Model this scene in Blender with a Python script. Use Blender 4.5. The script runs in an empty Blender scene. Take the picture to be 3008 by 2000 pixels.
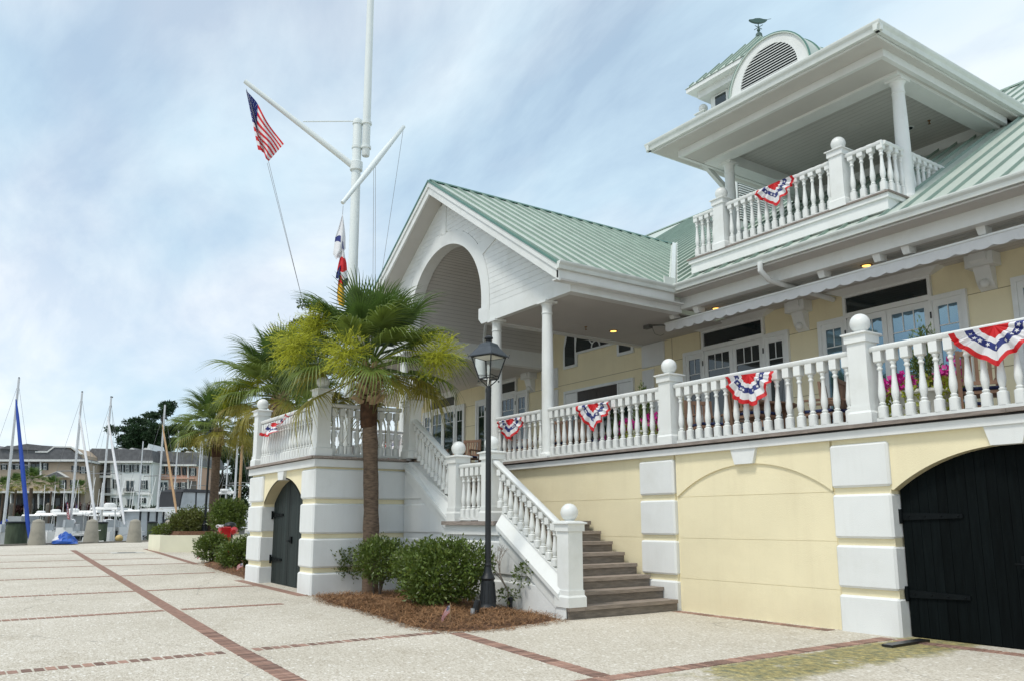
import bpy, math, random
import numpy as np
from mathutils import Vector, Matrix
random.seed(7); RNG = np.random.default_rng(7)
S = bpy.context.scene
COL = S.collection
# ------------------------------------------------------------------ camera, sky, sun, exposure
R = np.array([[0.5650981, 0.82502165, -0.00185023], [-0.14334725, 0.09597659, -0.98500764], [-0.81247505, 0.55689117, 0.17250077]])
FPX, CYP, EYE = 2389.377, 1110.716, 1.42          # focal length and principal point of the 3008 px wide photograph
cam = bpy.data.cameras.new('camera'); camo = bpy.data.objects.new('camera', cam); COL.objects.link(camo)
camo.matrix_world = Matrix(((R[0][0], -R[1][0], -R[2][0], 0), (R[0][1], -R[1][1], -R[2][1], 0), (R[0][2], -R[1][2], -R[2][2], EYE), (0, 0, 0, 1)))
cam.sensor_width = 36.0; cam.lens = FPX / 3008 * 36.0; cam.shift_y = (CYP - 1000) / 3008
cam.clip_start = 0.1; cam.clip_end = 3000
S.camera = camo
SUN_EL, SUN_AZ = math.radians(60), math.radians(170)   # azimuth clockwise from +Y
W = bpy.data.worlds.new('World'); S.world = W; W.use_nodes = True
nt = W.node_tree; nt.nodes.clear()
def nd(t, typ, **kw):
    n = t.nodes.new(typ)
    for k, v in kw.items():
        if k[0] == 'i' and k[1:].isdigit(): n.inputs[int(k[1:])].default_value = v
        else: setattr(n, k, v)
    return n
sky = nd(nt, 'ShaderNodeTexSky', sky_type='NISHITA', sun_disc=False, sun_elevation=SUN_EL, sun_rotation=SUN_AZ, air_density=1.0, dust_density=0.5, ozone_density=0.6)
bg1 = nd(nt, 'ShaderNodeBackground'); bg1.inputs[1].default_value = 0.15; nt.links.new(sky.outputs[0], bg1.inputs[0])
tc = nd(nt, 'ShaderNodeTexCoord'); sep = nd(nt, 'ShaderNodeSeparateXYZ'); nt.links.new(tc.outputs['Generated'], sep.inputs[0])
den = nd(nt, 'ShaderNodeMath', operation='ADD'); nt.links.new(sep.outputs[2], den.inputs[0]); den.inputs[1].default_value = 0.22
mx = nd(nt, 'ShaderNodeMath', operation='MAXIMUM'); nt.links.new(den.outputs[0], mx.inputs[0]); mx.inputs[1].default_value = 0.12
dx = nd(nt, 'ShaderNodeMath', operation='DIVIDE'); nt.links.new(sep.outputs[0], dx.inputs[0]); nt.links.new(mx.outputs[0], dx.inputs[1])
dy = nd(nt, 'ShaderNodeMath', operation='DIVIDE'); nt.links.new(sep.outputs[1], dy.inputs[0]); nt.links.new(mx.outputs[0], dy.inputs[1])
cmb = nd(nt, 'ShaderNodeCombineXYZ'); nt.links.new(dx.outputs[0], cmb.inputs[0]); nt.links.new(dy.outputs[0], cmb.inputs[1])
mp = nd(nt, 'ShaderNodeMapping'); mp.inputs['Rotation'].default_value = (0, 0, 0.95); mp.inputs['Scale'].default_value = (0.8, 1.7, 1); mp.inputs['Location'].default_value = (3.1, 1.7, 0)
nt.links.new(cmb.outputs[0], mp.inputs[0])
nz = nd(nt, 'ShaderNodeTexNoise'); nz.inputs['Scale'].default_value = 1.25; nz.inputs['Detail'].default_value = 11; nz.inputs['Roughness'].default_value = 0.60; nz.inputs['Distortion'].default_value = 0.4
nt.links.new(mp.outputs[0], nz.inputs[0])
rp = nd(nt, 'ShaderNodeValToRGB'); rp.color_ramp.elements[0].position = 0.40; rp.color_ramp.elements[0].color = (0.55,)*3 + (1,); rp.color_ramp.elements[1].position = 0.62; rp.color_ramp.elements[1].color = (0.97,)*3 + (1,)
nt.links.new(nz.outputs[0], rp.inputs[0])
nz2 = nd(nt, 'ShaderNodeTexNoise'); nz2.inputs['Scale'].default_value = 0.8; nz2.inputs['Detail'].default_value = 5
nt.links.new(mp.outputs[0], nz2.inputs[0])
rp2 = nd(nt, 'ShaderNodeValToRGB'); rp2.color_ramp.elements[0].position = 0.38; rp2.color_ramp.elements[0].color = (0.57, 0.74, 0.86, 1); rp2.color_ramp.elements[1].position = 0.58; rp2.color_ramp.elements[1].color = (0.90, 0.95, 0.98, 1)
nt.links.new(nz2.outputs[0], rp2.inputs[0])
bg2 = nd(nt, 'ShaderNodeBackground'); bg2.inputs[1].default_value = 1.06; nt.links.new(rp2.outputs[0], bg2.inputs[0])
ms = nd(nt, 'ShaderNodeMixShader'); nt.links.new(rp.outputs[0], ms.inputs[0]); nt.links.new(bg1.outputs[0], ms.inputs[1]); nt.links.new(bg2.outputs[0], ms.inputs[2])
wo = nd(nt, 'ShaderNodeOutputWorld'); nt.links.new(ms.outputs[0], wo.inputs[0])
sl = bpy.data.lights.new('sun', 'SUN'); sl.energy = 2.1; sl.angle = math.radians(12); sl.color = (1.0, 0.95, 0.86)
so = bpy.data.objects.new('sun', sl); COL.objects.link(so); so.location = (0, 0, 60)
sd = Vector((math.sin(SUN_AZ) * math.cos(SUN_EL), math.cos(SUN_AZ) * math.cos(SUN_EL), math.sin(SUN_EL)))
so.rotation_euler = sd.to_track_quat('Z', 'Y').to_euler()
S.view_settings.view_transform = 'Standard'; S.view_settings.look = 'None'; S.view_settings.exposure = 0.09; S.view_settings.gamma = 1.0; S.view_settings.use_curve_mapping = False
# ------------------------------------------------------------------ pixel of the photograph -> point in the place
def ray(x, y): return R.T @ np.array([(x - 1504) / FPX, (y - CYP) / FPX, 1.0])
C0 = np.array([0, 0, EYE])
def on(ax, v, x, y):
    d = ray(x, y); return C0 + d * ((v - C0[ax]) / d[ax])
def dep(x, y, d): return C0 + ray(x, y) * d
def gz(X): return 0.0125 * max(0.0, min(-10 - X, 26))
def gnd(x, y, off=0):
    z = 0
    for i in range(60):
        p = on(2, z, x, y); z = .5 * z + .5 * (gz(p[0]) + off)
    return p
# ------------------------------------------------------------------ mesh helper
class M:
    def __init__(s): s.v = []; s.f = []; s.m = []; s.cm = 0
    def add(s, vs, fs):
        o = len(s.v); s.v += [tuple(map(float, p)) for p in vs]
        for f in fs: s.f.append(tuple(i + o for i in f)); s.m.append(s.cm)
        return s
    def box(s, x0, x1, y0, y1, z0, z1):
        return s.add([(x0, y0, z0), (x1, y0, z0), (x1, y1, z0), (x0, y1, z0), (x0, y0, z1), (x1, y0, z1), (x1, y1, z1), (x0, y1, z1)],
                     [(0, 3, 2, 1), (4, 5, 6, 7), (0, 1, 5, 4), (1, 2, 6, 5), (2, 3, 7, 6), (3, 0, 4, 7)])
    def cbox(s, x0, x1, y0, y1, z0, z1, c=.02):
        """box with all vertical faces chamfered towards top and bottom and on the corners"""
        xs = [(x0 + c, y0), (x1 - c, y0), (x1, y0 + c), (x1, y1 - c), (x1 - c, y1), (x0 + c, y1), (x0, y1 - c), (x0, y0 + c)]
        xi = [(x0 + c, y0 + c), (x1 - c, y0 + c), (x1 - c, y0 + c), (x1 - c, y1 - c), (x1 - c, y1 - c), (x0 + c, y1 - c), (x0 + c, y1 - c), (x0 + c, y0 + c)]
        vs = [(a, b, z0) for a, b in xi] + [(a, b, z0 + c) for a, b in xs] + [(a, b, z1 - c) for a, b in xs] + [(a, b, z1) for a, b in xi]
        fs = [tuple(range(7, -1, -1)), tuple(range(24, 32))]
        for k in range(3):
            for i in range(8):
                j = (i + 1) % 8; fs.append((k * 8 + i, k * 8 + j, k * 8 + 8 + j, k * 8 + 8 + i))
        return s.add(vs, fs)
    def hexa(s, a, b):
        """a, b: two loops of n points each"""
        n = len(a); fs = [tuple(range(n - 1, -1, -1)), tuple(range(n, 2 * n))]
        for i in range(n): j = (i + 1) % n; fs.append((i, j, n + j, n + i))
        return s.add(list(a) + list(b), fs)
    def pxz(s, pts, y0, y1): return s.hexa([(x, y0, z) for x, z in pts], [(x, y1, z) for x, z in pts])
    def pyz(s, pts, x0, x1): return s.hexa([(x0, y, z) for y, z in pts], [(x1, y, z) for y, z in pts])
    def pxy(s, pts, z0, z1): return s.hexa([(x, y, z0) for x, y in pts], [(x, y, z1) for x, y in pts])
    def lathe(s, prof, c=(0, 0, 0), n=16, cap=True):
        vs = []; fs = []
        for r, z in prof:
            for i in range(n):
                a = 2 * math.pi * i / n; vs.append((c[0] + r * math.cos(a), c[1] + r * math.sin(a), c[2] + z))
        for k in range(len(prof) - 1):
            for i in range(n):
                j = (i + 1) % n; fs.append((k * n + i, k * n + j, k * n + n + j, k * n + n + i))
        if cap: fs.append(tuple(range(n - 1, -1, -1))); fs.append(tuple(range((len(prof) - 1) * n, len(prof) * n)))
        return s.add(vs, fs)
    def tube(s, pts, rad, n=8, cap=True):
        P = [Vector(p) for p in pts]; m = len(P)
        if not isinstance(rad, (list, tuple)): rad = [rad] * m
        vs = []; fs = []; u = None
        for k in range(m):
            t = (P[min(k + 1, m - 1)] - P[max(k - 1, 0)])
            t = t.normalized() if t.length > 1e-9 else Vector((0, 0, 1))
            if u is None: u = t.orthogonal().normalized()
            u = (u - t * u.dot(t)); u = u.normalized() if u.length > 1e-6 else t.orthogonal().normalized()
            w = t.cross(u)
            for i in range(n):
                a = 2 * math.pi * i / n; vs.append(P[k] + (u * math.cos(a) + w * math.sin(a)) * rad[k])
        for k in range(m - 1):
            for i in range(n): j = (i + 1) % n; fs.append((k * n + i, k * n + j, k * n + n + j, k * n + n + i))
        if cap: fs.append(tuple(range(n - 1, -1, -1))); fs.append(tuple(range((m - 1) * n, m * n)))
        return s.add(vs, fs)
    def ball(s, c, r, n=20, k=12, z0=-1.0):
        prof = []
        a0 = math.asin(max(-1, min(1, z0)))
        for i in range(k + 1):
            a = a0 + (math.pi / 2 - a0) * i / k; prof.append((max(1e-4, r * math.cos(a)), r * math.sin(a)))
        return s.lathe(prof, c, n)
    def mesh(s, name, mats, smooth=None, off=(0, 0, 0)):
        me = bpy.data.meshes.new(name)
        v = [(a - off[0], b - off[1], c - off[2]) for a, b, c in s.v] if any(off) else s.v
        me.from_pydata(v, [], s.f)
        for m in (mats if isinstance(mats, (list, tuple)) else [mats]): me.materials.append(m)
        if isinstance(mats, (list, tuple)): me.polygons.foreach_set('material_index', s.m)
        if smooth is not None:
            me.polygons.foreach_set('use_smooth', [True] * len(me.polygons)); me.set_sharp_from_angle(angle=math.radians(smooth))
        me.validate(); me.update(); return me
def np_mesh(name, V, F, mat, smooth=False):
    """V (N,3), F (M,k) arrays"""
    me = bpy.data.meshes.new(name); V = np.asarray(V, np.float32); F = np.asarray(F, np.int32); k = F.shape[1]
    me.vertices.add(len(V)); me.vertices.foreach_set('co', V.ravel())
    me.loops.add(F.size); me.loops.foreach_set('vertex_index', F.ravel())
    me.polygons.add(len(F)); me.polygons.foreach_set('loop_start', np.arange(0, F.size, k, dtype=np.int32))
    if smooth: me.polygons.foreach_set('use_smooth', np.ones(len(F), bool))
    for m in (mat if isinstance(mat, (list, tuple)) else [mat]): me.materials.append(m)
    me.update(calc_edges=True); me.validate(); return me
WL = {}                                             # world location of every object (parents are never scaled)
def link(name, data, parent=None, loc=(0, 0, 0)):
    o = bpy.data.objects.new(name, data); COL.objects.link(o)
    o.location = loc
    if parent is not None: o.parent = parent
    return o
def tag(o, label=None, cat=None, group=None, kind=None):
    if label: o['label'] = label
    if cat: o['category'] = cat
    if group: o['group'] = group
    if kind: o['kind'] = kind
    return o
def root(name, loc, label, cat, group=None, rz=0):
    o = link(name, None, None, tuple(map(float, loc))); o.empty_display_size = .2; o.rotation_euler = (0, 0, rz)
    tag(o, label, cat, group); WL[o.name] = Vector(loc); return o
def part(name, m, mat, parent, smooth=None, at=None):
    """mesh of world coordinates hung under parent (which sits at WL) ; at = keep own origin"""
    L = WL[parent.name]
    o = link(name, m.mesh(name, mat, smooth, tuple(L)), parent); WL[o.name] = L; return o
def inst(name, me, parent, wloc, rot=None, scale=None):
    L = WL[parent.name]; o = link(name, me, parent, tuple(Vector(wloc) - L))
    if rot: o.rotation_euler = rot
    if scale: o.scale = scale
    return o
def single(name, m, mat, loc, label, cat, group=None, smooth=None, kind=None):
    o = link(name, m.mesh(name, mat, smooth, tuple(loc)), None, tuple(map(float, loc))); WL[o.name] = Vector(loc)
    return tag(o, label, cat, group, kind)
def copy_tree(o, loc, rz=None, scale=None, label=None, group=None):
    def cp(a, p):
        c = a.copy(); COL.objects.link(c); c.parent = p
        for ch in list(a.children): cp(ch, c)
        return c
    c = cp(o, None); c.location = tuple(map(float, loc))
    if rz is not None: c.rotation_euler = (0, 0, rz)
    if scale is not None: c.scale = (scale,) * 3
    if label: c['label'] = label
    if group: c['group'] = group
    return c
# ------------------------------------------------------------------ materials
def srgb(r, g, b):
    f = lambda c: (c / 255 / 12.92) if c / 255 <= .04045 else ((c / 255 + .055) / 1.055) ** 2.4
    return (f(r), f(g), f(b), 1.0)
MATS = {}
def mat(name, col, rough=.6, var=.08, vs=3.0, bump=0.0, bs=40.0, metal=0.0, spec=.5, stretch=None, rnd=0.0, trans=0.0, coat=0.0, dirt=None, ds=1.2, emis=None, detail=4, streak=None):
    if name in MATS: return MATS[name]
    m = bpy.data.materials.new(name); m.use_nodes = True; t = m.node_tree; b = t.nodes['Principled BSDF']
    b.inputs['Roughness'].default_value = rough; b.inputs['Metallic'].default_value = metal; b.inputs['Specular IOR Level'].default_value = spec
    if coat: b.inputs['Coat Weight'].default_value = coat
    c = nd(t, 'ShaderNodeTexCoord'); src = c.outputs['Object']
    if stretch:
        mpn = nd(t, 'ShaderNodeMapping'); mpn.inputs['Scale'].default_value = stretch; t.links.new(src, mpn.inputs[0]); src = mpn.outputs[0]
    n = nd(t, 'ShaderNodeTexNoise'); n.inputs['Scale'].default_value = vs; n.inputs['Detail'].default_value = detail; t.links.new(src, n.inputs[0])
    rmp = nd(t, 'ShaderNodeValToRGB'); e = rmp.color_ramp.elements; e[0].position = .3; e[1].position = .7
    lo = [max(0, x * (1 - var)) for x in col[:3]]; hi = [min(1, x * (1 + var)) for x in col[:3]]
    e[0].color = (*lo, 1); e[1].color = (*hi, 1); t.links.new(n.outputs[0], rmp.inputs[0]); out = rmp.outputs[0]
    if dirt:
        n3 = nd(t, 'ShaderNodeTexNoise'); n3.inputs['Scale'].default_value = ds; n3.inputs['Detail'].default_value = 8; n3.inputs['Roughness'].default_value = .65; t.links.new(src, n3.inputs[0])
        r3 = nd(t, 'ShaderNodeValToRGB'); r3.color_ramp.elements[0].position = .52; r3.color_ramp.elements[1].position = .78; r3.color_ramp.elements[0].color = (0, 0, 0, 1); r3.color_ramp.elements[1].color = (dirt[1],) * 3 + (1,)
        t.links.new(n3.outputs[0], r3.inputs[0])
        mm = nd(t, 'ShaderNodeMixRGB'); t.links.new(r3.outputs[0], mm.inputs[0]); t.links.new(out, mm.inputs[1]); mm.inputs[2].default_value = dirt[0]; out = mm.outputs[0]
    if streak:
        ms_ = nd(t, 'ShaderNodeMapping'); ms_.inputs['Scale'].default_value = streak[2]; t.links.new(c.outputs['Object'], ms_.inputs[0])
        n4 = nd(t, 'ShaderNodeTexNoise'); n4.inputs['Scale'].default_value = 1.0; n4.inputs['Detail'].default_value = 6; n4.inputs['Roughness'].default_value = .7; t.links.new(ms_.outputs[0], n4.inputs[0])
        r4 = nd(t, 'ShaderNodeValToRGB'); r4.color_ramp.elements[0].position = .50; r4.color_ramp.elements[1].position = .74; r4.color_ramp.elements[0].color = (0, 0, 0, 1); r4.color_ramp.elements[1].color = (streak[1],) * 3 + (1,); t.links.new(n4.outputs[0], r4.inputs[0])
        m4 = nd(t, 'ShaderNodeMixRGB'); t.links.new(r4.outputs[0], m4.inputs[0]); t.links.new(out, m4.inputs[1]); m4.inputs[2].default_value = streak[0]; out = m4.outputs[0]
    if rnd:
        oi = nd(t, 'ShaderNodeObjectInfo'); hs = nd(t, 'ShaderNodeHueSaturation')
        mr = nd(t, 'ShaderNodeMapRange'); mr.inputs[3].default_value = 1 - rnd; mr.inputs[4].default_value = 1 + rnd
        t.links.new(oi.outputs['Random'], mr.inputs[0]); t.links.new(mr.outputs[0], hs.inputs['Value']); t.links.new(out, hs.inputs['Color']); out = hs.outputs[0]
    t.links.new(out, b.inputs['Base Color'])
    if bump:
        n2 = nd(t, 'ShaderNodeTexNoise'); n2.inputs['Scale'].default_value = bs; n2.inputs['Detail'].default_value = 5; t.links.new(src, n2.inputs[0])
        bp = nd(t, 'ShaderNodeBump'); bp.inputs['Strength'].default_value = bump; bp.inputs['Distance'].default_value = .01; t.links.new(n2.outputs[0], bp.inputs['Height']); t.links.new(bp.outputs[0], b.inputs['Normal'])
    if trans:
        tr = nd(t, 'ShaderNodeBsdfTranslucent'); t.links.new(out, tr.inputs[0]); mxs = nd(t, 'ShaderNodeMixShader'); mxs.inputs[0].default_value = trans
        t.links.new(b.outputs[0], mxs.inputs[1]); t.links.new(tr.outputs[0], mxs.inputs[2]); t.links.new(mxs.outputs[0], t.nodes['Material Output'].inputs[0])
    if emis: b.inputs['Emission Color'].default_value = (*emis[0], 1); b.inputs['Emission Strength'].default_value = emis[1]
    MATS[name] = m; return m
WHITE = mat('white_trim_paint', (.735, .755, .74, 1), .42, .025, 2.5, .06, 25, dirt=((.48, .48, .42, 1), .35), ds=1.8, rnd=.03, streak=((.50, .50, .45, 1), .10, (9, 9, 1.1)))
WSTUC = mat('white_stucco', (.72, .74, .735, 1), .85, .03, 2.0, .35, 90, dirt=((.50, .50, .44, 1), .35), ds=.9, rnd=.03, streak=((.50, .50, .45, 1), .16, (5, 5, .5)))
CREAM = mat('cream_stucco', (.80, .725, .50, 1), .9, .035, 1.3, .4, 80, dirt=((.60, .52, .33, 1), .35), ds=.8, rnd=.015, streak=((.58, .50, .33, 1), .20, (3.5, 3.5, .35)))
CEIL = mat('ceiling_paint', (.56, .545, .515, 1), .6, .03, 2)
ROOFM = mat('green_roof_metal', (.50, .56, .505, 1), .42, .09, 1.0, .25, 2.2, metal=.1, dirt=((.38, .455, .40, 1), .55), ds=1.1)
SEAMM = mat('green_seam_shade', (.23, .315, .265, 1), .42, .1, 2)  # darker than the roof sheets: the seams' shaded side put into the colour
ROOFD = mat('dark_green_metal', (.10, .22, .18, 1), .4, .1, 2, metal=.2)
GUT = mat('gutter_enamel', (.66, .70, .67, 1), .35, .04, 2, dirt=((.42, .45, .40, 1), .4), ds=2.5)
DECK = mat('weathered_deck_wood', (.25, .21, .185, 1), .75, .3, 6, .4, 60, stretch=(1, 8, 8), rnd=.18)
STEP = mat('weathered_step_wood', (.30, .25, .21, 1), .72, .22, 5, .35, 50, stretch=(6, 1, 6), rnd=.12, dirt=((.16, .13, .11, 1), .5), ds=2)
BLACKP = mat('black_door_paint', (.0035, .0055, .006, 1), .7, .3, 4, .25, 40, spec=.06, stretch=(6, 6, .6), rnd=.2)
SLATE = mat('slate_door_paint', (.019, .028, .027, 1), .65, .2, 4, .3, 40, spec=.25, stretch=(6, 6, .6), rnd=.25)
IRON = mat('black_iron', (.008, .011, .014, 1), .5, .2, 8, .1, 40)
GLASS = mat('dark_window_glass', (.012, .02, .022, 1), .03, .2, .8, spec=.9)
TINT = mat('sky_tint_glass', (.20, .31, .38, 1), .03, .15, .5, metal=.75)  # blue base colour stands in for sky reflected in the panes
HINGE = mat('black_painted_iron', (.004, .006, .007, 1), .6, .2, 8, spec=.10)
RISER = mat('weathered_riser_wood', (.19, .165, .14, 1), .8, .25, 5, .35, 50, stretch=(6, 1, 6), rnd=.12)
BRICK = mat('paving_brick', (.275, .165, .125, 1), .85, .25, 14, .5, 60, rnd=.42, dirt=((.20, .14, .12, 1), .5), ds=5)
TEAK = mat('weathered_teak', (.23, .135, .085, 1), .6, .3, 6, .2, 40, stretch=(1, 1, .3), rnd=.15)
NAVY = mat('navy_canvas', (.012, .022, .085, 1), .8, .1, 5)
REDC = mat('red_cloth', (.62, .012, .018, 1), .55, .06, 4, trans=.18)
WHTC = mat('white_cloth', (.80, .80, .82, 1), .6, .04, 4, trans=.18)
BLUC = mat('blue_cloth', (.018, .03, .18, 1), .55, .06, 4, trans=.12)
CANV = mat('white_awning_canvas', (.78, .79, .80, 1), .7, .04, 3, .15, 30, trans=.15, dirt=((.55, .56, .56, 1), .3), ds=2)
POLE = mat('pale_pole_enamel', (.70, .75, .74, 1), .35, .03, 1)
ROPE = mat('grey_rope', (.25, .25, .25, 1), .8)
ALU = mat('mast_aluminium', (.62, .63, .64, 1), .4, .05, 1, metal=.3)
# ------------------------------------------------------------------ ground, pavement, quay, water
def shell_mat():
    m = bpy.data.materials.new('oyster_shell_concrete'); m.use_nodes = True; t = m.node_tree; b = t.nodes['Principled BSDF']; b.inputs['Roughness'].default_value = .88
    c = nd(t, 'ShaderNodeTexCoord'); o = c.outputs['Object']
    warp = nd(t, 'ShaderNodeMapping'); warp.inputs['Scale'].default_value = (1, 1.6, 1); warp.inputs['Rotation'].default_value = (0, 0, .4); t.links.new(o, warp.inputs[0])
    v1 = nd(t, 'ShaderNodeTexVoronoi'); v1.inputs['Scale'].default_value = 44; t.links.new(warp.outputs[0], v1.inputs[0])
    v2 = nd(t, 'ShaderNodeTexVoronoi'); v2.inputs['Scale'].default_value = 15; t.links.new(warp.outputs[0], v2.inputs[0])
    r1 = nd(t, 'ShaderNodeValToRGB'); e = r1.color_ramp.elements; e[0].position = .0; e[0].color = (.42, .375, .30, 1); e[1].position = 1; e[1].color = (.72, .685, .615, 1)
    k = r1.color_ramp.elements.new(.42); k.color = (.57, .53, .45, 1); k = r1.color_ramp.elements.new(.8); k.color = (.635, .60, .525, 1)
    sp = nd(t, 'ShaderNodeSeparateColor'); t.links.new(v1.outputs['Color'], sp.inputs[0]); t.links.new(sp.outputs[0], r1.inputs[0])
    n = nd(t, 'ShaderNodeTexNoise'); n.inputs['Scale'].default_value = .45; n.inputs['Detail'].default_value = 8; t.links.new(o, n.inputs[0])
    r2 = nd(t, 'ShaderNodeValToRGB'); r2.color_ramp.elements[0].position = .32; r2.color_ramp.elements[0].color = (.84, .83, .80, 1); r2.color_ramp.elements[1].position = .7; r2.color_ramp.elements[1].color = (1, 1, 1, 1); t.links.new(n.outputs[0], r2.inputs[0])
    mu = nd(t, 'ShaderNodeMixRGB', blend_type='MULTIPLY'); mu.inputs[0].default_value = 1; mu.label = 'tone'; t.links.new(r1.outputs[0], mu.inputs[1]); t.links.new(r2.outputs[0], mu.inputs[2])
    # large white shells
    sp2 = nd(t, 'ShaderNodeSeparateColor'); t.links.new(v2.outputs['Color'], sp2.inputs[0])
    g = nd(t, 'ShaderNodeMath', operation='GREATER_THAN'); t.links.new(sp2.outputs[1], g.inputs[0]); g.inputs[1].default_value = .86
    d = nd(t, 'ShaderNodeMath', operation='LESS_THAN'); t.links.new(v2.outputs['Distance'], d.inputs[0]); d.inputs[1].default_value = .34
    gd = nd(t, 'ShaderNodeMath', operation='MULTIPLY'); t.links.new(g.outputs[0], gd.inputs[0]); t.links.new(d.outputs[0], gd.inputs[1])
    m2 = nd(t, 'ShaderNodeMixRGB'); t.links.new(gd.outputs[0], m2.inputs[0]); t.links.new(mu.outputs[0], m2.inputs[1]); m2.inputs[2].default_value = (.74, .72, .67, 1)
    # broad stains and hairline cracks of the slabs
    ns = nd(t, 'ShaderNodeTexNoise'); ns.inputs['Scale'].default_value = .9; ns.inputs['Detail'].default_value = 10; ns.inputs['Roughness'].default_value = .72; ns.inputs['Distortion'].default_value = 1.2; t.links.new(o, ns.inputs[0])
    rs = nd(t, 'ShaderNodeValToRGB'); rs.color_ramp.elements[0].position = .54; rs.color_ramp.elements[0].color = (1, 1, 1, 1); rs.color_ramp.elements[1].position = .74; rs.color_ramp.elements[1].color = (.80, .775, .73, 1); t.links.new(ns.outputs[0], rs.inputs[0])
    ms2 = nd(t, 'ShaderNodeMixRGB', blend_type='MULTIPLY'); ms2.inputs[0].default_value = 1; t.links.new(m2.outputs[0], ms2.inputs[1]); t.links.new(rs.outputs[0], ms2.inputs[2])
    nw = nd(t, 'ShaderNodeTexNoise'); nw.inputs['Scale'].default_value = 1.3; nw.inputs['Detail'].default_value = 6; t.links.new(o, nw.inputs[0])
    va = nd(t, 'ShaderNodeVectorMath', operation='MULTIPLY_ADD'); t.links.new(nw.outputs['Color'], va.inputs[0]); va.inputs[1].default_value = (.9, .9, 0); t.links.new(o, va.inputs[2])
    vc = nd(t, 'ShaderNodeTexVoronoi', feature='DISTANCE_TO_EDGE'); vc.inputs['Scale'].default_value = .19; t.links.new(va.outputs[0], vc.inputs[0])
    cl = nd(t, 'ShaderNodeMapRange'); cl.inputs[1].default_value = .0008; cl.inputs[2].default_value = .0022; cl.inputs[3].default_value = .68; cl.inputs[4].default_value = 1; t.links.new(vc.outputs['Distance'], cl.inputs[0])
    mc = nd(t, 'ShaderNodeMixRGB', blend_type='MULTIPLY'); mc.inputs[0].default_value = 1; t.links.new(ms2.outputs[0], mc.inputs[1]); t.links.new(cl.outputs[0], mc.inputs[2]); m2 = mc
    # algae stain that spreads from the cellar door
    sx = nd(t, 'ShaderNodeSeparateXYZ'); t.links.new(o, sx.inputs[0])
    nn = nd(t, 'ShaderNodeTexNoise'); nn.inputs['Scale'].default_value = 1.6; nn.inputs['Detail'].default_value = 9; nn.inputs['Roughness'].default_value = .7; t.links.new(o, nn.inputs[0])
    ax = nd(t, 'ShaderNodeMath', operation='ADD'); ax.inputs[1].default_value = 5.42; t.links.new(sx.outputs[0], ax.inputs[0])
    ab = nd(t, 'ShaderNodeMath', operation='ABSOLUTE'); t.links.new(ax.outputs[0], ab.inputs[0])
    q1 = nd(t, 'ShaderNodeMapRange'); q1.inputs[1].default_value = .32; q1.inputs[2].default_value = .78; q1.inputs[3].default_value = 1; q1.inputs[4].default_value = 0; t.links.new(ab.outputs[0], q1.inputs[0])
    q2 = nd(t, 'ShaderNodeMapRange'); q2.inputs[1].default_value = 4.6; q2.inputs[2].default_value = 6.4; t.links.new(sx.outputs[1], q2.inputs[0])
    q3 = nd(t, 'ShaderNodeMath', operation='MULTIPLY'); t.links.new(q1.outputs[0], q3.inputs[0]); t.links.new(q2.outputs[0], q3.inputs[1])
    q4 = nd(t, 'ShaderNodeMath', operation='MULTIPLY_ADD'); t.links.new(nn.outputs[0], q4.inputs[0]); q4.inputs[1].default_value = 2.6; q4.inputs[2].default_value = -1.45
    q5 = nd(t, 'ShaderNodeMath', operation='ADD'); t.links.new(q3.outputs[0], q5.inputs[0]); t.links.new(q4.outputs[0], q5.inputs[1])
    q6 = nd(t, 'ShaderNodeMapRange'); q6.inputs[1].default_value = .38; q6.inputs[2].default_value = .62; q6.inputs[4].default_value = .9; t.links.new(q5.outputs[0], q6.inputs[0])
    q7 = nd(t, 'ShaderNodeMath', operation='MULTIPLY'); t.links.new(q6.outputs[0], q7.inputs[0]); t.links.new(q3.outputs[0], q7.inputs[1])
    ag = nd(t, 'ShaderNodeValToRGB'); ag.color_ramp.elements[0].color = (.22, .26, .14, 1); ag.color_ramp.elements[1].color = (.74, .66, .26, 1); ag.color_ramp.elements[0].position = .35; ag.color_ramp.elements[1].position = .65
    na = nd(t, 'ShaderNodeTexNoise'); na.inputs['Scale'].default_value = 11; na.inputs['Detail'].default_value = 6; t.links.new(o, na.inputs[0]); t.links.new(na.outputs[0], ag.inputs[0])
    m3 = nd(t, 'ShaderNodeMixRGB', blend_type='MULTIPLY'); t.links.new(q7.outputs[0], m3.inputs[0]); t.links.new(m2.outputs[0], m3.inputs[1]); t.links.new(ag.outputs[0], m3.inputs[2])
    t.links.new(m3.outputs[0], b.inputs['Base Color'])
    bp = nd(t, 'ShaderNodeBump'); bp.inputs['Strength'].default_value = .55; bp.inputs['Distance'].default_value = .006; t.links.new(v1.outputs['Distance'], bp.inputs['Height']); t.links.new(bp.outputs[0], b.inputs['Normal'])
    return m
SHELL = shell_mat()
def xq(Y): return -43.3 - .72 * Y
m = M(); ys = [-45, -20, -8, 0, 3, 6, 9, 12, 16, 22, 30, 45, 80]; NX = 90
for Y in ys:
    for i in range(NX + 1):
        X = 45 + (xq(Y) - 45) * i / NX; m.v.append((X, Y, gz(X)))
for j in range(len(ys) - 1):
    for i in range(NX):
        a = j * (NX + 1) + i; m.f.append((a, a + NX + 1, a + NX + 2, a + 1)); m.m.append(0)
pave = link('pavement', m.mesh('pavement', SHELL)); tag(pave, kind='structure'); WL[pave.name] = Vector((0, 0, 0))
CONC = mat('weathered_concrete', (.30, .28, .23, 1), .9, .2, 3, .5, 30, dirt=((.16, .15, .12, 1), .6), ds=3)
TIMB = mat('quay_timber', (.22, .20, .17, 1), .85, .25, 4, .4, 40, stretch=(1, 1, 6))
m = M(); ya, yb = -45, 80
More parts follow.
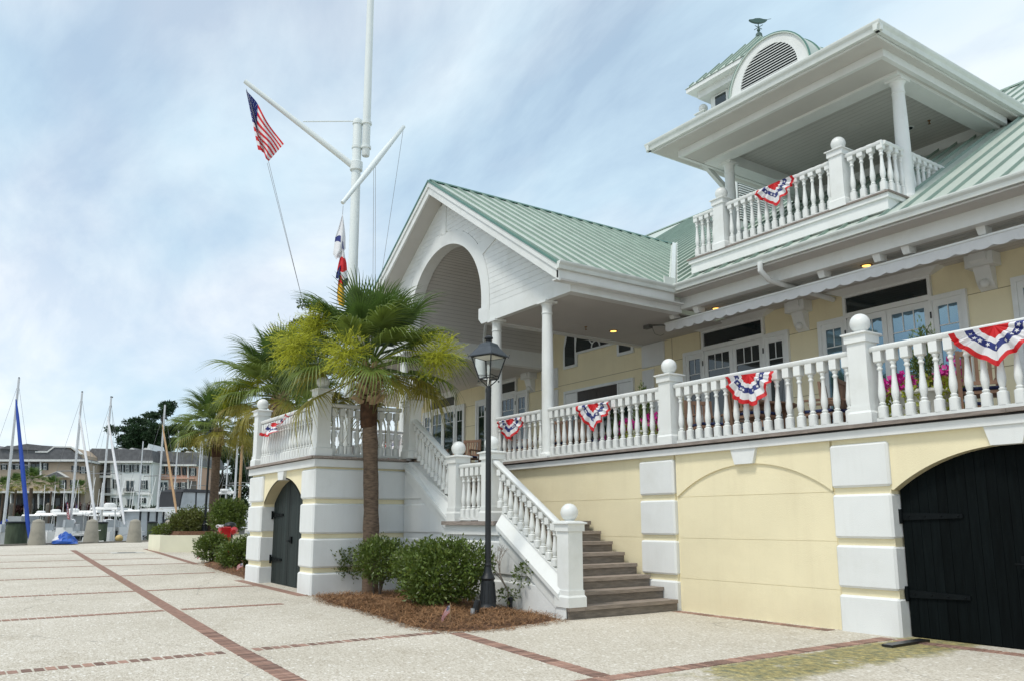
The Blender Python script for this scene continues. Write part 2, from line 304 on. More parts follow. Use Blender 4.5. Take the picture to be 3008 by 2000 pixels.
for (o0, o1, z0, z1) in ((-.02, .42, -2.5, .30), (-.10, .30, .30, .40)):
    m.pxy([(xq(ya) - o0, ya), (xq(yb) - o0, yb), (xq(yb) - o1, yb), (xq(ya) - o1, ya)][::-1], z0, z1)
q = link('quay_wall', m.mesh('quay_wall', TIMB)); tag(q, kind='structure')
wm = bpy.data.materials.new('harbour_water'); wm.use_nodes = True; t = wm.node_tree; b = t.nodes['Principled BSDF']; b.inputs['Base Color'].default_value = (.03, .05, .045, 1); b.inputs['Roughness'].default_value = .08
n = nd(t, 'ShaderNodeTexNoise'); n.inputs['Scale'].default_value = 1.5; n.inputs['Detail'].default_value = 4; c = nd(t, 'ShaderNodeTexCoord'); t.links.new(c.outputs['Object'], n.inputs[0])
bp = nd(t, 'ShaderNodeBump'); bp.inputs['Strength'].default_value = .3; bp.inputs['Distance'].default_value = .1; t.links.new(n.outputs[0], bp.inputs['Height']); t.links.new(bp.outputs[0], b.inputs['Normal'])
m = M(); m.add([(-1500, -900, -.9), (10, -900, -.9), (10, 1100, -.9), (-1500, 1100, -.9)], [(0, 1, 2, 3)])
tag(link('water', m.mesh('water', wm)), kind='structure')
# brick courses in the paving: each brick a child of the pavement
def brick_mesh(w, l, h=.03):
    m = M(); m.cbox(-w / 2, w / 2, -l / 2, l / 2, -.02, .006, .004); return m.mesh('brick', BRICK)
BRW = brick_mesh(.063, .196); BRR = brick_mesh(.088, .185)
nbr = 0; far = M()
def course(p0, p1, pitch, me, wl, maxn=10**6):
    """lay bricks side by side from p0 to p1 (x, y)"""
    global nbr
    p0 = Vector(p0); p1 = Vector(p1); d = p1 - p0; L = d.length; d /= L; n = int(L / pitch); a = math.atan2(d.y, d.x)
    for i in range(n):
        p = p0 + d * (i + .5) * pitch; jx, jy = random.uniform(-.004, .004), random.uniform(-.004, .004); ra = a + random.uniform(-.02, .02); z = gz(p.x) + random.uniform(-.002, .002)
        dist = math.hypot(p.x, p.y)
        if dist < maxn:
            o = link('brick', me, pave, (p.x + jx, p.y + jy, z)); o.rotation_euler = (0, .0125 if p.x < -10 else 0, ra); nbr += 1
        else:
            u = Vector((math.cos(ra), math.sin(ra))); w = Vector((-u.y, u.x)); hw, hl = wl[0] / 2, wl[1] / 2
            c4 = [(p.x + u.x * sx * hw + w.x * sy * hl, p.y + u.y * sx * hw + w.y * sy * hl) for sx, sy in ((-1, -1), (1, -1), (1, 1), (-1, 1))]
            far.pxy(c4, gz(p.x) - .01, gz(p.x) + .006)
def bandY(X): return 2.86 + (-9.6 - X) * .0495
course((-5.2, bandY(-5.2) - .02), (-36.5, bandY(-36.5)), .0735, BRW, (.066, .196), 11.9)
course((-9.40, -.8), (-9.50, 2.74), .1085, BRR, (.092, .185)); course((-9.51, 2.98), (-9.54, 5.42), .1085, BRR, (.092, .185))
course((-13.85, -.2), (-13.95, 2.98), .1085, BRR, (.092, .185), 11.9); course((-13.96, 3.2), (-13.9, 4.9), .1085, BRR, (.092, .185), 11.9)
for X, ye in ((-17.52, 5.60), (-21.74, 5.85), (-25.9, 6.1), (-29.1, 6.0), (-33.4, 5.9)): course((X, .0), (X, ye), .1085, BRR, (.092, .185), 11.9)
course((-9.40, 5.56), (-5.98, 5.14), .0735, BRW, (.066, .196))
course((-5.93, 4.2), (-5.93, 9.70), .0735, BRW, (.066, .196))
course((-9.58, 9.70), (-6.7, 9.70), .1085, BRR, (.092, .185)); course((-5.80, 9.58), (-3.0, 9.62), .0735, BRW, (.066, .196))
course((-25.3, 6.15), (-36.5, 6.83), .0735, BRW, (.066, .196), 11.9); course((-15.0, 5.58), (-19.1, 5.56), .0735, BRW, (.066, .196), 11.9)
o = link('brick_course', far.mesh('brick_course', BRICK), pave); tag(o, kind='stuff')
# drain grate
gp = gnd(372, 1622); g = root('drain_grate', (gp[0], gp[1], gz(gp[0])), 'square drain grate in a pale concrete collar on the quay paving', 'drain')
m = M(); L = WL[g.name]
for a in ((-.55, .55, -.55, -.32), (-.55, .55, .32, .55), (-.55, -.32, -.32, .32), (.32, .55, -.32, .32)): m.box(L.x + a[0], L.x + a[1], L.y + a[2], L.y + a[3], L.z - .02, L.z + .012)
part('collar', m, mat('pale_concrete', (.55, .54, .5, 1), .9), g)
for i in range(7): x = L.x - .27 + i * .09; part('bar', M().box(x, x + .045, L.y - .32, L.y + .32, L.z - .02, L.z + .008), IRON, g)
# ------------------------------------------------------------------ the clubhouse
CH = root('clubhouse', (-12, 12, 0), 'cream and white clubhouse with green metal roof, gabled porch and upper balcony', 'clubhouse')
ZD = 2.67
def baluster_mesh(h):
    m = M(); w = .054; k = h / .91
    def blk(z0, z1, top, bot):
        c = .018; ring = lambda a, z: [(-a + c, -a, z), (a - c, -a, z), (a, -a + c, z), (a, a - c, z), (a - c, a, z), (-a + c, a, z), (-a, a - c, z), (-a, -a + c, z)]
        m.hexa(ring(w, z0), ring(w, z1 - (.02 if top else 0)))
        if top: m.hexa(ring(w, z1 - .02), ring(w * .6, z1))
    blk(0, .175 * k, True, False)
    z1 = .91 * k
    m.hexa([(x * .6, y * .6, z1 - .17 * k) for x, y in ((-w, -w), (w, -w), (w, w), (-w, w))], [(x, y, z1 - .145 * k) for x, y in ((-w, -w), (w, -w), (w, w), (-w, w))]); m.box(-w, w, -w, w, z1 - .145 * k, z1)
    m.lathe([(r, z * k) for r, z in ((.028, .165), (.043, .185), (.044, .2), (.030, .213), (.036, .235), (.047, .29), (.049, .33), (.045, .38), (.036, .46), (.029, .55), (.0245, .63), (.026, .645), (.038, .66), (.039, .672), (.028, .69), (.029, .705), (.040, .722), (.041, .735), (.03, .75))], n=10, cap=False)
    return m.mesh('baluster', WHITE, 50)
BAL = baluster_mesh(.89); BALS = baluster_mesh(.64)
BALU = baluster_mesh(.93)
def rail_line(p0, p1, ztop, zb, name='handrail', n=None, pitch=.19, ends=(.10, .10), me=None, slope=False, bott=True):
    """hand rail from p0 to p1 (x,y) with balusters; ztop, zb = (z at p0, z at p1)"""
    p0 = Vector(p0); p1 = Vector(p1); d = p1 - p0; L = d.length; u = d / L; w = Vector((-u.y, u.x)); m = M()
    prof = [(-.055, -.075), (.055, -.075), (.07, -.05), (.07, -.02), (.045, 0), (-.045, 0), (-.07, -.02), (-.07, -.05)]
    m.hexa([(p0.x + w.x * a, p0.y + w.y * a, ztop[0] + z) for a, z in prof], [(p1.x + w.x * a, p1.y + w.y * a, ztop[1] + z) for a, z in prof])
    r = part(name, m, WHITE, CH, 40)
    if bott:
        m = M(); pr = [(-.05, -.04), (.05, -.04), (.05, .0), (-.05, .0)]
        m.hexa([(p0.x + w.x * a, p0.y + w.y * a, zb[0] + z) for a, z in pr], [(p1.x + w.x * a, p1.y + w.y * a, zb[1] + z) for a, z in pr]); part('bottom_rail', m, WHITE, r)
    n = n or max(1, round((L - ends[0] - ends[1]) / pitch)); st = (L - ends[0] - ends[1]) / n
    for i in range(n + 1):
        t = (ends[0] + i * st) / L; p = p0.lerp(p1, t); zz = zb[0] + (zb[1] - zb[0]) * t
        inst('baluster', me or BAL, r, (p.x, p.y, zz))
    return r
def newel(x, y, z0, zc, rb=.155, half=False, w=.135, ball=True):
    """square newel post standing at z0 with cap top at zc"""
    m = M(); m.box(x - w, x + w, y - w, y + w, z0, zc)
    b = w + .035
    p = part('newel_post', m, WHITE, CH)
    m = M()
    if zc - z0 > .7:
        m.box(x - b, x + b, y - b, y + b, z0, z0 + .14)
        m.hexa([(x - b, y - b, z0 + .14), (x + b, y - b, z0 + .14), (x + b, y + b, z0 + .14), (x - b, y + b, z0 + .14)], [(x - b + .02, y - b + .02, z0 + .17), (x + b - .02, y - b + .02, z0 + .17), (x + b - .02, y + b - .02, z0 + .17), (x - b + .02, y + b - .02, z0 + .17)])
        m.box(x - w - .014, x + w + .014, y - w - .014, y + w + .014, z0 + .17, z0 + .24)
        part('plinth', m, WHITE, p)
    m = M(); c = w + .055
    m.box(x - w - .025, x + w + .025, y - w - .025, y + w + .025, zc - .13, zc - .03)
    sq = lambda e, z: [(x - e, y - e, z), (x + e, y - e, z), (x + e, y + e, z), (x - e, y + e, z)]
    m.hexa(sq(w + .03, zc - .03), sq(c, zc - .022)); m.hexa(sq(c, zc - .022), sq(c, zc - .004)); m.hexa(sq(c, zc - .004), sq(.1, zc + .025))
    part('newel_cap', m, WHITE, p)
    if ball:
        m = M(); m.lathe([(.07, .02), (.075, .035), (.06, .045)], (x, y, zc), 16)
        m.ball((x, y, zc + .02 + rb * .82), rb * .86, 22, 14, -.93); part('ball_finial', m, WHITE, p, 60)
    return p
def quoin(x0, x1, y0, y1, z0, z1, parent, c=.028):
    return part('quoin_block', M().cbox(x0, x1, y0, y1, z0, z1, c), WSTUC, parent)
CRS = ((0.0, .463), (.555, 1.10), (1.19, 1.76), (1.85, 2.42))
def arc(cx, cz, rx, rz_, a0, a1, n):
    return [(cx + rx * math.cos(math.radians(a0 + (a1 - a0) * i / n)), cz + rz_ * math.sin(math.radians(a0 + (a1 - a0) * i / n))) for i in range(n + 1)]
def seg_arch(x0, x1, z0, rise, n=20):
    """points of a segmental arch from (x1,z0) over the crown to (x0,z0)"""
    h = (x1 - x0) / 2; r = (h * h + rise * rise) / (2 * rise); cx = (x0 + x1) / 2; cz = z0 + rise - r; a = math.degrees(math.asin(h / r))
    return arc(cx, cz, r, r, 90 - a, 90 + a, n)
# lower front wall: cream panels in recessed arches between white quoin pillars
wall = part('front_wall', M().box(-26.5, -5.93, 9.893, 10.3, -.3, 2.6).box(-2.98, 6, 9.893, 10.3, -.3, 2.6).box(-5.93, -2.98, 10.2, 10.3, -.3, 2.6), CREAM, CH)
for x0, x1 in ((-10.43, -9.62), (-6.69, -5.852), (-2.95, -2.15), (.8, 1.6)):
    for z0, z1 in CRS:
        w = (x0, x1)
        quoin(w[0], w[1], 9.80, 10.2, z0 - (.2 if z0 == 0 else 0), z1, wall)
    part('pillar_core', M().box(x0 + .02, x1 - .02, 9.855, 10.2, -.2, 2.5), CREAM, wall)
def stucco_panels(x0, x1, ztop=2.49, arch=True):
    zs = [-.2, .51, 1.145, 1.80]
    for a, b in zip(zs, zs[1:]): part('stucco_panel', M().box(x0, x1, 9.885, 9.95, a + .003, b - .003), CREAM, wall)
    if arch:
        pts = seg_arch(x0 + .02, x1, 1.815, .45)
        part('stucco_panel', M().pxz([(x0, 1.804)] + [(x1, 1.804)] + [(x, min(z, 2.4)) for x, z in pts], 9.885, 9.95), CREAM, wall)
        part('spandrel', M().pxz([(x1, 1.81), (x1, ztop), (x0, ztop), (x0, 1.81)] + pts[::-1], 9.855, 9.95), CREAM, wall)
        cx = (x0 + x1) / 2
        part('keystone', M().pxz([(cx - .17, 2.262), (cx + .17, 2.262), (cx + .245, ztop + .02), (cx - .245, ztop + .02)], 9.80, 9.93), WSTUC, wall)
    else: part('stucco_panel', M().box(x0, x1, 9.885, 9.95, 1.804, ztop), CREAM, wall)
stucco_panels(-9.60, -6.71); stucco_panels(-15.0, -10.44, arch=False); stucco_panels(-26.4, -19.1, arch=False); stucco_panels(1.62, 6, arch=False)
def arched_door(x0, x1, yf, yd, z0, spring, rise, dmat, label, npl, name='arched_door', leaves=2, wallp=None):
    cx = (x0 + x1) / 2; pts = seg_arch(x0, x1, spring, rise, 30)
    def top(x):
        for (xa, za), (xb, zb) in zip(pts, pts[1:]):
            if xb <= x <= xa: return za + (zb - za) * ((x - xa) / (xb - xa) if xb != xa else 0)
        return spring
    d = part(name, M().pxz([(x0 - .02, z0 - .1), (x1 + .02, z0 - .1)] + [(x, z + .02) for x, z in pts], yd + .05, yd + .12), dmat, CH); d['label'] = label
    w = (x1 - x0) / npl
    for i in range(npl):
        a, b = x0 + i * w + .002, x0 + (i + 1) * w - .002
        part('plank', M().pxz([(a, z0 + .01), (b, z0 + .01), (b, top(b)), ((a + b) / 2, top((a + b) / 2)), (a, top(a))], yd + random.uniform(-.003, .003), yd + .05), dmat, d)
    for s, xa in ((1, x0), (-1, x1)):
        for zz in (z0 + .52, z0 + 1.47):
            L = min(.95, (x1 - x0) * .27); m = M(); m.hexa([(xa - s * .02, yd - .022, zz - .05), (xa + s * L, yd - .022, zz - .025), (xa + s * L, yd - .022, zz + .025), (xa - s * .02, yd - .022, zz + .05)], [(xa - s * .02, yd - .004, zz - .05), (xa + s * L, yd - .004, zz - .025), (xa + s * L, yd - .004, zz + .025), (xa - s * .02, yd - .004, zz + .05)])
            for k in range(4): m.lathe([(.013, 0), (.009, .008)], (0, 0, 0), 8) if False else m.ball((xa + s * (.1 + k * (L - .15) / 3), yd - .023, zz), .013, 8, 4)
            m.lathe([(.024, -.09), (.024, .09)], (xa + s * .0, yd - .035, zz), 8)
            part('strap_hinge', m, HINGE, d)
    m = M(); m.box(cx - .05, cx + .05, yd - .03, yd - .002, z0 + .88, z0 + 1.02); m.tube([(cx, yd - .03, z0 + .93), (cx, yd - .07, z0 + .93), (cx - .1, yd - .07, z0 + .93)], .012, 6); part('latch', m, HINGE, d)
    # reveal of the arch
    m = M(); n = len(pts)
    o1 = [(x, yf, z) for x, z in pts]; o2 = [(x, yd + .05, z) for x, z in pts]
    k = [(x + (x - cx) * .012, z + .03) for x, z in pts]
    for i in range(n - 1):
        m.hexa([(pts[i][0], yf, pts[i][1]), (pts[i + 1][0], yf, pts[i + 1][1]), (k[i + 1][0], yf, k[i + 1][1]), (k[i][0], yf, k[i][1])][::-1], [(pts[i][0], yd + .06, pts[i][1]), (pts[i + 1][0], yd + .06, pts[i + 1][1]), (k[i + 1][0], yd + .06, k[i + 1][1]), (k[i][0], yd + .06, k[i][1])][::-1])
    part('arch_reveal', m, CREAM, d)
    return d, pts
d, pts = arched_door(-5.84, -3.0, 9.857, 10.0, 0.0, 1.80, .475, BLACKP, 'wide black arched cellar door of vertical planks', 24, 'cellar_door')
# the front wall is really open behind the door: the door sits just proud of it
part('spandrel', M().pxz([(-2.96, 1.81), (-2.96, 2.49), (-5.88, 2.49), (-5.88, 1.81)] + pts[::-1], 9.856, 10.06), CREAM, wall)
part('keystone', M().pxz([(-4.59, 2.268), (-4.25, 2.268), (-4.18, 2.51), (-4.66, 2.51)], 9.80, 9.93), WSTUC, wall)
for o in (d,): pass
# deck edge: white fascia and weathered nosing boards
part('deck_fascia', M().box(-26.5, 6, 9.775, 9.93, 2.49, 2.605), WSTUC, CH)
part('deck_floor', M().box(-26.5, 6, 9.93, 14.75, 2.5, 2.655), DECK, CH)
def nosing(p0, p1, w=.09, z=2.61, n=None):
    p0 = Vector(p0); p1 = Vector(p1); L = (p1 - p0).length; u = (p1 - p0) / L; q = Vector((u.y, -u.x)); k = max(1, int(L / 2.4))
    for i in range(k):
        a = p0 + u * (L * i / k + .002); b = p0 + u * (L * (i + 1) / k - .002); dz = random.uniform(-.003, .003)
        c = [(a.x, a.y), (b.x, b.y), (b.x - q.x * w * 2, b.y - q.y * w * 2), (a.x - q.x * w * 2, a.y - q.y * w * 2)]
        part('nosing_board', M().pxy([(x + q.x * .06, y + q.y * .06) for x, y in c][::-1], z + .008 + dz, z + .054 + dz), DECK, CH)
nosing((-14.7, 9.78), (6, 9.78))
part('nosing_shadow_board', M().box(-14.7, 6, 9.765, 9.93, 2.592, 2.61), mat('nosing_shade_dark', (.02, .02, .022, 1), .9), CH)  # dark strip paints the shade line under the nosing
# ---- terrace block with flagpole (projects to the left)
BX0, BX1, BY = -19.1, -15.0, 5.71
blk = part('terrace_block', M().box(BX0 + .06, BX1 - .06, 6.2, 9.95, -.2, 2.5), CREAM, CH)
part('block_core', M().box(-15.72, -15.055, 5.765, 7.66, -.2, 2.5), CREAM, blk); part('block_core', M().box(-19.05, -18.16, 5.765, 6.4, -.2, 2.5), CREAM, blk)
part('block_core', M().box(-15.8, -15.06, 7.6, 9.95, -.2, 2.5), CREAM, blk)
for z0, z1 in CRS:
    z0b = z0 - (.2 if z0 == 0 else 0)
    quoin(-15.72, BX1 + .005, BY, 7.66, z0b, z1, blk, .03); quoin(BX0, -18.15, BY, 6.4, z0b, z1, blk, .03); quoin(BX0, -18.6, 6.45, 9.95, z0b, z1, blk, .03)
d2, pts = arched_door(-18.13, -15.73, 5.766, 6.0, .09, 1.80, .50, SLATE, 'slate grey arched plank door in the terrace block', 17, 'store_door')
part('spandrel', M().pxz([(-15.70, 1.81), (-15.70, 2.49), (-18.16, 2.49), (-18.16, 1.81)] + pts[::-1], 5.766, 6.02), CREAM, blk)
part('keystone', M().pxz([(-17.08, 2.28), (-16.78, 2.28), (-16.72, 2.51), (-17.14, 2.51)], 5.70, 5.9), WSTUC, blk)
m = M(); m.box(BX0 - .03, BX1 + .03, BY - .02, 7.66, 2.46, 2.605); m.box(BX0 - .03, BX1 - .02, 7.66, 9.775, 2.46, 2.605); part('deck_fascia', m, WSTUC, CH)
part('deck_floor', M().box(BX0, BX1, BY + .02, 9.93, 2.605, 2.655), DECK, CH)
nosing((BX0 - .05, BY - .02), (BX1 + .02, BY - .02)); nosing((BX1 + .02, BY - .05), (BX1 + .02, 7.62)); nosing((BX0 - .02, 9.7), (BX0 - .02, BY))
# ---- stairs
SY0, SY1 = 7.575, 7.86
up_t = lambda X: 2.593 - .604 * (X + 14.494); lo_t = lambda X: 1.585 - .603 * (X + 11.49)
up_b = lambda X: 2.53 - .600 * (X + 14.85); lo_b = lambda X: 1.348 - .603 * (X + 11.445)
sw = part('stair_wall', M().pxz([(-15.02, -.2), (-9.70, -.2), (-9.70, .30), (-9.85, lo_t(-9.85) - .05), (-11.3, 1.36), (-13.2, 1.36), (-13.2, up_t(-13.2) - .05), (-14.75, 2.6), (-15.02, 2.6)], SY0 + .06, SY1), WSTUC, CH)
part('stringer', M().pxz([(-9.66, -.1), (-9.66, .36), (-9.9, lo_b(-9.9)), (-9.9, -.1)], SY0 + .01, SY1), WHITE, sw)
for (ft, fb, xa, xb) in ((lo_t, lo_b, -11.47, -9.80), (up_t, up_b, -14.86, -13.14)):
    sec = lambda x: [(x, SY0 - .045, fb(x) - .07), (x, SY0 - .045, fb(x)), (x, SY0 + .09, min(ft(x), 2.60) - .015), (x, SY1, min(ft(x), 2.60) - .015), (x, SY1, fb(x) - .3), (x, SY0 + .02, fb(x) - .3), (x, SY0 + .02, fb(x) - .07)]
    part('stringer', M().hexa(sec(xa)[::-1], sec(xb)[::-1]), WHITE, sw)
    part('base_rail', M().hexa([(xa, SY0 + .07, min(ft(xa), 2.6) - .02), (xb, SY0 + .07, ft(xb) - .02), (xb, SY0 + .07, ft(xb) + .012), (xa, SY0 + .07, min(ft(xa), 2.6) + .012)], [(xa, SY0 + .19, min(ft(xa), 2.6) - .02), (xb, SY0 + .19, ft(xb) - .02), (xb, SY0 + .19, ft(xb) + .012), (xa, SY0 + .19, min(ft(xa), 2.6) + .012)]), WHITE, sw)
def chpanel(pts, y0, y1, c=.03):
    """raised panel with bevelled edge; pts counter-clockwise (x,z) convex"""
    n = len(pts); cx = sum(p[0] for p in pts) / n; cz = sum(p[1] for p in pts) / n; ins = []
    for i in range(n):
        a = Vector(pts[i - 1]); b = Vector(pts[i]); d = Vector(pts[(i + 1) % n]); e1 = (b - a).normalized(); e2 = (d - b).normalized(); n1 = Vector((-e1.y, e1.x)); n2 = Vector((-e2.y, e2.x)); k = (n1 + n2); k = k / max(.3, k.dot(n1)); ins.append(b + k * c)
    m = M(); A = [(p[0], y0 + c, p[1]) for p in pts]; B = [(p.x, y0, p.y) for p in ins]; D = [(p[0], y1, p[1]) for p in pts]
    m.hexa(A[::-1], D[::-1]); o = len(m.v); m.add(A + B, [(i, (i + 1) % n, n + (i + 1) % n, n + i) for i in range(n)] + [tuple(range(n, 2 * n))]); return m
gap = .20
ub = lambda z: -14.84 - (z - 2.37) / .556; lb = lambda z: -11.445 - (z - (1.348 - gap)) / .603
part('raised_panel', chpanel([(-14.99, 1.85), (ub(1.85), 1.85), (ub(2.38), 2.38), (-14.99, 2.38)], SY0 + .03, SY1), WSTUC, sw)
part('raised_panel', chpanel([(-14.99, 1.19), (-13.38, 1.19), (-13.38, 1.52), (ub(1.74), 1.76), (-14.99, 1.76)], SY0 + .03, SY1), WSTUC, sw)
part('raised_panel', chpanel([(-14.99, .555), (lb(.555), .555), (lb(1.10), 1.10), (-14.99, 1.10)], SY0 + .03, SY1), WSTUC, sw)
part('raised_panel', chpanel([(-14.99, -.1), (-9.95, -.1), (-9.95, .24), (lb(.463), .463), (-14.99, .463)], SY0 + .03, SY1), WSTUC, sw)
part('landing_fascia', M().box(-13.22, -11.40, SY0 - .005, SY1, 1.19, 1.352), WHITE, sw)
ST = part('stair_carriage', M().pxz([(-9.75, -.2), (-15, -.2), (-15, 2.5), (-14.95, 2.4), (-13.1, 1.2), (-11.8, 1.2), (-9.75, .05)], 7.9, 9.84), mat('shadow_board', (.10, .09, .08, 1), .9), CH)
RIS = 1.42 / 8
for i in range(8):
    x = -9.60 - i * .308; z = RIS * (i + 1); y0 = 7.87 if i == 0 else 7.80; xe = x - .345 if i < 7 else -13.25
    if i < 7:
        part('tread', M().box(xe, x + .012, y0, 9.79, z - .055, z), STEP, ST); part('riser', M().box(x - .045, x - .02, y0 + .02, 9.80, z - RIS - (.1 if i == 0 else 0), z - .055), RISER, ST)
    else: part('riser', M().box(x - .045, x - .02, y0, 9.80, z - RIS, z - .066), RISER, ST)
for k in range(14):
    y = 7.50 + k * .166; part('landing_board', M().box(-13.25, -11.50 if k < 2 else -11.75, y, y + .158, 1.354, 1.42), DECK, ST)
R2 = (ZD - 1.42) / 7
for i in range(7):
    x = -13.10 - i * .308; z = 1.42 + R2 * (i + 1)
    part('riser', M().box(x - .045, x - .02, 7.8, 9.75, z - R2, z - .055), RISER, ST)
    if i < 6: part('tread', M().box(x - .345, x + .012, 7.8, 9.75, z - .055, z), STEP, ST)
    else: part('tread', M().box(x - .2, x + .012, 7.8, 9.75, z - .055, z), STEP, ST)
part('newel_block', M().box(-9.90, -9.66, 7.565, 7.865, -.1, RIS - .002), WSTUC, sw); newel(-9.735, 7.712, RIS, 1.40); part('tread', M().box(-9.659, -9.588, 7.575, 7.868, RIS - .055, RIS - .001), STEP, ST); part('riser', M().box(-9.645, -9.62, 7.585, 7.889, -.1, RIS - .055), RISER, ST); newel(-11.87, 7.712, 1.42, 2.60); newel(-13.01, 7.712, 1.42, 2.60); newel(-14.88, 7.712, ZD, 3.86, ball=False)
rail_line((-13.14 + .26, 7.70), (-12.0, 7.70), (2.44, 2.44), (1.475, 1.475), n=4, ends=(.1, .1))
rail_line((-11.73, 7.70), (-9.83, 7.70), (lo_t(-11.73) + .735, lo_t(-9.83) + .735), (lo_t(-11.73) + .01, lo_t(-9.83) + .01), n=11, ends=(.16, .1), me=BALS, bott=False)
rail_line((-14.75, 7.70), (-13.15, 7.70), (up_t(-14.75) + .735, up_t(-13.15) + .735), (up_t(-14.75) + .01, up_t(-13.15) + .01), n=10, ends=(.12, .08), me=BALS, bott=False)
# far (wall side) rail of the upper flight and rail of the front deck
YR = 9.955; ZR = 3.69; ZB = 2.73
newel(-9.77, YR, ZD, 3.87); newel(-6.185, YR, ZD, 3.89); newel(-2.55, YR, ZD, 3.89); newel(1.1, YR, ZD, 3.89)
rail_line((-13.15, YR), (-9.91, YR), (ZR, ZR), (ZB, ZB), ends=(.08, .11)); rail_line((-9.63, YR), (-6.32, YR), (ZR, ZR), (ZB, ZB)); rail_line((-6.05, YR), (-2.69, YR), (ZR, ZR), (ZB, ZB)); rail_line((-2.42, YR), (.96, YR), (ZR, ZR), (ZB, ZB))
rail_line((-15.06, YR), (-13.42, YR), (ZR, ZR), (ZB, ZB), ends=(.06, .06))
# terrace block rails
ZRB = 3.72
newel(-15.17, 5.88, ZD, 3.98, rb=.15); newel(-18.95, 5.88, ZD, 3.98)
rail_line((-18.81, 5.88), (-15.31, 5.88), (ZRB, ZRB), (ZB, ZB), n=20); rail_line((-15.16, 6.02), (-15.16, 7.58), (ZRB, ZRB), (ZB, ZB), n=8)
newel(-18.95, 9.85, ZD, 3.98); rail_line((-18.95, 6.02), (-18.95, 9.71), (ZRB, ZRB), (ZB, ZB)); rail_line((-26.3, YR), (-19.09, YR), (ZR, ZR), (ZB, ZB))
for (x, y, z) in ((-15.36, 5.78, 3.80), (-15.36, 5.82, 3.62), (-19.12, 5.86, 3.70)):
    m = M(); m.tube([(x + .04, y, z), (x - .04, y - .02, z + .01), (x - .11, y - .06, z - .03)], [.022, .035, .045], 10); m.box(x + .02, x + .08, y - .03, y + .03, z - .03, z + .03); part('flood_lamp', m, WHITE, CH, 40)
# ------------------------------------------------------------------ veranda wall, doors
YW = 14.8; ZS = 6.03
vw = part('veranda_wall', M().box(-30, 6, YW, YW + .3, ZD - .1, ZS + .1).box(-19.6, -15.4, YW, YW + .1, ZS + .1, 7.75).box(-19.0, -16.0, YW, YW + .1, 7.75, 7.8), CREAM, CH)
m = M()
for z in (3.35, 4.02, 4.69, 5.395): m.box(-30, 6, YW - .003, YW + .01, z, z + .012)
for x in (-11.95, -9.2, -6.75, -13.45, -14.4, -19.6): m.box(x, x + .012, YW - .003, YW + .01, 5.4, 6.03)
part('scored_joint', m, mat('joint_shadow', (.30, .25, .14, 1), .9), vw)
for x0, sgn in ((-15.48, 1), (-19.12, -1)):
    for i, (z0, z1) in enumerate(((2.67, 3.32), (3.38, 4.0), (4.06, 4.68), (4.74, 5.31), (5.37, 5.98))):
        w = .83 if i % 2 == 0 else .43
        quoin(min(x0, x0 + sgn * w), max(x0, x0 + sgn * w), YW - .04, YW + .05, z0, z1, vw, .012)
def sash(x0, x1, z0, z1, y, parent, gl, cols=3, hz=.36, st=.10, brail=.26, trail=.12, name='door_leaf'):
    m = M(); m.box(x0, x0 + st, y, y + .045, z0, z1); m.box(x1 - st, x1, y, y + .045, z0, z1); m.box(x0 + st, x1 - st, y, y + .045, z1 - trail, z1); m.box(x0 + st, x1 - st, y, y + .045, z0, z0 + brail)
    l = part(name, m, WHITE, parent); a, b, c, e = x0 + st, x1 - st, z0 + brail, z1 - trail
    m = M(); m.box(a, b, y + .02, y + .03, c, e)
    inst_p = part('pane', m, gl, parent)
    m = M()
    if hz: m.box(a, b, y + .008, y + .038, e - hz - .02, e - hz)
    for i in range(1, cols):
        x = a + (b - a) * i / cols; m.box(x - .009, x + .009, y + .008, y + .038, e - hz, e) if hz else m.box(x - .009, x + .009, y + .008, y + .038, c, e)
    if len(m.f): part('muntin', m, WHITE, parent)
def french(x0, x1, gl, y=None):
    y = (y or YW); zh = 5.50; w = x1 - x0; s = w * .222; yf = y - .07; cs = .085
    m = M(); m.box(x0, x0 + cs, yf, y + .02, ZD, zh + .02); m.box(x1 - cs, x1, yf, y + .02, ZD, zh + .02); m.box(x0 + cs, x0 + s, yf, y + .02, zh - .07, zh + .02); m.box(x1 - s, x1 - cs, yf, y + .02, zh - .07, zh + .02)
    m.box(x0 + s - .06, x0 + s, yf - .004, y + .02, ZD, 5.93); m.box(x1 - s, x1 - s + .06, yf - .004, y + .02, ZD, 5.93); m.box(x0 + s, x1 - s, yf - .004, y + .02, 5.88, 5.96); m.box(x0 + s, x1 - s, yf - .003, y + .02, 5.46, 5.56)
    m.hexa([(x0 + s - .06, yf - .004, 5.93), (x1 - s + .06, yf - .004, 5.93), (x1 - s + .06, y + .02, 5.93), (x0 + s - .06, y + .02, 5.93)], [(x0 + s - .34, yf - .2, 6.03), (x1 - s + .34, yf - .2, 6.03), (x1 - s + .34, y + .02, 6.03), (x0 + s - .34, y + .02, 6.03)])
    f = part('french_door', m, WHITE, CH)
    part('transom_pane', M().box(x0 + s, x1 - s, y - .03, y - .02, 5.56, 5.88), GLASS, f)
    for a, b in ((x0 + s, (x0 + x1) / 2), ((x0 + x1) / 2, x1 - s)): sash(a + .004, b - .004, ZD + .02, 5.455, y - .05, f, gl, 3, .36)
    for a, b in ((x0 + cs, x0 + s - .06), (x1 - s + .06, x1 - cs)): sash(a, b, ZD + .02, 5.43, y - .045, f, gl, 2, .36, st=.09, name='sidelight')
    m = M()
    for x in (x0 + s - .03, x1 - s + .03):
        for z in (5.1, 3.1): m.box(x - .012, x + .012, yf - .02, yf - .002, z, z + .12)
    part('hinge', m, IRON, f)
    return f
french(-13.98, -10.87, GLASS); french(-10.13, -7.06, TINT); french(-6.30, -3.2, TINT); french(-2.4, .7, TINT); french(-23.75, -20.64, GLASS); french(-27.6, -24.5, GLASS)
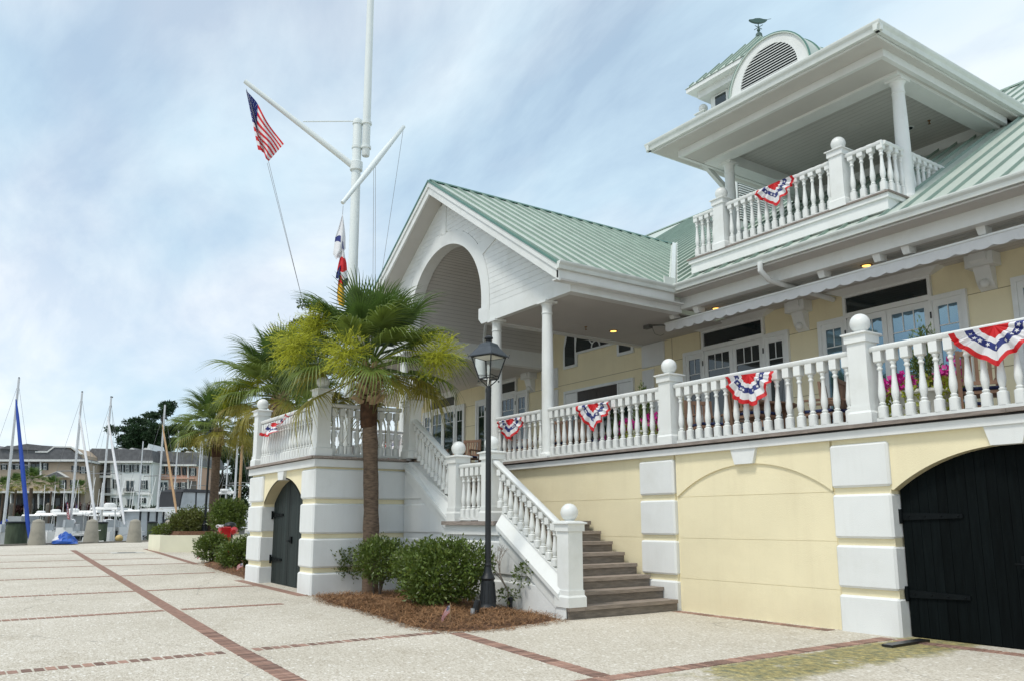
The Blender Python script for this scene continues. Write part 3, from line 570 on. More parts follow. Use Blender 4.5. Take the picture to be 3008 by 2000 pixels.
# entrance: dark double door, sidelights and fan window
m = M(); m.box(-18.81, -18.72, YW - .06, YW + .02, ZD, 5.19); m.box(-15.89, -15.80, YW - .06, YW + .02, ZD, 5.19); m.box(-18.72, -15.89, YW - .06, YW + .02, 5.11, 5.19); m.box(-18.22, -18.16, YW - .064, YW + .02, ZD, 5.11); m.box(-16.44, -16.38, YW - .064, YW + .02, ZD, 5.11)
en = part('entrance', m, WHITE, CH); WALN = mat('dark_walnut_door', (.028, .017, .013, 1), .35, .3, 5, stretch=(6, 6, .5))
for a, b in ((-18.15, -17.305), (-17.295, -16.45)):
    l = part('entrance_door', M().box(a, b, YW - .05, YW + .01, ZD + .01, 5.10), WALN, en)
    cx = (a + b) / 2; o = arc(cx, 4.2, .24, .62, 0, 360, 28)[:-1]; part('oval_pane', M().pxz(o, YW - .062, YW - .045), GLASS, en)
    o2 = arc(cx, 4.2, .28, .66, 0, 360, 28)[:-1]; part('oval_frame', M().pxz(o2, YW - .056, YW - .045), IRON, en)
for a, b in ((-18.72, -18.22), (-16.38, -15.89)): sash(a, b, ZD + .02, 5.10, YW - .045, en, GLASS, 1, 0, st=.1, brail=.9, trail=.34, name='sidelight')
fc = (-17.3, 6.28)
fw = part('fan_window', M().pxz([(-18.82, 5.86), (-18.17, 5.86), (-18.17, 6.22), (-16.43, 6.22), (-16.43, 5.86), (-15.78, 5.86)] + arc(fc[0], fc[1], 1.52, 1.45, 0, 180, 30), YW - .05, YW + .02), WHITE, CH)
part('fan_pane', M().pxz(arc(fc[0], fc[1], .90, 1.30, 0, 180, 30), YW - .058, YW - .03), GLASS, fw)
for s_ in (-1, 1): part('fan_pane', M().pxz([(fc[0] + s_ * .97, 5.94), (fc[0] + s_ * 1.43, 5.94), (fc[0] + s_ * 1.42, 6.5), (fc[0] + s_ * 1.28, 6.9), (fc[0] + s_ * .97, 7.2)], YW - .058, YW - .03), GLASS, fw)
m = M()
for a in (36, 72, 108, 144):
    c, sn = math.cos(math.radians(a)), math.sin(math.radians(a)); m.tube([(fc[0] + .18 * c, YW - .062, fc[1] + .18 * sn), (fc[0] + .9 * c, YW - .062, fc[1] + 1.3 * sn)], .02, 6)
m.tube([(x, YW - .062, z) for x, z in arc(fc[0], fc[1], .18, .18, 0, 180, 16)], .022, 6, False)
part('fan_muntin', m, WHITE, fw)
# ------------------------------------------------------------------ main roof
PT = .637; YG, ZG = 12.62, 6.44
zr = lambda Y: ZG + PT * (Y - YG)
YRG = 23.3; ZRG = zr(YRG)
XC = -17.52; PS = .675; ZA = 10.04; XE = -12.14
zp = lambda X: ZA - PS * abs(X - XC)
def yval(X):                                        # valley between porch and main roof
    return YG + (max(ZG, zp(X)) - ZG) / PT
m = M(); xs = [-30, 2 * XC - XE]
th = .05
m.add([(-30, YG, ZG), (2 * XC - XE, YG, ZG), (XC, 18.32, zr(18.32)), (XE, YG, ZG), (8, YG, ZG), (8, YRG, ZRG), (-30, YRG, ZRG), (8, 34, ZG), (-30, 34, ZG)], [(0, 1, 2, 3, 4, 5, 6), (6, 5, 7, 8)])
m.add([(-30, YG, ZG), (-30, YRG, ZRG), (-30, 34, ZG), (8, YG, ZG), (8, YRG, ZRG), (8, 34, ZG)], [(0, 1, 2), (3, 5, 4)])
mr = part('main_roof', m, ROOFM, CH)
def seam(a, b, parent, up, w=.024, h=.05, mt=None):
    a = Vector(a); b = Vector(b); d = (b - a).normalized(); up = Vector(up).normalized(); sd_ = d.cross(up).normalized() * w / 2
    m = M(); m.hexa([a - sd_, a + sd_, a + sd_ * .6 + up * h, a - sd_ * .6 + up * h], [b - sd_, b + sd_, b + sd_ * .6 + up * h, b - sd_ * .6 + up * h]); return part('roof_seam', m, mt or SEAMM, parent)
X = -29.8
while X < 4:
    y0 = YG
    if abs(X - XC) < XC * 0 + (XE - XC): y0 = yval(X) + .16
    if not (-26.5 < X < XC - 4.0): seam((X, y0 + .02, zr(y0 + .02)), (X, YRG, ZRG), mr, (0, -PT, 1))
    X += .40
seam((-30, YRG, ZRG), (8, YRG, ZRG), mr, (0, 0, 1), .12, .06)
# eave: gutter, soffit, frieze beam
def gutter(p0, p1, zt, d=.13, hgt=.15, out=(0, -1), parent=None, name='gutter'):
    p0 = Vector(p0); p1 = Vector(p1); o = Vector(out)
    prof = [(.0, -hgt), (.07, -hgt), (.085, -hgt * .55), (d - .01, -hgt * .3), (d, -.02), (d, 0), (d - .015, 0), (.01, -.01), (0, -.01)]
    return part(name, M().hexa([(p0.x + o.x * a, p0.y + o.y * a, zt + z) for a, z in prof], [(p1.x + o.x * a, p1.y + o.y * a, zt + z) for a, z in prof]), GUT, parent or mr)
gutter((XE - .02, YG + .01), (6, YG + .01), ZG + .02)
part('soffit', M().box(-12.3, 6, YG, 13.03, 6.27, 6.30), CEIL, mr); part('frieze_beam', M().box(-12.34, 6, 13.0, 13.2, ZS - .005, 6.28), WHITE, mr); part('fascia', M().box(-12.2, 6, YG + .02, YG + .06, 6.28, 6.43), WHITE, mr)
part('soffit', M().box(-12.34, 6, 13.2, YW, ZS, ZS + .02), CEIL, mr)
m = M()
for k in range(9): m.box(-12.3, 6, 13.32 + k * .16, 13.326 + k * .16, ZS - .003, ZS + .01)
part('bead_groove', m, mat('groove_grey', (.40, .39, .37, 1), .8), mr)
part('soffit', M().box(-30, 2 * XC + 12.34, 12.7, YW, ZS, ZS + .02), CEIL, mr); part('frieze_beam', M().box(-30, 2 * XC + 12.34, 12.7, 12.9, ZS - .005, 6.40), WHITE, mr)
# ------------------------------------------------------------------ gabled porch
YP = 9.9; YK = 9.43; ZBm = 5.95; XR = -12.35; XL = 2 * XC - XR
m = M()
for s in (1, -1):
    e = XC + s * (XE - XC); A = [(XC, YK, ZA), (e, YK, zp(e)), (e, YG, zp(e)), (XC, 18.32, ZA)]
    m.add(A + [(x, y, z - .04) for x, y, z in A], [(0, 1, 2, 3) if s > 0 else (3, 2, 1, 0), (7, 6, 5, 4) if s > 0 else (4, 5, 6, 7), (0, 4, 5, 1), (1, 5, 6, 2)])
pr = part('porch_roof', m, ROOFM, CH)
Y = YK + .04
while Y < 18.2:
    xv = XE
    if Y > YG - .1: xv = min(XE, XC + (ZA - zr(max(Y, YG))) / PS) - .15
    seam((XC + .03, Y, ZA - .02), (xv, Y, zp(xv)), pr, (PS, 0, 1)); 
    if Y < 13: seam((XC - .03, Y, ZA - .02), (2 * XC - XE, Y, zp(XE)), pr, (-PS, 0, 1))
    Y += .385
seam((XC, YK, ZA - .01), (XC, 18.3, ZA - .01), pr, (0, 0, 1), .16, .05, ROOFD)
# valley flashing: two pale folded strips
m = M(); v0 = Vector((XE, YG, zr(YG))); v1 = Vector((XC, 18.32, ZA))
n1 = Vector((PS, 0, 1)).normalized(); n2 = Vector((0, -PT, 1)).normalized(); dv = (v1 - v0).normalized(); a = dv.cross(n1) * .11; b_ = dv.cross(n2) * .11
for w, nn in ((a, n1), (-b_, n2)):
    if w.dot(Vector((-1, -1, 0))) < 0 and w is a: w = -w
    o = nn * .072
    m.add([v0 + o, v1 + o, v1 + w + o, v0 + w + o, v0 - nn * .02, v1 - nn * .02, v1 + w - nn * .02, v0 + w - nn * .02], [(0, 1, 2, 3), (3, 2, 6, 7), (0, 3, 7, 4)])
part('valley_flashing', m, GUT, pr)
m = M(); m.box(XE - .35, XE + .02, YG - .02, YG + .01, zr(YG) + .0, zr(YG) + .17); m.box(XE + .02, XE + .05, YG - .34, YG - .02, zr(YG), zr(YG) + .17); part('splash_guard', m, GUT, pr)
# rakes
for s in (1, -1):
    e = XC + s * (XE - XC)
    for (y0, y1, t0, t1, mt) in ((YK - .03, YK + .03, -.03, -.16, WHITE), (YK, YK + .05, -.16, -.36, WHITE)):
        part('rake_board', M().hexa([(XC, y0, ZA + t0), (e, y0, zp(e) + t0), (e, y0, zp(e) + t1), (XC, y0, ZA + t1)], [(XC, y1, ZA + t0), (e, y1, zp(e) + t0), (e, y1, zp(e) + t1), (XC, y1, ZA + t1)]), mt, pr)
    part('roof_edge_flashing', M().hexa([(XC, YK - .05, ZA + .02), (e, YK - .05, zp(e) + .02), (e, YK - .05, zp(e) - .03), (XC, YK - .05, ZA - .03)], [(XC, YK + .02, ZA + .02), (e, YK + .02, zp(e) + .02), (e, YK + .02, zp(e) - .03), (XC, YK + .02, ZA - .03)]), ROOFD, pr)
    part('rake_soffit', M().hexa([(XC, YK + .05, ZA - .34), (e, YK + .05, zp(e) - .34), (e, YP, zp(e) - .34), (XC, YP, ZA - .34)], [(XC, YK + .05, ZA - .31), (e, YK + .05, zp(e) - .31), (e, YP, zp(e) - .31), (XC, YP, ZA - .31)]), CEIL, pr)
gutter((XE - .01, YK - .04), (XE - .01, YG), zp(XE) + .02, out=(1, 0), parent=pr)
part('eave_fascia', M().box(XE - .06, XE - .01, YK, YG, zp(XE) - .30, zp(XE) - .01), WHITE, pr)
part('eave_soffit', M().box(XR - .02, XE - .02, YK + .02, YG + .3, zp(XE) - .32, zp(XE) - .29), WHITE, pr)
# gable wall: base sheet, arch surround, clapboards
RI, RO, ZSP = 1.82, 2.16, 6.55
zw = lambda X: ZA - .34 - PS * abs(X - XC)
ain = arc(XC, ZSP, RI, RI, 0, 180, 36); aout = arc(XC, ZSP, RO, RO, 0, 180, 36)
gb = part('gable_wall', M().pxz([(XR, ZBm), (XR, zw(XR)), (XC, zw(XC)), (XL, zw(XL)), (XL, ZBm), (XC - RO, ZBm), (XC - RO, ZSP)] + aout[::-1][1:-1] + [(XC + RO, ZSP), (XC + RO, ZBm)], YP + .02, YP + .14), WHITE, CH)
part('arch_surround', M().pxz([(XC + RI, ZBm + .1)] + [(XC + RO, ZBm + .0)] + aout + [(XC - RO, ZBm), (XC - RI, ZBm + .1)] + ain[::-1], YP - .012, YP + .30), WHITE, gb)
for s in (1, -1):
    xa = XC + s * RI
    part('impost', M().pxz([(xa - s * .11, 6.08), (xa + s * .02, ZBm + .0), (xa + s * .30, ZBm), (xa + s * .30, 6.33), (xa - s * .11, 6.33)], YP - .018, YP + .32), WHITE, gb)
z = ZBm + .25
part('beam_face', M().box(XC + RO, XR, YP - .006, YP + .019, ZBm - .004, ZBm + .26), WHITE, gb); part('beam_face', M().box(XL, XC - RO, YP - .006, YP + .019, ZBm - .004, ZBm + .26), WHITE, gb)
while z < zw(XC) - .1:
    z1 = z + .128
    for s in (1, -1):
        def inner(zz): return (RO + .005 if zz <= ZSP else (math.sqrt(max(0, RO * RO - (zz - ZSP) ** 2)) + .005 if zz < ZSP + RO else .07))
        i0, i1 = max(.07, inner(z)), max(.07, inner(z1 - .01)); o0, o1 = (ZA - .34 - z) / PS, (ZA - .34 - z1) / PS
        if o1 > i1 + .02 and o0 > i0:
            P = [(XC + s * i0, z), (XC + s * o0, z), (XC + s * o1, z1 - .003), (XC + s * i1, z1 - .003)]
            part('clapboard', M().hexa([(P[0][0], YP - .0035, P[0][1]), (P[1][0], YP - .0035, P[1][1]), (P[2][0], YP - .0005, P[2][1]), (P[3][0], YP - .0005, P[3][1])], [(x, YP + .03, zz) for x, zz in P]), WHITE, gb)
    z = z1
part('king_board', M().box(XC - .10, XC + .10, YP - .02, YP + .03, ZSP + RO - .02, zw(XC) - .02), WHITE, gb)
for s in (1, -1):
    dx, dz = math.cos(math.radians(35)), math.sin(math.radians(35)); a = (XC + s * RO * math.cos(math.radians(30)), ZSP + RO * math.sin(math.radians(30))); u = (s * .82, .57); pL = .9
    q = [(a[0], a[1]), (a[0] + u[0] * pL * .8, a[1] + u[1] * pL * .45), (a[0] + u[0] * pL * .55, a[1] + u[1] * pL * .45 + .22), (a[0] - s * .22, a[1] + .30)]
    part('brace_board', M().pxz(q, YP - .02, YP + .02), WHITE, gb)
# side beams, flat ceilings, vault
for x0, x1 in ((XR - .22, XR), (XL, XL + .22)): part('side_beam', M().box(x0, x1, YP + .14, 13.05, ZBm, ZBm + .30), WHITE, gb)
part('porch_ceiling', M().box(-15.42, XR - .22, YP + .14, YW, ZBm + .03, ZBm + .06), CEIL, gb); part('porch_ceiling', M().box(XL + .22, 2 * XC + 15.42, YP + .14, YW, ZBm + .03, ZBm + .06), CEIL, gb)
for x0, x1 in ((-15.62, -15.40), (2 * XC + 15.40, 2 * XC + 15.62)): part('vault_beam', M().box(x0, x1, YP + .30, YW, ZBm + .005, 6.42), WHITE, gb)
m = M(); va = arc(XC, 6.42, 1.92, 1.98, 0, 180, 28)
m.pxz(va + [(x + (x - XC) * .03, z + .08) for x, z in va[::-1]], YP + .3, YW); vt = part('barrel_vault', m, CEIL, gb, 40)
m = M()
for i in range(1, 58):
    a = math.pi * i / 58; x, z = XC + 1.915 * math.cos(a), 6.42 + 1.975 * math.sin(a); t = Vector((-math.sin(a), 0, math.cos(a))); n = Vector((-math.cos(a), 0, -math.sin(a)))
    p = Vector((x, 0, z)); c4 = [p - t * .006, p + t * .006, p + t * .006 + n * .004, p - t * .006 + n * .004]; m.hexa([(q.x, YP + .3, q.z) for q in c4], [(q.x, YW, q.z) for q in c4])
part('bead_groove', m, MATS['groove_grey'], vt)
for yy in (12.3,): part('vault_rib', M().pxz(arc(XC, 6.42, 1.92, 1.98, 0, 180, 28) + arc(XC, 6.42, 1.87, 1.93, 0, 180, 28)[::-1], yy, yy + .07), WHITE, vt)
def column(x, y, z0, z1, r=.128):
    h = z1 - z0; m = M(); m.box(x - r * 1.35, x + r * 1.35, y - r * 1.35, y + r * 1.35, z0, z0 + .05); m.lathe([(r * 1.3, .05), (r * 1.34, .08), (r * 1.25, .11), (r * 1.05, .125), (r, .16), (r, h * .33), (r * .93, h * .66), (r * .83, h - .30), (r * .83, h - .28), (r * .92, h - .27), (r * .92, h - .245), (r * .83, h - .235), (r * .85, h - .1), (r * 1.05, h - .06), (r * 1.15, h - .05)], (x, y, z0), 24); m.box(x - r * 1.22, x + r * 1.22, y - r * 1.22, y + r * 1.22, z1 - .05, z1)
    return part('column', m, WHITE, CH, 40)
for x in (-13.28, -15.2, 2 * XC + 13.28, 2 * XC + 15.2): column(x, YP + .10, ZD, ZBm + .005)
# ------------------------------------------------------------------ upper balcony tower
TX0, TX1, TY, TZ = -12.0, -7.39, 13.03, 7.07
m = M(); m.box(TX0, TX1, TY, 17.4, 6.76, TZ - .10); tb = part('balcony_base', m, WHITE, CH)
m = M(); m.box(TX0 - .04, TX1 + .04, TY - .04, 17.4, TZ - .10, TZ - .015); part('base_moulding', m, WHITE, tb); part('balcony_floor', M().box(TX0 - .07, TX1 + .07, TY - .07, 17.4, TZ - .015, TZ + .015), DECK, tb)
ZT = 8.08
newel(-8.31, TY + .09, TZ, 8.21, half=True); newel(-11.14, TY + .09, TZ, 8.21)
YB = TY + .09
rail_line((-11.0, YB), (-8.45, YB), (ZT, ZT), (TZ + .08, TZ + .08), n=13, me=BALU); rail_line((-8.17, YB), (-7.46, YB), (ZT, ZT), (TZ + .08, TZ + .08), n=3, ends=(.1, .03), me=BALU); rail_line((-11.9, YB), (-11.28, YB), (ZT, ZT), (TZ + .08, TZ + .08), n=3, ends=(.03, .1), me=BALU)
rail_line((-7.46, YB), (-7.46, 15.3), (ZT, ZT), (TZ + .08, TZ + .08), ends=(.19, .1), me=BALU); rail_line((-11.9, YB), (-11.9, 15.3), (ZT, ZT), (TZ + .08, TZ + .08), ends=(.19, .1), me=BALU)
column(-7.46, 13.82, TZ, 9.46, .13); column(-11.62, 14.0, TZ, 9.46, .13)
part('balcony_back_wall', M().box(TX0 + .3, TX1 - .2, 17.4, 17.5, 7, 9.8), WSTUC, tb)
# entablature in steps, ceiling, gutters
en_m = M()
def ring(m, x0, x1, y0, y1, w, z0, z1):
    m.box(x0, x1, y0, y0 + w, z0, z1); m.box(x0, x0 + w, y0 + w, y1, z0, z1); m.box(x1 - w, x1, y0 + w, y1, z0, z1)
EX0, EX1, EY = -12.52, -6.98, 12.43
m = M(); ring(m, -11.95, -7.30, 13.55, 17.4, .35, 9.46, 9.72); ent = part('tower_beam', m, WHITE, CH)
m = M(); ring(m, -12.12, -7.16, 12.88, 17.4, .08, 9.50, 9.67); part('frieze_moulding', m, WHITE, ent)
m = M(); m.box(-12.04, -7.24, 12.96, 13.56, 9.515, 9.54); m.box(-12.04, -11.94, 13.56, 17.4, 9.515, 9.54); m.box(-7.31, -7.24, 13.56, 17.4, 9.515, 9.54); part('soffit', m, CEIL, ent)
m = M(); m.box(EX0 + .05, EX1 - .05, EY + .05, 12.89, 9.648, 9.68); m.box(EX0 + .05, -12.11, 12.89, 19, 9.648, 9.68); m.box(-7.17, EX1 - .05, 12.89, 19, 9.648, 9.68); part('soffit', m, CEIL, ent)
part('balcony_ceiling', M().box(-11.7, -7.6, 13.8, 17.4, 9.70, 9.73), CEIL, ent)
m = M()
for k in range(24): m.box(-11.7, -7.6, 13.95 + k * .145, 13.957 + k * .145, 9.697, 9.71)
part('bead_groove', m, MATS['groove_grey'], ent)
TC = (EX0 + EX1) / 2; TZ2 = 9.84; zrg = TZ2 + (EX1 - TC) * .6
m = M(); m.add([(EX0, EY, TZ2), (EX1, EY, TZ2), (EX1, 24, TZ2), (EX0, 24, TZ2), (TC, EY + (EX1 - TC), zrg), (TC, 24, zrg)], [(0, 1, 4), (1, 2, 5, 4), (3, 0, 4, 5), (2, 3, 5)])
tr = part('tower_roof', m, ROOFM, CH)
m = M(); m.box(EX0 + .03, EX1 - .03, EY + .03, EY + .08, 9.66, 9.83); m.box(EX1 - .08, EX1 - .03, EY + .08, 19, 9.66, 9.83); m.box(EX0 + .03, EX0 + .08, EY + .08, 19, 9.66, 9.83); part('fascia', m, WHITE, tr)
gutter((EX0 - .1, EY + .02), (EX1 + .1, EY + .02), TZ2 + .02, hgt=.17, parent=tr); gutter((EX1 - .02, EY - .1), (EX1 - .02, 18.7), TZ2 + .02, hgt=.17, out=(1, 0), parent=tr); gutter((EX0 + .02, EY - .1), (EX0 + .02, 18.7), TZ2 + .02, hgt=.17, out=(-1, 0), parent=tr)
for k in range(1, 14):
    x = EX0 + k * .4; dy_ = min(x - EX0, EX1 - x); seam((x, EY + .02, TZ2), (x, EY + dy_, TZ2 + dy_ * .6), tr, (0, -.6, 1))
# arched louvre dormer
DX, DY, DZ, DR = -9.58, 12.88, 10.14, 1.0
dm = part('dormer', M().pxz(arc(DX, DZ, DR * .96, DR * .96, 0, 180, 28), DY + .03, 14.6), WHITE, CH)
part('dormer_surround', M().pxz(arc(DX, DZ, DR * .96, DR * .96, 0, 180, 28) + arc(DX, DZ + .10, DR * .70, DR * .70, 0, 180, 28)[::-1], DY - .01, DY + .06), WHITE, dm); part('dormer_sill', M().box(DX - DR * .96, DX + DR * .96, DY - .03, DY + .06, DZ - .06, DZ + .11), WHITE, dm)
part('louvre_back', M().pxz(arc(DX, DZ + .10, DR * .70, DR * .70, 0, 180, 28), DY + .02, DY + .029), mat('louvre_dark', (.02, .03, .035, 1), .7), dm)
k = 0; zz = DZ + .13
while zz < DZ + .10 + DR * .68:
    h = math.sqrt(max(.001, (DR * .70) ** 2 - (zz - DZ - .10) ** 2)); part('louvre_slat', M().hexa([(DX - h, DY - .015, zz), (DX + h, DY - .015, zz), (DX + h, DY - .015, zz + .016), (DX - h, DY - .015, zz + .016)], [(DX - h, DY + .02, zz + .022), (DX + h, DY + .02, zz + .022), (DX + h, DY + .02, zz + .038), (DX - h, DY + .02, zz + .038)]), WHITE, dm); zz += .058
part('dormer_roof', M().pxz(arc(DX, DZ, DR * .96 + .022, DR * .96 + .022, 0, 180, 28) + arc(DX, DZ, DR * .96 + .002, DR * .96 + .002, 0, 180, 28)[::-1], DY - .045, 14.8), ROOFM, dm, 40)
for yy in (DY - .04, DY + .42, DY + .95): part('dormer_seam', M().pxz(arc(DX, DZ, DR * .96 + .045, DR * .96 + .045, 0, 180, 28) + arc(DX, DZ, DR * .96 + .02, DR * .96 + .02, 0, 180, 28)[::-1], yy, yy + .035), ROOFD, dm)
m = M(); m.pyz(arc(14.75, DZ, .93, .93, 0, 180, 24) + arc(14.75, DZ, .88, .88, 0, 180, 24)[::-1], TC, -8.05); part('side_dormer_roof', m, ROOFM, dm, 40); part('side_dormer_face', M().pyz(arc(14.75, DZ, .88, .88, 0, 180, 24), TC, -8.12), WHITE, dm)
# louvred dormer on the main roof seen through the balcony
lx = -13.6; part('louvre_wall', M().box(lx - .12, lx, 16.65, 19.5, 8.8, 10.7), WHITE, CH); lv = CH.children[-1]
part('louvre_back', M().box(lx, lx + .012, 16.7, 18.9, 9.3, 10.55), MATS['louvre_dark'], lv)
for k in range(18): part('louvre_slat', M().box(lx + .005, lx + .05, 16.7, 18.9, 9.33 + k * .068, 9.36 + k * .068), WHITE, lv)
m = M(); bk = [(-12.3, 13.98, 9.66), (-12.3, 14.85, 9.30)]
part('eave_bracket', M().pyz([(13.9, 9.64), (14.1, 9.64), (14.85, 9.20), (14.85, 9.06)], -12.35, -12.25), WHITE, ent)
# ------------------------------------------------------------------ cupola
CX, CY_, CZE, CA, CZA = -10.75, 14.2, 11.12, 1.2, 12.28
cp = part('cupola', M().box(CX - .80, CX + .80, CY_ - .80, CY_ + .80, 10.0, 11.1), WHITE, CH)
m = M(); m.add([(CX - CA, CY_ - CA, CZE), (CX + CA, CY_ - CA, CZE), (CX + CA, CY_ + CA, CZE), (CX - CA, CY_ + CA, CZE), (CX, CY_, CZA)], [(0, 1, 4), (1, 2, 4), (2, 3, 4), (3, 0, 4), (3, 2, 1, 0)]); cr = part('cupola_roof', m, ROOFM, cp)
for i in range(-5, 6):
    x = CX + i * .21; t = 1 - abs(i * .21) / CA; seam((x, CY_ - CA, CZE), (x, CY_ - CA + CA * t, CZE + (CZA - CZE) * t), cp, (0, -1, 1), .016, .03)
m = M(); m.box(CX - CA + .02, CX + CA - .02, CY_ - CA + .02, CY_ + CA - .02, CZE - .10, CZE - .01); part('cupola_fascia', m, WHITE, cp); part('cupola_cornice', M().box(CX - CA + .2, CX + CA - .2, CY_ - CA + .2, CY_ + CA - .2, CZE - .26, CZE - .10), WHITE, cp)
for i in (-.5, 0, .5):
    part('cupola_window', M().box(CX + i - .2, CX + i + .2, CY_ - .82, CY_ - .79, 10.45, 10.84), WHITE, cp); part('pane', M().box(CX + i - .15, CX + i + .15, CY_ - .83, CY_ - .815, 10.5, 10.8), GLASS, cp)
newel(-11.78, 13.4, 10.0, 10.58, rb=.12, w=.10)
m = M(); m.lathe([(.08, 0), (.07, .07), (.025, .12)], (CX, CY_, CZA - .04), 12); m.lathe([(.012, 0), (.012, .4)], (CX, CY_, CZA), 8); m.ball((CX, CY_, CZA + .13), .04, 12, 8)
m.tube([(CX - .12, CY_, CZA + .2), (CX + .12, CY_, CZA + .2)], .008, 6); m.tube([(CX, CY_ - .12, CZA + .2), (CX, CY_ + .12, CZA + .2)], .008, 6)
wv = part('weather_vane', m, mat('aged_copper', (.05, .10, .09, 1), .5), cp)
u = Vector((R[0][0], R[0][1], 0)).normalized(); pc = Vector((CX, CY_, CZA + .36)); hl = []
for i in range(13):
    s_ = -1 + 2 * i / 12; hl.append((s_ * .21, -.06 * (1 - s_ * s_) ** .7 + .02 * s_ * s_))
top = [(.36, .045), (-.36, .045)]; w2 = Vector((-u.y, u.x, 0)) * .03
poly = [(a, b) for a, b in hl] + [(.12, .03), (.03, .055), (-.07, .05), (-.12, .03)]
m = M(); m.hexa([pc + u * a + Vector((0, 0, b)) - w2 for a, b in poly], [pc + u * a + Vector((0, 0, b)) + w2 for a, b in poly]); m.tube([pc + u * .18 + Vector((0, 0, .03)), pc + u * .3 + Vector((0, 0, .055))], .005, 5); part('vane_boat', m, MATS['aged_copper'], wv)
# ------------------------------------------------------------------ awning, soffit blocks, lamps, corbels, downspout
AY = 13.25; ax0 = on(1, AY, 1958, 978)[0]; zb_ = 5.66; ax1 = 5.5
aw = part('awning', M().pyz([(AY - .02, zb_ + .12), (AY - .02, zb_ + .21), (AY + .10, zb_ + .24), (AY + .30, zb_ + .20), (AY + .28, zb_ + .1), (AY + .1, zb_ + .08)], ax0, ax1), CANV, CH)
m = M(); n = int((ax1 - ax0) / .05); top = []; bot = []
for i in range(n + 1):
    x = ax0 + (ax1 - ax0) * i / n; sc = abs(math.sin(math.pi * (x - ax0) / .30)) ** .6; y = AY - .045 + .008 * math.sin(x * 9) + .006 * math.sin(x * 23); m.v += [(x, AY - .03, zb_ + .20), (x, y, zb_ + .05 - .05 * sc)]
for i in range(n): m.f.append((2 * i, 2 * i + 1, 2 * i + 3, 2 * i + 2)); m.m.append(0)
m.f += [tuple(reversed(f)) for f in []]
part('valance', m, CANV, aw)
part('awning_bar', M().box(ax0 - .02, ax1, AY - .05, AY + .0, zb_ + .19, zb_ + .225), WHITE, aw)
for q in ((1980, 930), (2052, 912), (2420, 808), (2583, 760), (2668, 737), (2890, 680)):
    p = on(2, ZS - .06, *q); part('awning_bracket', M().hexa([(p[0] - .07, p[1] - .12, ZS), (p[0] + .07, p[1] - .12, ZS), (p[0] + .07, p[1] + .14, ZS), (p[0] - .07, p[1] + .14, ZS)], [(p[0] - .06, p[1] - .06, ZS - .13), (p[0] + .06, p[1] - .06, ZS - .13), (p[0] + .06, p[1] + .14, ZS - .10), (p[0] - .06, p[1] + .14, ZS - .10)]), WHITE, aw)
GLOW = mat('lit_lamp_lens', (.9, .6, .2, 1), .4, .02, emis=((1.0, .56, .12), 2.6)); TRIMB = mat('bronze_trim', (.20, .11, .04, 1), .4)
def downlight(p, lit=True, parent=None):
    m = M(); m.lathe([(.095, -.012), (.11, 0), (.11, .004)], tuple(p), 18); o = part('downlight', m, TRIMB if lit else WHITE, parent or CH)
    part('lens', M().lathe([(.075, -.016), (.075, -.011)], tuple(p), 16), GLOW if lit else MATS['louvre_dark'], o)
for q in ((2104, 906), (2545, 780)): downlight(on(2, ZS, *q))
for q in ((1802, 972), ): downlight(on(2, ZBm + .03, *q))
downlight(on(2, ZBm + .03, 1427, 1083)) if False else None
for q in ((2489, 293), (2303, 381), (2670, 377)): downlight(on(2, 9.70, *q), False)
def sprinkler(p):
    m = M(); m.lathe([(.035, 0), (.03, -.015), (.012, -.02), (.012, -.07), (.03, -.075), (.03, -.08)], tuple(p), 10); part('sprinkler', m, TRIMB, CH)
for q, z in (((1721, 960), ZBm + .03), ((2531, 250), 9.70), ((2224, 405), 9.70), ((2729, 355), 9.70)): sprinkler(on(2, z, *q))
for q, z in (((1690, 955), ZBm + .03), ((2510, 375), 9.70)): p = on(2, z, *q); part('ceiling_speaker', M().lathe([(.14, -.008), (.15, 0)], tuple(p), 20), CEIL, CH)
p = on(1, AY + .05, 1905, 957); p2 = on(1, AY + .05, 1965, 955)
m = M(); m.box(p[0] - .12, p[0] + .08, p[1] - .06, p[1] + .06, p[2] - .07, p[2] + .03); m.tube([p, p2], .02, 6); m.tube([(p[0] + .1, p[1], p[2] - .02), (p[0] + .2, p[1], p[2] - .24), (p[0] + .38, p[1], p[2] - .32), (p[0] + .5, p[1], p[2] - .3)], .006, 5); part('awning_motor', m, mat('grey_housing', (.12, .12, .11, 1), .5), CH)
def corbel(x):
    pr_ = [(YW, 6.03), (YW - .34, 6.03), (YW - .34, 5.90), (YW - .29, 5.84), (YW - .22, 5.78), (YW - .18, 5.66), (YW - .15, 5.56), (YW - .08, 5.45), (YW, 5.40)]
    c = part('corbel', M().pyz(pr_, x - .14, x + .14).box(x - .24, x + .24, YW - .30, YW + .0, 5.80, 6.028), WHITE, CH); part('corbel_drop', M().ball((x, YW - .16, 5.50), .085, 14, 8), WHITE, c, 60)
for x in (-10.5, -6.68, -20.45): corbel(x)
a = on(1, 12.6, 2229, 800); m = M(); x = on(1, 12.5, 2230, 820)[0]
prf = [(x, 12.55, 6.34), (x, 12.55, 6.18), (x + .02, 12.75, 6.02), (x + .05, 13.3, 5.98), (x + .07, YW - .05, 5.92)]
m = M(); m.tube(prf, .055, 10); part('downspout', m, WHITE, CH, 40)
# small door light brackets left of the entrance
part('door_mat', M().box(-5.60, -5.47, 8.95, 9.74, .004, .03), mat('black_rubber', (.012, .013, .015, 1), .35), CH)
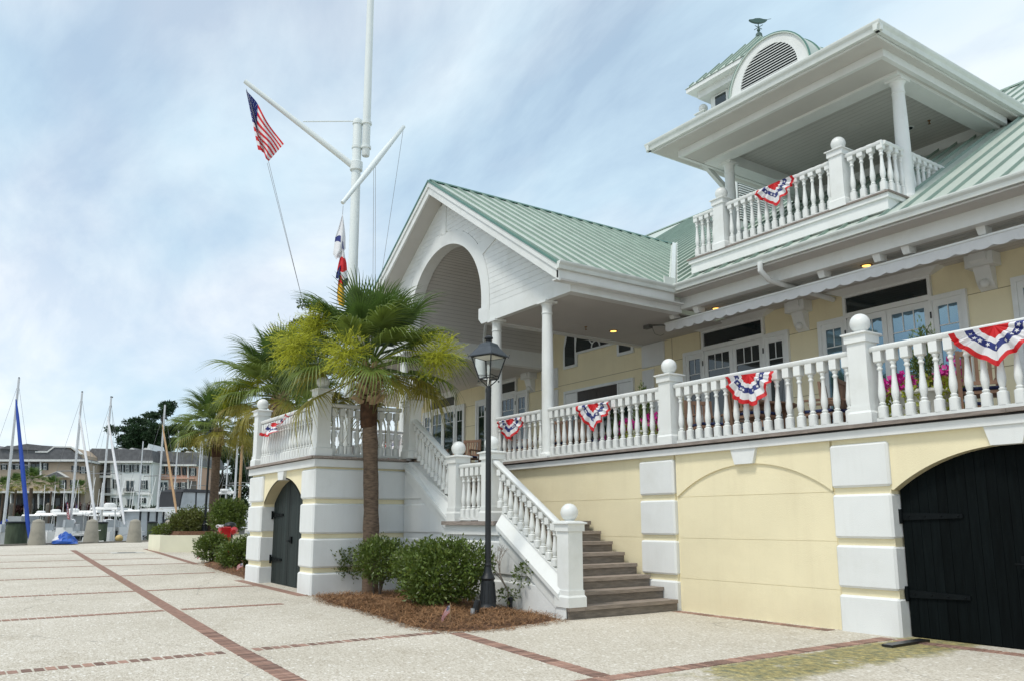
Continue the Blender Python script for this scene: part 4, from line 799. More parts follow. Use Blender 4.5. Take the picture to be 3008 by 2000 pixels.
# ------------------------------------------------------------------ bunting swags
def star_pts(r, k=.42): return [((r if i % 2 == 0 else r * k) * math.sin(math.pi * i / 5), (r if i % 2 == 0 else r * k) * math.cos(math.pi * i / 5)) for i in range(10)]
def bunting(p0, p1, h, label, seed=0, skew=0.0, fold=None, out=None):
    """pleated fan hung from p0 to p1 (world points on the rail)"""
    rg = random.Random(seed); p0 = Vector(p0); p1 = Vector(p1); u = p1 - p0; wd = u.length / 2; u.normalize(); c = (p0 + p1) / 2
    nrm = Vector(out) if out else Vector((u.y, -u.x, 0)).normalized(); NR, NT = 22, 72; m = M(); pos = []
    ph = [rg.uniform(0, 6.28) for _ in range(4)]
    def P(r, th):
        x = -math.cos(th) * wd * r; dz = (.32 * math.sin(th) ** .9 + .68 * (1 - abs(2 * th / math.pi - 1))) * h * r
        x += skew * dz; pl = .026 * r * math.sin(15 * th + ph[0]) + .022 * r * math.sin(9 * th + ph[1]) + .012 * math.sin(31 * th + ph[2]) * r
        dz *= 1.04 + .09 * math.sin(5 * th + ph[3]) + .05 * math.sin(13 * th + ph[1])
        if fold: x, dz, pl = fold(x, dz, pl, r, th)
        return c + u * x + Vector((0, 0, -dz)) + nrm * (.075 + pl)
    for i in range(NR + 1):
        for j in range(NT + 1): m.v.append(tuple(P(i / NR, math.pi * j / NT)))
    for i in range(NR):
        r = (i + .5) / NR; k = 0 if r < .30 else (1 if r < .47 else (2 if r < .63 else (1 if r < .85 else 0)))
        for j in range(NT): a = i * (NT + 1) + j; m.f.append((a, a + 1, a + NT + 2, a + NT + 1)); m.m.append(k)
    root_ = single('bunting', m, [REDC, WHTC, BLUC], tuple(c), label, 'bunting', 'patriotic bunting tied to the balustrades', 60)
    for j in range(9):
        th = math.pi * (j + .7) / 9.4; q = P(.55, th); e1 = (P(.60, th) - P(.52, th)).normalized(); e2 = (P(.56, th + .05) - P(.56, th - .05)).normalized(); nn = e1.cross(e2).normalized()
        if nn.dot(nrm) < 0: nn = -nn
        mm = M(); sp_ = star_pts(.030); A = [q + nn * .008 + e2 * a + e1 * b for a, b in sp_]; mm.add([q + nn * .010] + A, [(0, 1 + i, 1 + (i + 1) % 10) for i in range(10)]); part('star', mm, WHTC, root_)
    return root_
def rl(q, Y=9.88): return on(1, Y, *q)
bunting(rl((1470, 1237)), rl((1543, 1224)), .44, 'red white and blue bunting between the two porch columns', 1, .10)
bunting(rl((1703, 1192)), rl((1802, 1180)), .45, 'bunting with a limp point on the rail right of the porch column', 2, -.02)
bunting(rl((2142, 1108)), rl((2278, 1089)), .50, 'pleated bunting above the blind arch and the veranda dining table', 3, -.05)
bunting(rl((2800, 985)), rl((3070, 930)), .42, 'wide star spangled bunting on the rail above the cellar door', 4, .05)
bunting(rl((2225, 562), 13.04), rl((2338, 520), 13.04), .43, 'bunting on the upper balcony balustrade', 5, .02)
bp0 = rl((782, 1262), 5.80); bp1 = rl((862, 1220), 5.80)
def foldf(x, dz, pl, r, th): return x * .95 - dz * .3, dz * .42 + .05 * math.sin(6 * x), pl * 1.6 + .22 * dz
bunting(bp0, bp1, .62, 'wind folded bunting on the terrace block above the slate door', 6, fold=foldf)
bunting((-20.55, 9.87, 3.67), (-19.75, 9.87, 3.67), .6, 'bunting on the rail left of the flagpole terrace', 7)
bunting((-23.6, 9.87, 3.67), (-22.8, 9.87, 3.67), .6, 'bunting on the far end of the left veranda rail', 8)
# ------------------------------------------------------------------ veranda furniture
def chair_mesh():
    t = root('garden_chair', (0, 0, 0), 'weathered teak garden chair', 'chair', 'teak chairs on the veranda')
    for sx in (-1, 1):
        part('leg', M().box(sx * .25 - .025, sx * .25 + .025, -.27, -.22, 0, .64), TEAK, t)
        part('leg', M().hexa([(sx * .25 - .025, .20, 0), (sx * .25 + .025, .20, 0), (sx * .25 + .025, .26, 0), (sx * .25 - .025, .26, 0)], [(sx * .25 - .025, .30, .98), (sx * .25 + .025, .30, .98), (sx * .25 + .025, .34, .98), (sx * .25 - .025, .34, .98)]), TEAK, t)
        part('armrest', M().box(sx * .25 - .035, sx * .25 + .035, -.30, .28, .64, .67), TEAK, t)
    part('seat', M().box(-.25, .25, -.27, .24, .41, .45), TEAK, t); part('cushion', M().cbox(-.23, .23, -.25, .20, .45, .51, .02), NAVY, t)
    part('top_rail', M().box(-.225, .225, .30, .335, .90, .97), TEAK, t); part('back_rail', M().box(-.225, .225, .255, .285, .52, .57), TEAK, t)
    for i in range(6): x = -.19 + i * .076; part('slat', M().hexa([(x - .022, .262, .57), (x + .022, .262, .57), (x + .022, .28, .57), (x - .022, .28, .57)], [(x - .022, .305, .90), (x + .022, .305, .90), (x + .022, .325, .90), (x - .022, .325, .90)]), TEAK, t)
    return t
ch0 = chair_mesh(); used = [False]
def chair(x, y, rz, label):
    o = ch0 if not used[0] else copy_tree(ch0, (x, y, ZD))
    used[0] = True; o.location = (x, y, ZD - .015); o.rotation_euler = (0, 0, rz); o['label'] = label; return o
def cx_(q, Y): return on(1, Y, *q)[0]
YF = 11.4
chair(cx_((2300, 1230), YF) - .05, 10.75, math.pi, 'teak chair with its slatted back to the rail beside the round table')
chair(cx_((2085, 1230), YF), 11.3, 1.2, 'teak chair turned sideways at the porch end of the round table')
chair(cx_((2200, 1230), 12.4), 12.45, 0.0, 'teak chair behind the round table by the dark glazed door')
chair(cx_((2408, 1230), YF), 11.5, -1.25, 'teak chair angled at the newel end of the round table')
chair(cx_((2480, 1200), 11.8), 11.8, 2.0, 'teak chair behind the newel post beside the potted cypress')
chair(cx_((2870, 1180), 11.2), 11.3, -2.6, 'teak chair right of the potted cypress under the wide bunting')
chair(cx_((2800, 1150), 12.4), 12.5, 2.7, 'tall backed teak chair half hidden behind the potted cypress')
chair(cx_((1540, 1290), 11.3), 11.2, 2.2, 'teak chair facing the rail between the porch columns')
chair(cx_((1640, 1280), 11.3), 11.3, -2.4, 'teak chair beside the porch column in front of the entrance')
chair(cx_((1740, 1270), 11.6), 11.6, 2.9, 'teak chair behind the limp pointed bunting')
chair(cx_((1380, 1330), 11.6), 11.5, .5, 'dark teak chair at the head of the stairs')
chair(cx_((1285, 1320), 12.4), 12.3, .2, 'teak chair in front of the glazed doors left of the porch')
def table(x, y, label):
    t = root('round_table', (x, y, ZD - .015), label, 'table', 'round teak tables on the veranda'); z = ZD
    part('table_top', M().lathe([(.60, .70), (.62, .715), (.62, .735), (.60, .74)], (x, y, z), 28), TEAK, t)
    part('apron', M().lathe([(.48, .63), (.48, .70)], (x, y, z), 20), TEAK, t)
    for k in range(4): a = k * math.pi / 2 + .4; part('leg', M().box(x + .42 * math.cos(a) - .03, x + .42 * math.cos(a) + .03, y + .42 * math.sin(a) - .03, y + .42 * math.sin(a) + .03, z - .015, z + .66), TEAK, t)
table(cx_((2230, 1230), 11.6), 11.65, 'round teak dining table behind the pleated bunting'); table(cx_((1650, 1270), 12.2), 12.2, 'round teak table in front of the entrance doors')
# ------------------------------------------------------------------ leaves
LEAFD = mat('glossy_shrub_leaf', (.105, .155, .028, 1), .38, .35, 5, trans=.22, rnd=0, spec=.5); LEAFY = mat('yellow_green_leaf', (.12, .16, .025, 1), .45, .3, 6, trans=.3)
LEAFO = mat('olive_shrub_leaf', (.11, .125, .026, 1), .5, .4, 4, trans=.25); BARK = mat('shrub_bark', (.12, .095, .075, 1), .9, .3, 8, .4, 40)
CHART = mat('chartreuse_leaf', (.30, .34, .035, 1), .5, .3, 8, trans=.3); MAG = mat('magenta_petal', (.55, .015, .26, 1), .55, .25, 9, trans=.2)
def leaf_cloud(n, blobs, size, rg, shell=.42, up=.4, asp=.45, mat_=None, name='foliage', jitter=.35, curl=.25):
    """n leaves spread through ellipsoids (cx,cy,cz,rx,ry,rz,weight), each leaf two bent quads"""
    B = np.array([b[:6] for b in blobs], float); wts = np.array([b[6] if len(b) > 6 else b[3] * b[4] * b[5] for b in blobs], float); wts /= wts.sum()
    idx = rg.choice(len(B), n, p=wts); d = rg.normal(size=(n, 3)); d /= np.linalg.norm(d, axis=1)[:, None]; r = shell + (1 - shell) * rg.random(n) ** .5
    r *= 1 + .16 * np.sin(d[:, 0] * 7 + idx) * np.cos(d[:, 2] * 6 + idx * 2) + .08 * np.sin(d[:, 1] * 13)
    r = np.where(rg.random(n) < .09, r * (1.05 + .22 * rg.random(n)), r)
    p = B[idx, :3] + d * r[:, None] * B[idx, 3:6]
    o = d + rg.normal(size=(n, 3)) * jitter * 2 + np.array([0, 0, up]); o /= np.linalg.norm(o, axis=1)[:, None]
    s = np.cross(o, rg.normal(size=(n, 3))); s /= np.linalg.norm(s, axis=1)[:, None] + 1e-9; nn = np.cross(o, s)
    L = size * (.65 + .7 * rg.random(n))[:, None]; w = L * asp / 2
    a = p; b1 = p + o * L * .5 + s * w + nn * L * curl * .3; b2 = p + o * L * .5 - s * w + nn * L * curl * .3; mid = p + o * L * .52; t = p + o * L + nn * -L * curl
    V = np.stack([a, b1, mid, b2, t], 1).reshape(-1, 3); k = np.arange(n)[:, None] * 5
    F = np.concatenate([k + [0, 1, 4, 2], k + [0, 2, 4, 3]], 0)
    return np_mesh(name, V, F, mat_)
def shrub(name, base, blobs, n, size, label, cat='shrub', mt=None, seed=1, group=None, stems=6, asp=.45, **kw):
    rg = np.random.default_rng(seed); rt = root(name, base, label, cat, group); L = WL[rt.name]
    link('foliage', leaf_cloud(n, blobs, size, rg, mat_=mt or LEAFD, asp=asp, **kw), rt)
    if size < .2: link('new_growth', leaf_cloud(max(30, n // 11), [(b[0], b[1], b[2] + b[5] * .12, b[3] * 1.07, b[4] * 1.07, b[5] * 1.06) for b in blobs], size * .9, rg, mat_=LEAFY, asp=asp, shell=.86, up=1.0), rt)['kind'] = 'stuff'
    m = M(); rr = random.Random(seed)
    for i in range(stems):
        b = blobs[i % len(blobs)]; a = rr.uniform(0, 6.28); x0, y0 = rr.uniform(-.05, .05), rr.uniform(-.05, .05)
        ex, ey, ez = b[0] + b[3] * .5 * math.cos(a), b[1] + b[4] * .5 * math.sin(a), b[2] + b[5] * rr.uniform(-.2, .4)
        m.tube([(x0, y0, -.12), (x0 * 2 + ex * .25, y0 * 2 + ey * .25, ez * .4), (ex, ey, ez)], [.022 * max(1, b[3] * 1.2), .014 * max(1, b[3] * 1.2), .006], 6)
    link('stem', m.mesh('stem', BARK, 50), rt); return rt
# potted plants on the veranda
POT = mat('white_planter', (.72, .72, .66, 1), .5)
def planter(x, y, label, seed, k=1.0):
    t = root('flower_planter', (x, y, ZD - .015), label, 'planter', 'flower planters on the veranda'); z = ZD; rg = np.random.default_rng(seed)
    part('pot', M().lathe([(.27 * k, -.015), (.29 * k, .1), (.34 * k, .45), (.38 * k, .50), (.38 * k, .54), (.33 * k, .54), (.32 * k, .46)], (x, y, z), 24), POT, t, 40)
    link('trailing_vine', leaf_cloud(900, [(0, 0, .58, .40 * k, .40 * k, .16, 3), (.38 * k, -.1, .36, .16, .22, .32, 1.6), (-.36 * k, -.1, .36, .16, .2, .3, 1.6), (0, -.38 * k, .38, .12, .1, .3, .5)], .075, rg, mat_=CHART, asp=.7), t)
    link('cypress', leaf_cloud(1600, [(.0, 0, .85, .20, .20, .40), (-.06, 0, 1.12, .13, .13, .36), (.08, 0, 1.15, .10, .10, .34), (0, 0, 1.38, .05, .05, .24)], .07, rg, mat_=LEAFD, asp=.25, up=1.6, shell=.3), t)
    link('blossom', leaf_cloud(420, [(.34 * k, -.05, .74, .22, .2, .16), (-.36 * k, -.1, .68, .2, .2, .15), (-.12, -.34 * k, .68, .14, .1, .1, .004), (.2, .2, .7, .15, .15, .1, .004)], .075, rg, mat_=MAG, asp=1.0, shell=.4), t)
    return t
planter(cx_((2725, 1180), 11.3), 11.3, 'white planter with cypress, magenta petunias and trailing vine right of the tall newel', 3, 1.15)
planter(cx_((1890, 1240), 11.6), 11.6, 'white planter of magenta flowers behind the newel above the first quoin pillar', 4)
planter(cx_((1700, 1270), 13.3) + 1.2, 13.6, 'white flower planter set back beside the entrance sidelight', 5)
# ------------------------------------------------------------------ street lamps
def lamp(x, y, z, label, k=1.0, rz=.35):
    t = root('street_lamp', (x, y, z), label, 'street lamp', 'black lantern street lamps', 0); L = Vector((x, y, z)); q = lambda m, nm, mt=IRON, sm=35, par=None: part(nm, m, mt, par or t, sm)
    m = M(); m.lathe([(.16, -.10), (.16, .03), (.152, .06), (.128, .09), (.125, .11), (.096, .43), (.094, .45), (.106, .462), (.11, .48), (.098, .505), (.076, .54), (.062, .58), (.05, .66), (.058, .67), (.058, .69), (.048, .70)], (x, y, z), 20); base = q(m, 'base')
    m = M()
    for i in range(12): a = i * math.pi / 6; m.tube([(x + .124 * math.cos(a), y + .124 * math.sin(a), z + .12), (x + .097 * math.cos(a), y + .097 * math.sin(a), z + .42)], .009, 5)
    q(m, 'fluting', par=base)
    q(M().lathe([(.048, .66), (.046, 1.2), (.041, 3.34), (.042, 3.35), (.046, 3.37), (.046, 3.40), (.034, 3.43), (.026, 3.46)], (x, y, z), 18), 'pole')
    ca, sa = math.cos(rz), math.sin(rz); rot = lambda a, b, zz: (x + ca * a - sa * b, y + sa * a + ca * b, z + zz)
    zb0, zt0 = 3.575, 3.93; hb, ht = .108, .195; cn = ((-1, -1), (1, -1), (1, 1), (-1, 1))
    m = M()
    for sx, sy in cn:
        m.tube([rot(sx * hb, sy * hb, zb0), rot(sx * ht, sy * ht, zt0)], .011, 6); m.tube([rot(0, 0, 3.44), rot(sx * hb * .7, sy * hb * .7, 3.53), rot(sx * hb, sy * hb, zb0 + .01)], .009, 6); m.tube([rot(sx * hb, sy * hb, zb0 - .03), rot(sx * hb * 1.12, sy * hb * 1.12, zb0 - .05)], .012, 6)
    for i in range(4):
        a, b = cn[i], cn[(i + 1) % 4]
        m.tube([rot(a[0] * hb, a[1] * hb, zb0), rot(b[0] * hb, b[1] * hb, zb0)], .010, 6); m.tube([rot(a[0] * ht, a[1] * ht, zt0), rot(b[0] * ht, b[1] * ht, zt0)], .012, 6); m.tube([rot(a[0] * hb * 1.06, a[1] * hb * 1.06, zb0 + .06), rot(b[0] * hb * 1.06, b[1] * hb * 1.06, zb0 + .035)], .006, 5)
    cage = q(m, 'lantern_cage', IRON, None)
    GP = mat('clear_lantern_glass', (.9, .95, .95, 1), .02)
    pb = GP.node_tree.nodes['Principled BSDF']; pb.inputs['Transmission Weight'].default_value = 1.0; pb.inputs['IOR'].default_value = 1.03
    for i in range(4):
        a, b = cn[i], cn[(i + 1) % 4]; f = .985
        m = M(); m.add([rot(a[0] * hb * f, a[1] * hb * f, zb0), rot(b[0] * hb * f, b[1] * hb * f, zb0), rot(b[0] * ht * f, b[1] * ht * f, zt0), rot(a[0] * ht * f, a[1] * ht * f, zt0)], [(0, 1, 2, 3)]); q(m, 'glass_pane', GP, None, cage)
    sq = lambda h, zz: [rot(sx * h, sy * h, zz) for sx, sy in cn]
    m = M(); m.hexa(sq(.228, zt0 + .004), sq(.225, zt0 + .018)); m.hexa(sq(.225, zt0 + .018), sq(.13, zt0 + .15)); m.hexa(sq(.13, zt0 + .15), sq(.10, zt0 + .215)); m.hexa(sq(.10, zt0 + .215), sq(.05, zt0 + .24))
    for sx, sy in cn: m.tube([rot(sx * .228, sy * .228, zt0 - .01), rot(sx * .24, sy * .24, zt0 + .045)], [.009, .004], 5)
    rf = q(m, 'lantern_roof', mat('lantern_roof_sky_sheen', (.035, .045, .055, 1), .4, .15, 6), None)  # black roof lightened bluish, sky reflection put into the colour
    q(M().lathe([(.05, .24), (.042, .265), (.05, .28), (.07, .295), (.07, .315), (.045, .335), (.012, .35)], (x, y, z + zt0), 16), 'finial', par=rf)
    q(M().hexa(sq(.165, zt0 - .012), sq(.165, zt0 - .002)), 'reflector', mat('reflector_white', (.75, .74, .66, 1), .3), None, rf); q(M().lathe([(.02, -.13), (.02, .08), (.026, .1), (.026, .2), (.01, .23)], (x, y, z + 3.58), 10), 'lamp_holder', mat('lamp_glass', (.8, .8, .75, 1), .2))
    return t
lp = gnd(1433, 1806); k1 = lamp(lp[0], lp[1], gz(lp[0]) + .07, 'black lantern street lamp in the pine straw bed by the stairs')
# ------------------------------------------------------------------ flagpole on the terrace
FP = np.array([-17.1, 7.24]); kx = 17.1 / 15.258
u2 = np.array([R[0][0], R[0][1], 0.0]); u2 /= np.linalg.norm(u2); fwd = np.array([R[2][0], R[2][1], 0.0]); fwd /= np.linalg.norm(fwd)
def fpl(x, y, back=0.0):
    """point on the vertical plane through the pole that faces the water side"""
    d = ray(x, y); s_ = (fwd[0] * FP[0] + fwd[1] * FP[1] + back) / (fwd[0] * d[0] + fwd[1] * d[1]); return Vector(C0 + d * s_)
fp = root('flagpole', (FP[0], FP[1], ZD), 'tall white nautical flagpole with gaff and crossed yardarm on the terrace', 'flagpole')
tl = fpl(1068, 350).z; hub = fpl(1050, 490).z
part('lower_mast', M().lathe([(.24, -.015), (.24, .03), (.12, .05), (.115, 1.0), (.106, tl - ZD - .06), (.10, tl - ZD - .03), (.06, tl - ZD)], (FP[0], FP[1], ZD), 20), POLE, fp, 40)
o = u2 * .215; ub_ = fpl(1093, 460).z
part('topmast', M().lathe([(.08, 0), (.095, .03), (.095, 1.5), (.078, 6), (.05, 13)], (FP[0] + o[0], FP[1] + o[1], ub_), 18), POLE, fp, 40)
m = M()
for z in (tl - .12, ub_ + .22):
    m = M()
    for c in ((0, 0), (o[0], o[1])): m.lathe([(.112, -.035), (.124, -.03), (.124, .03), (.112, .035)], (FP[0] + c[0], FP[1] + c[1], z), 18)
    m.tube([(FP[0] + o[0] * .3, FP[1] + o[1] * .3, z), (FP[0] + o[0] * .7, FP[1] + o[1] * .7, z)], .03, 6)
    part('mast_band', m, POLE, fp, 40)
part('gaff_collar', M().lathe([(.13, -.12), (.15, -.1), (.15, .1), (.13, .12)], (FP[0], FP[1], hub), 18), POLE, fp, 40)
gr, gt = fpl(1048, 497), fpl(720, 240, -.6); part('gaff', M().tube([gr, gr.lerp(gt, .12), gt], [.085, .075, .055], 12), POLE, fp, 40)
yr_, yl_ = fpl(1186, 373, .7), fpl(1006, 597, -1.0); part('yardarm', M().tube([yl_, yl_.lerp(yr_, .5), yr_], [.045, .075, .045], 12), POLE, fp, 40)
part('gaff_stay', M().tube([fpl(890, 358, -.3), fpl(1056, 357)], .015, 6), POLE, fp)
for a, b in ((fpl(724, 262, -.6), fpl(790, 480, -.6)), (fpl(790, 480, -.6), Vector((FP[0] - .2, FP[1] - .25, ZD + .9))), (fpl(785, 480, -.6), Vector((FP[0] - .16, FP[1] - .2, ZD + .8))), (fpl(1184, 385, .7), Vector((FP[0] + .15, FP[1] + .2, ZD + .9))), (fpl(1008, 605, -1), Vector((FP[0] + .1, FP[1] - .5, ZD))), (fpl(1098, 470), Vector((FP[0] + .35, FP[1] + .45, ZD))), (fpl(1103, 470), Vector((FP[0] + .40, FP[1] + .5, ZD)))): part('halyard', M().tube([a, a.lerp(b, .5) + Vector((0, 0, -.05)), b], .005, 5), ROPE, fp)
# national flag hanging in folds from the gaff
def usflag(name, P, label, NU, NV, group=None, sr=.022, mats=None):
    """P(u,v): u down the hoist 0..1, v along the fly 0..1"""
    m = M(); nu, nv = 26, NV
    for i in range(nu + 1):
        for j in range(nv + 1): m.v.append(tuple(P(i / nu, j / nv)))
    for i in range(nu):
        for j in range(nv):
            st = i // 2; k = 0 if st % 2 == 0 else 1
            if st < 7 and j < nv * .4: k = 2
            a = i * (nv + 1) + j; m.f.append((a, a + 1, a + nv + 2, a + nv + 1)); m.m.append(k)
    c = P(0, 0); f = single(name, m, [REDC, WHTC, BLUC], tuple(c), label, 'flag', group, 60)
    mm = M()
    for r in range(9):
        for q in range(6 if r % 2 == 0 else 5):
            uu = (r + 1) / 10 * 7 / 13; vv = ((q * 2 + (1 if r % 2 == 0 else 2)) / 12) * .4; p = P(uu, vv); e1 = (P(uu + .01, vv) - p).normalized(); e2 = (P(uu, vv + .01) - p).normalized(); nn = e1.cross(e2).normalized()
            for sg in (1, -1): mm.add([p + nn * .004 * sg] + [p + nn * .004 * sg + e2 * a + e1 * b for a, b in star_pts(sr)], [(0, 1 + i, 1 + (i + 1) % 10) for i in range(10)])
    part('canton_stars', mm, WHTC, f); return f
def Pflag(u, v):
    hx, hy = 722 + 36 * u, 263 + 178 * u; fx, fy = 834 - 44 * u, 424 + 50 * u
    e = v ** 1.35; x = hx + (fx - hx) * e; y = hy + (fy - hy) * e
    f1 = math.sin(v * 9.0 - u * 2.2) * .16 * min(1, v * 3 + .2) ; x += 9 * math.sin(u * 5 + v * 6) * v * (1 - v) * 2; y += 6 * math.sin(u * 7 - v * 5) * v * (1 - v) * 2
    if v < .35: x += 10 * math.sin(math.pi * v / .35) * (u - .2)
    return fpl(x, y, -.6 + f1)
usflag('national_flag', Pflag, 'large stars and stripes flag drooping from the gaff of the flagpole', 26, 40)
# signal hoist: burgee and three code flags
sg_top = fpl(1006, 632, -1.0)
def hang(name, pts, cols, label, amp=.05):
    """vertical strip draped on a halyard: pts rows of (xl, xr, y) in photograph pixels, cols one material index per row"""
    mats = [WHTC, BLUC, REDC, mat('yellow_cloth', (.75, .42, .02, 1), .55, .05, trans=.2), mat('black_cloth', (.03, .045, .05, 1), .6)]; m = M(); n = 9
    for r, (xl, xr, y) in enumerate(pts):
        for j in range(n + 1): t = j / n; m.v.append(tuple(fpl(xl + (xr - xl) * t, y + 3 * math.sin(t * 7 + r), -1.0 + amp * math.sin(t * 6.3 + r * .4))))
    for r in range(len(pts) - 1):
        for j in range(n): a = r * (n + 1) + j; m.f.append((a, a + 1, a + n + 2, a + n + 1)); c = cols[r]; m.m.append(c if isinstance(c, int) else c[0 if j < n * .55 else 1])
    return single(name, m, mats, m.v[0], label, 'signal flag', 'signal flags on the yardarm halyard', 60)
hang('signal_flag', [(1005, 1007, 632), (995, 1012, 665), (985, 1015, 695), (983, 1015, 712), (980, 1015, 735), (978, 1000, 750), (986, 996, 760)], [0, 0, (1, 0), 0, 0, 0], 'limp white burgee with blue marks at the top of the hoist')
hang('signal_flag', [(1002, 1008, 712), (1002, 1011, 735), (998, 1014, 757), (994, 1018, 775), (990, 1020, 798), (1002, 1022, 820), (1004, 1023, 842)], [1, 0, 2, 2, 0, 4], 'white and red code flag below the burgee')
hang('signal_flag', [(998, 1000, 782), (988, 1000, 800), (986, 1000, 815), (992, 1000, 820)], [1, 1, 1], 'small blue code flag beside the red and white one')
hang('signal_flag', [(997, 1003, 812), (993, 1008, 835), (990, 1012, 858), (992, 1013, 880), (996, 1014, 900)], [2, 3, (3, 3), 3], 'red and yellow code flag at the foot of the hoist')
# ------------------------------------------------------------------ palms
FRONDS = [mat('palm_frond_dark', (.095, .160, .036, 1), .42, .3, 3, trans=.3), mat('palm_frond_mid', (.155, .215, .042, 1), .42, .3, 3, trans=.3), mat('palm_frond_olive', (.29, .26, .045, 1), .5, .3, 3, trans=.3)]
BOOT = mat('palm_boot', (.36, .25, .16, 1), .85, .3, 8, .5, 30, rnd=.2); TRUNK = mat('palm_bark', (.14, .098, .068, 1), .95, .45, 9, 1.0, 18, stretch=(1, 1, 3.5), dirt=((.07, .05, .04, 1), .7), ds=3); FIBRE = mat('palm_fibre', (.06, .03, .016, 1), 1, .4, 14, .8, 30)
YFL = mat('palm_blossom', (.44, .46, .04, 1), .7, .35, 8, trans=.3)
def frond_mesh(pet, rad, droop, arch, nseg, mt, seed, split=.5):
    """costapalmate leaf: petiole along +X, fan of folded segments with drooping tips"""
    rg = random.Random(seed); V = []; F = []
    P = []
    for i in range(6):
        t = i / 5; P.append(Vector((pet * t, 0, -.10 * arch * pet * t * t)))
    m = M(); m.tube(P, [.020 - .010 * i / 5 for i in range(6)], 5); V = list(m.v); F = list(m.f)
    base = P[-1]; cost = rad * .35
    for k in range(nseg):
        s = -1 + 2 * k / (nseg - 1); ang = s * math.radians(118); root_t = (1 - abs(s)) ** 1.0
        b = base + Vector((cost * root_t, 0, -cost * root_t * root_t * .5 * arch)); L = rad * (1.0 - .28 * abs(s) ** 1.5) * rg.uniform(.88, 1.06)
        d = Vector((math.cos(ang), math.sin(ang), 0)); up = Vector((0, 0, 1)); sd_ = Vector((-d.y, d.x, 0)); n = 6; lift = .25 * abs(s) + .05; dr = droop * rg.uniform(.7, 1.35); tw = rg.uniform(-.25, .25)
        o = len(V); w0 = .023 * rad / .80
        for i in range(n + 1):
            t = i / n; x = L * t; z = lift * x - dr * x * x * (.35 + .9 * t) / rad - arch * .25 * x * x / rad
            if t > .55: z -= dr * .5 * (t - .55) ** 2 * L * 3
            p = b + d * (x * (1 - .18 * dr * t * t)) + up * z; w = w0 * (min(1, .35 + 2.2 * t) if t < .4 else max(.06, 1.25 * (1 - t) ** .8)); sv = (sd_ * math.cos(tw * t * 3) + up * math.sin(tw * t * 3)) * w
            V += [tuple(p - sv - up * w * .25), tuple(p + up * w * .35), tuple(p + sv - up * w * .25)]
        for i in range(n):
            a = o + i * 3; F += [(a, a + 1, a + 4, a + 3), (a + 1, a + 2, a + 5, a + 4)]
    me = bpy.data.meshes.new('frond'); me.from_pydata(V, [], F); me.materials.append(mt); me.polygons.foreach_set('use_smooth', [True] * len(F)); me.update(); return me
FM = [frond_mesh(.62, .72, .10, .25, 40, FRONDS[0], 1), frond_mesh(.74, .72, .22, .5, 40, FRONDS[0], 2), frond_mesh(.82, .72, .34, .7, 38, FRONDS[1], 3), frond_mesh(.90, .70, .46, .8, 38, FRONDS[1], 4), frond_mesh(.86, .64, .55, .8, 36, FRONDS[2], 5)]
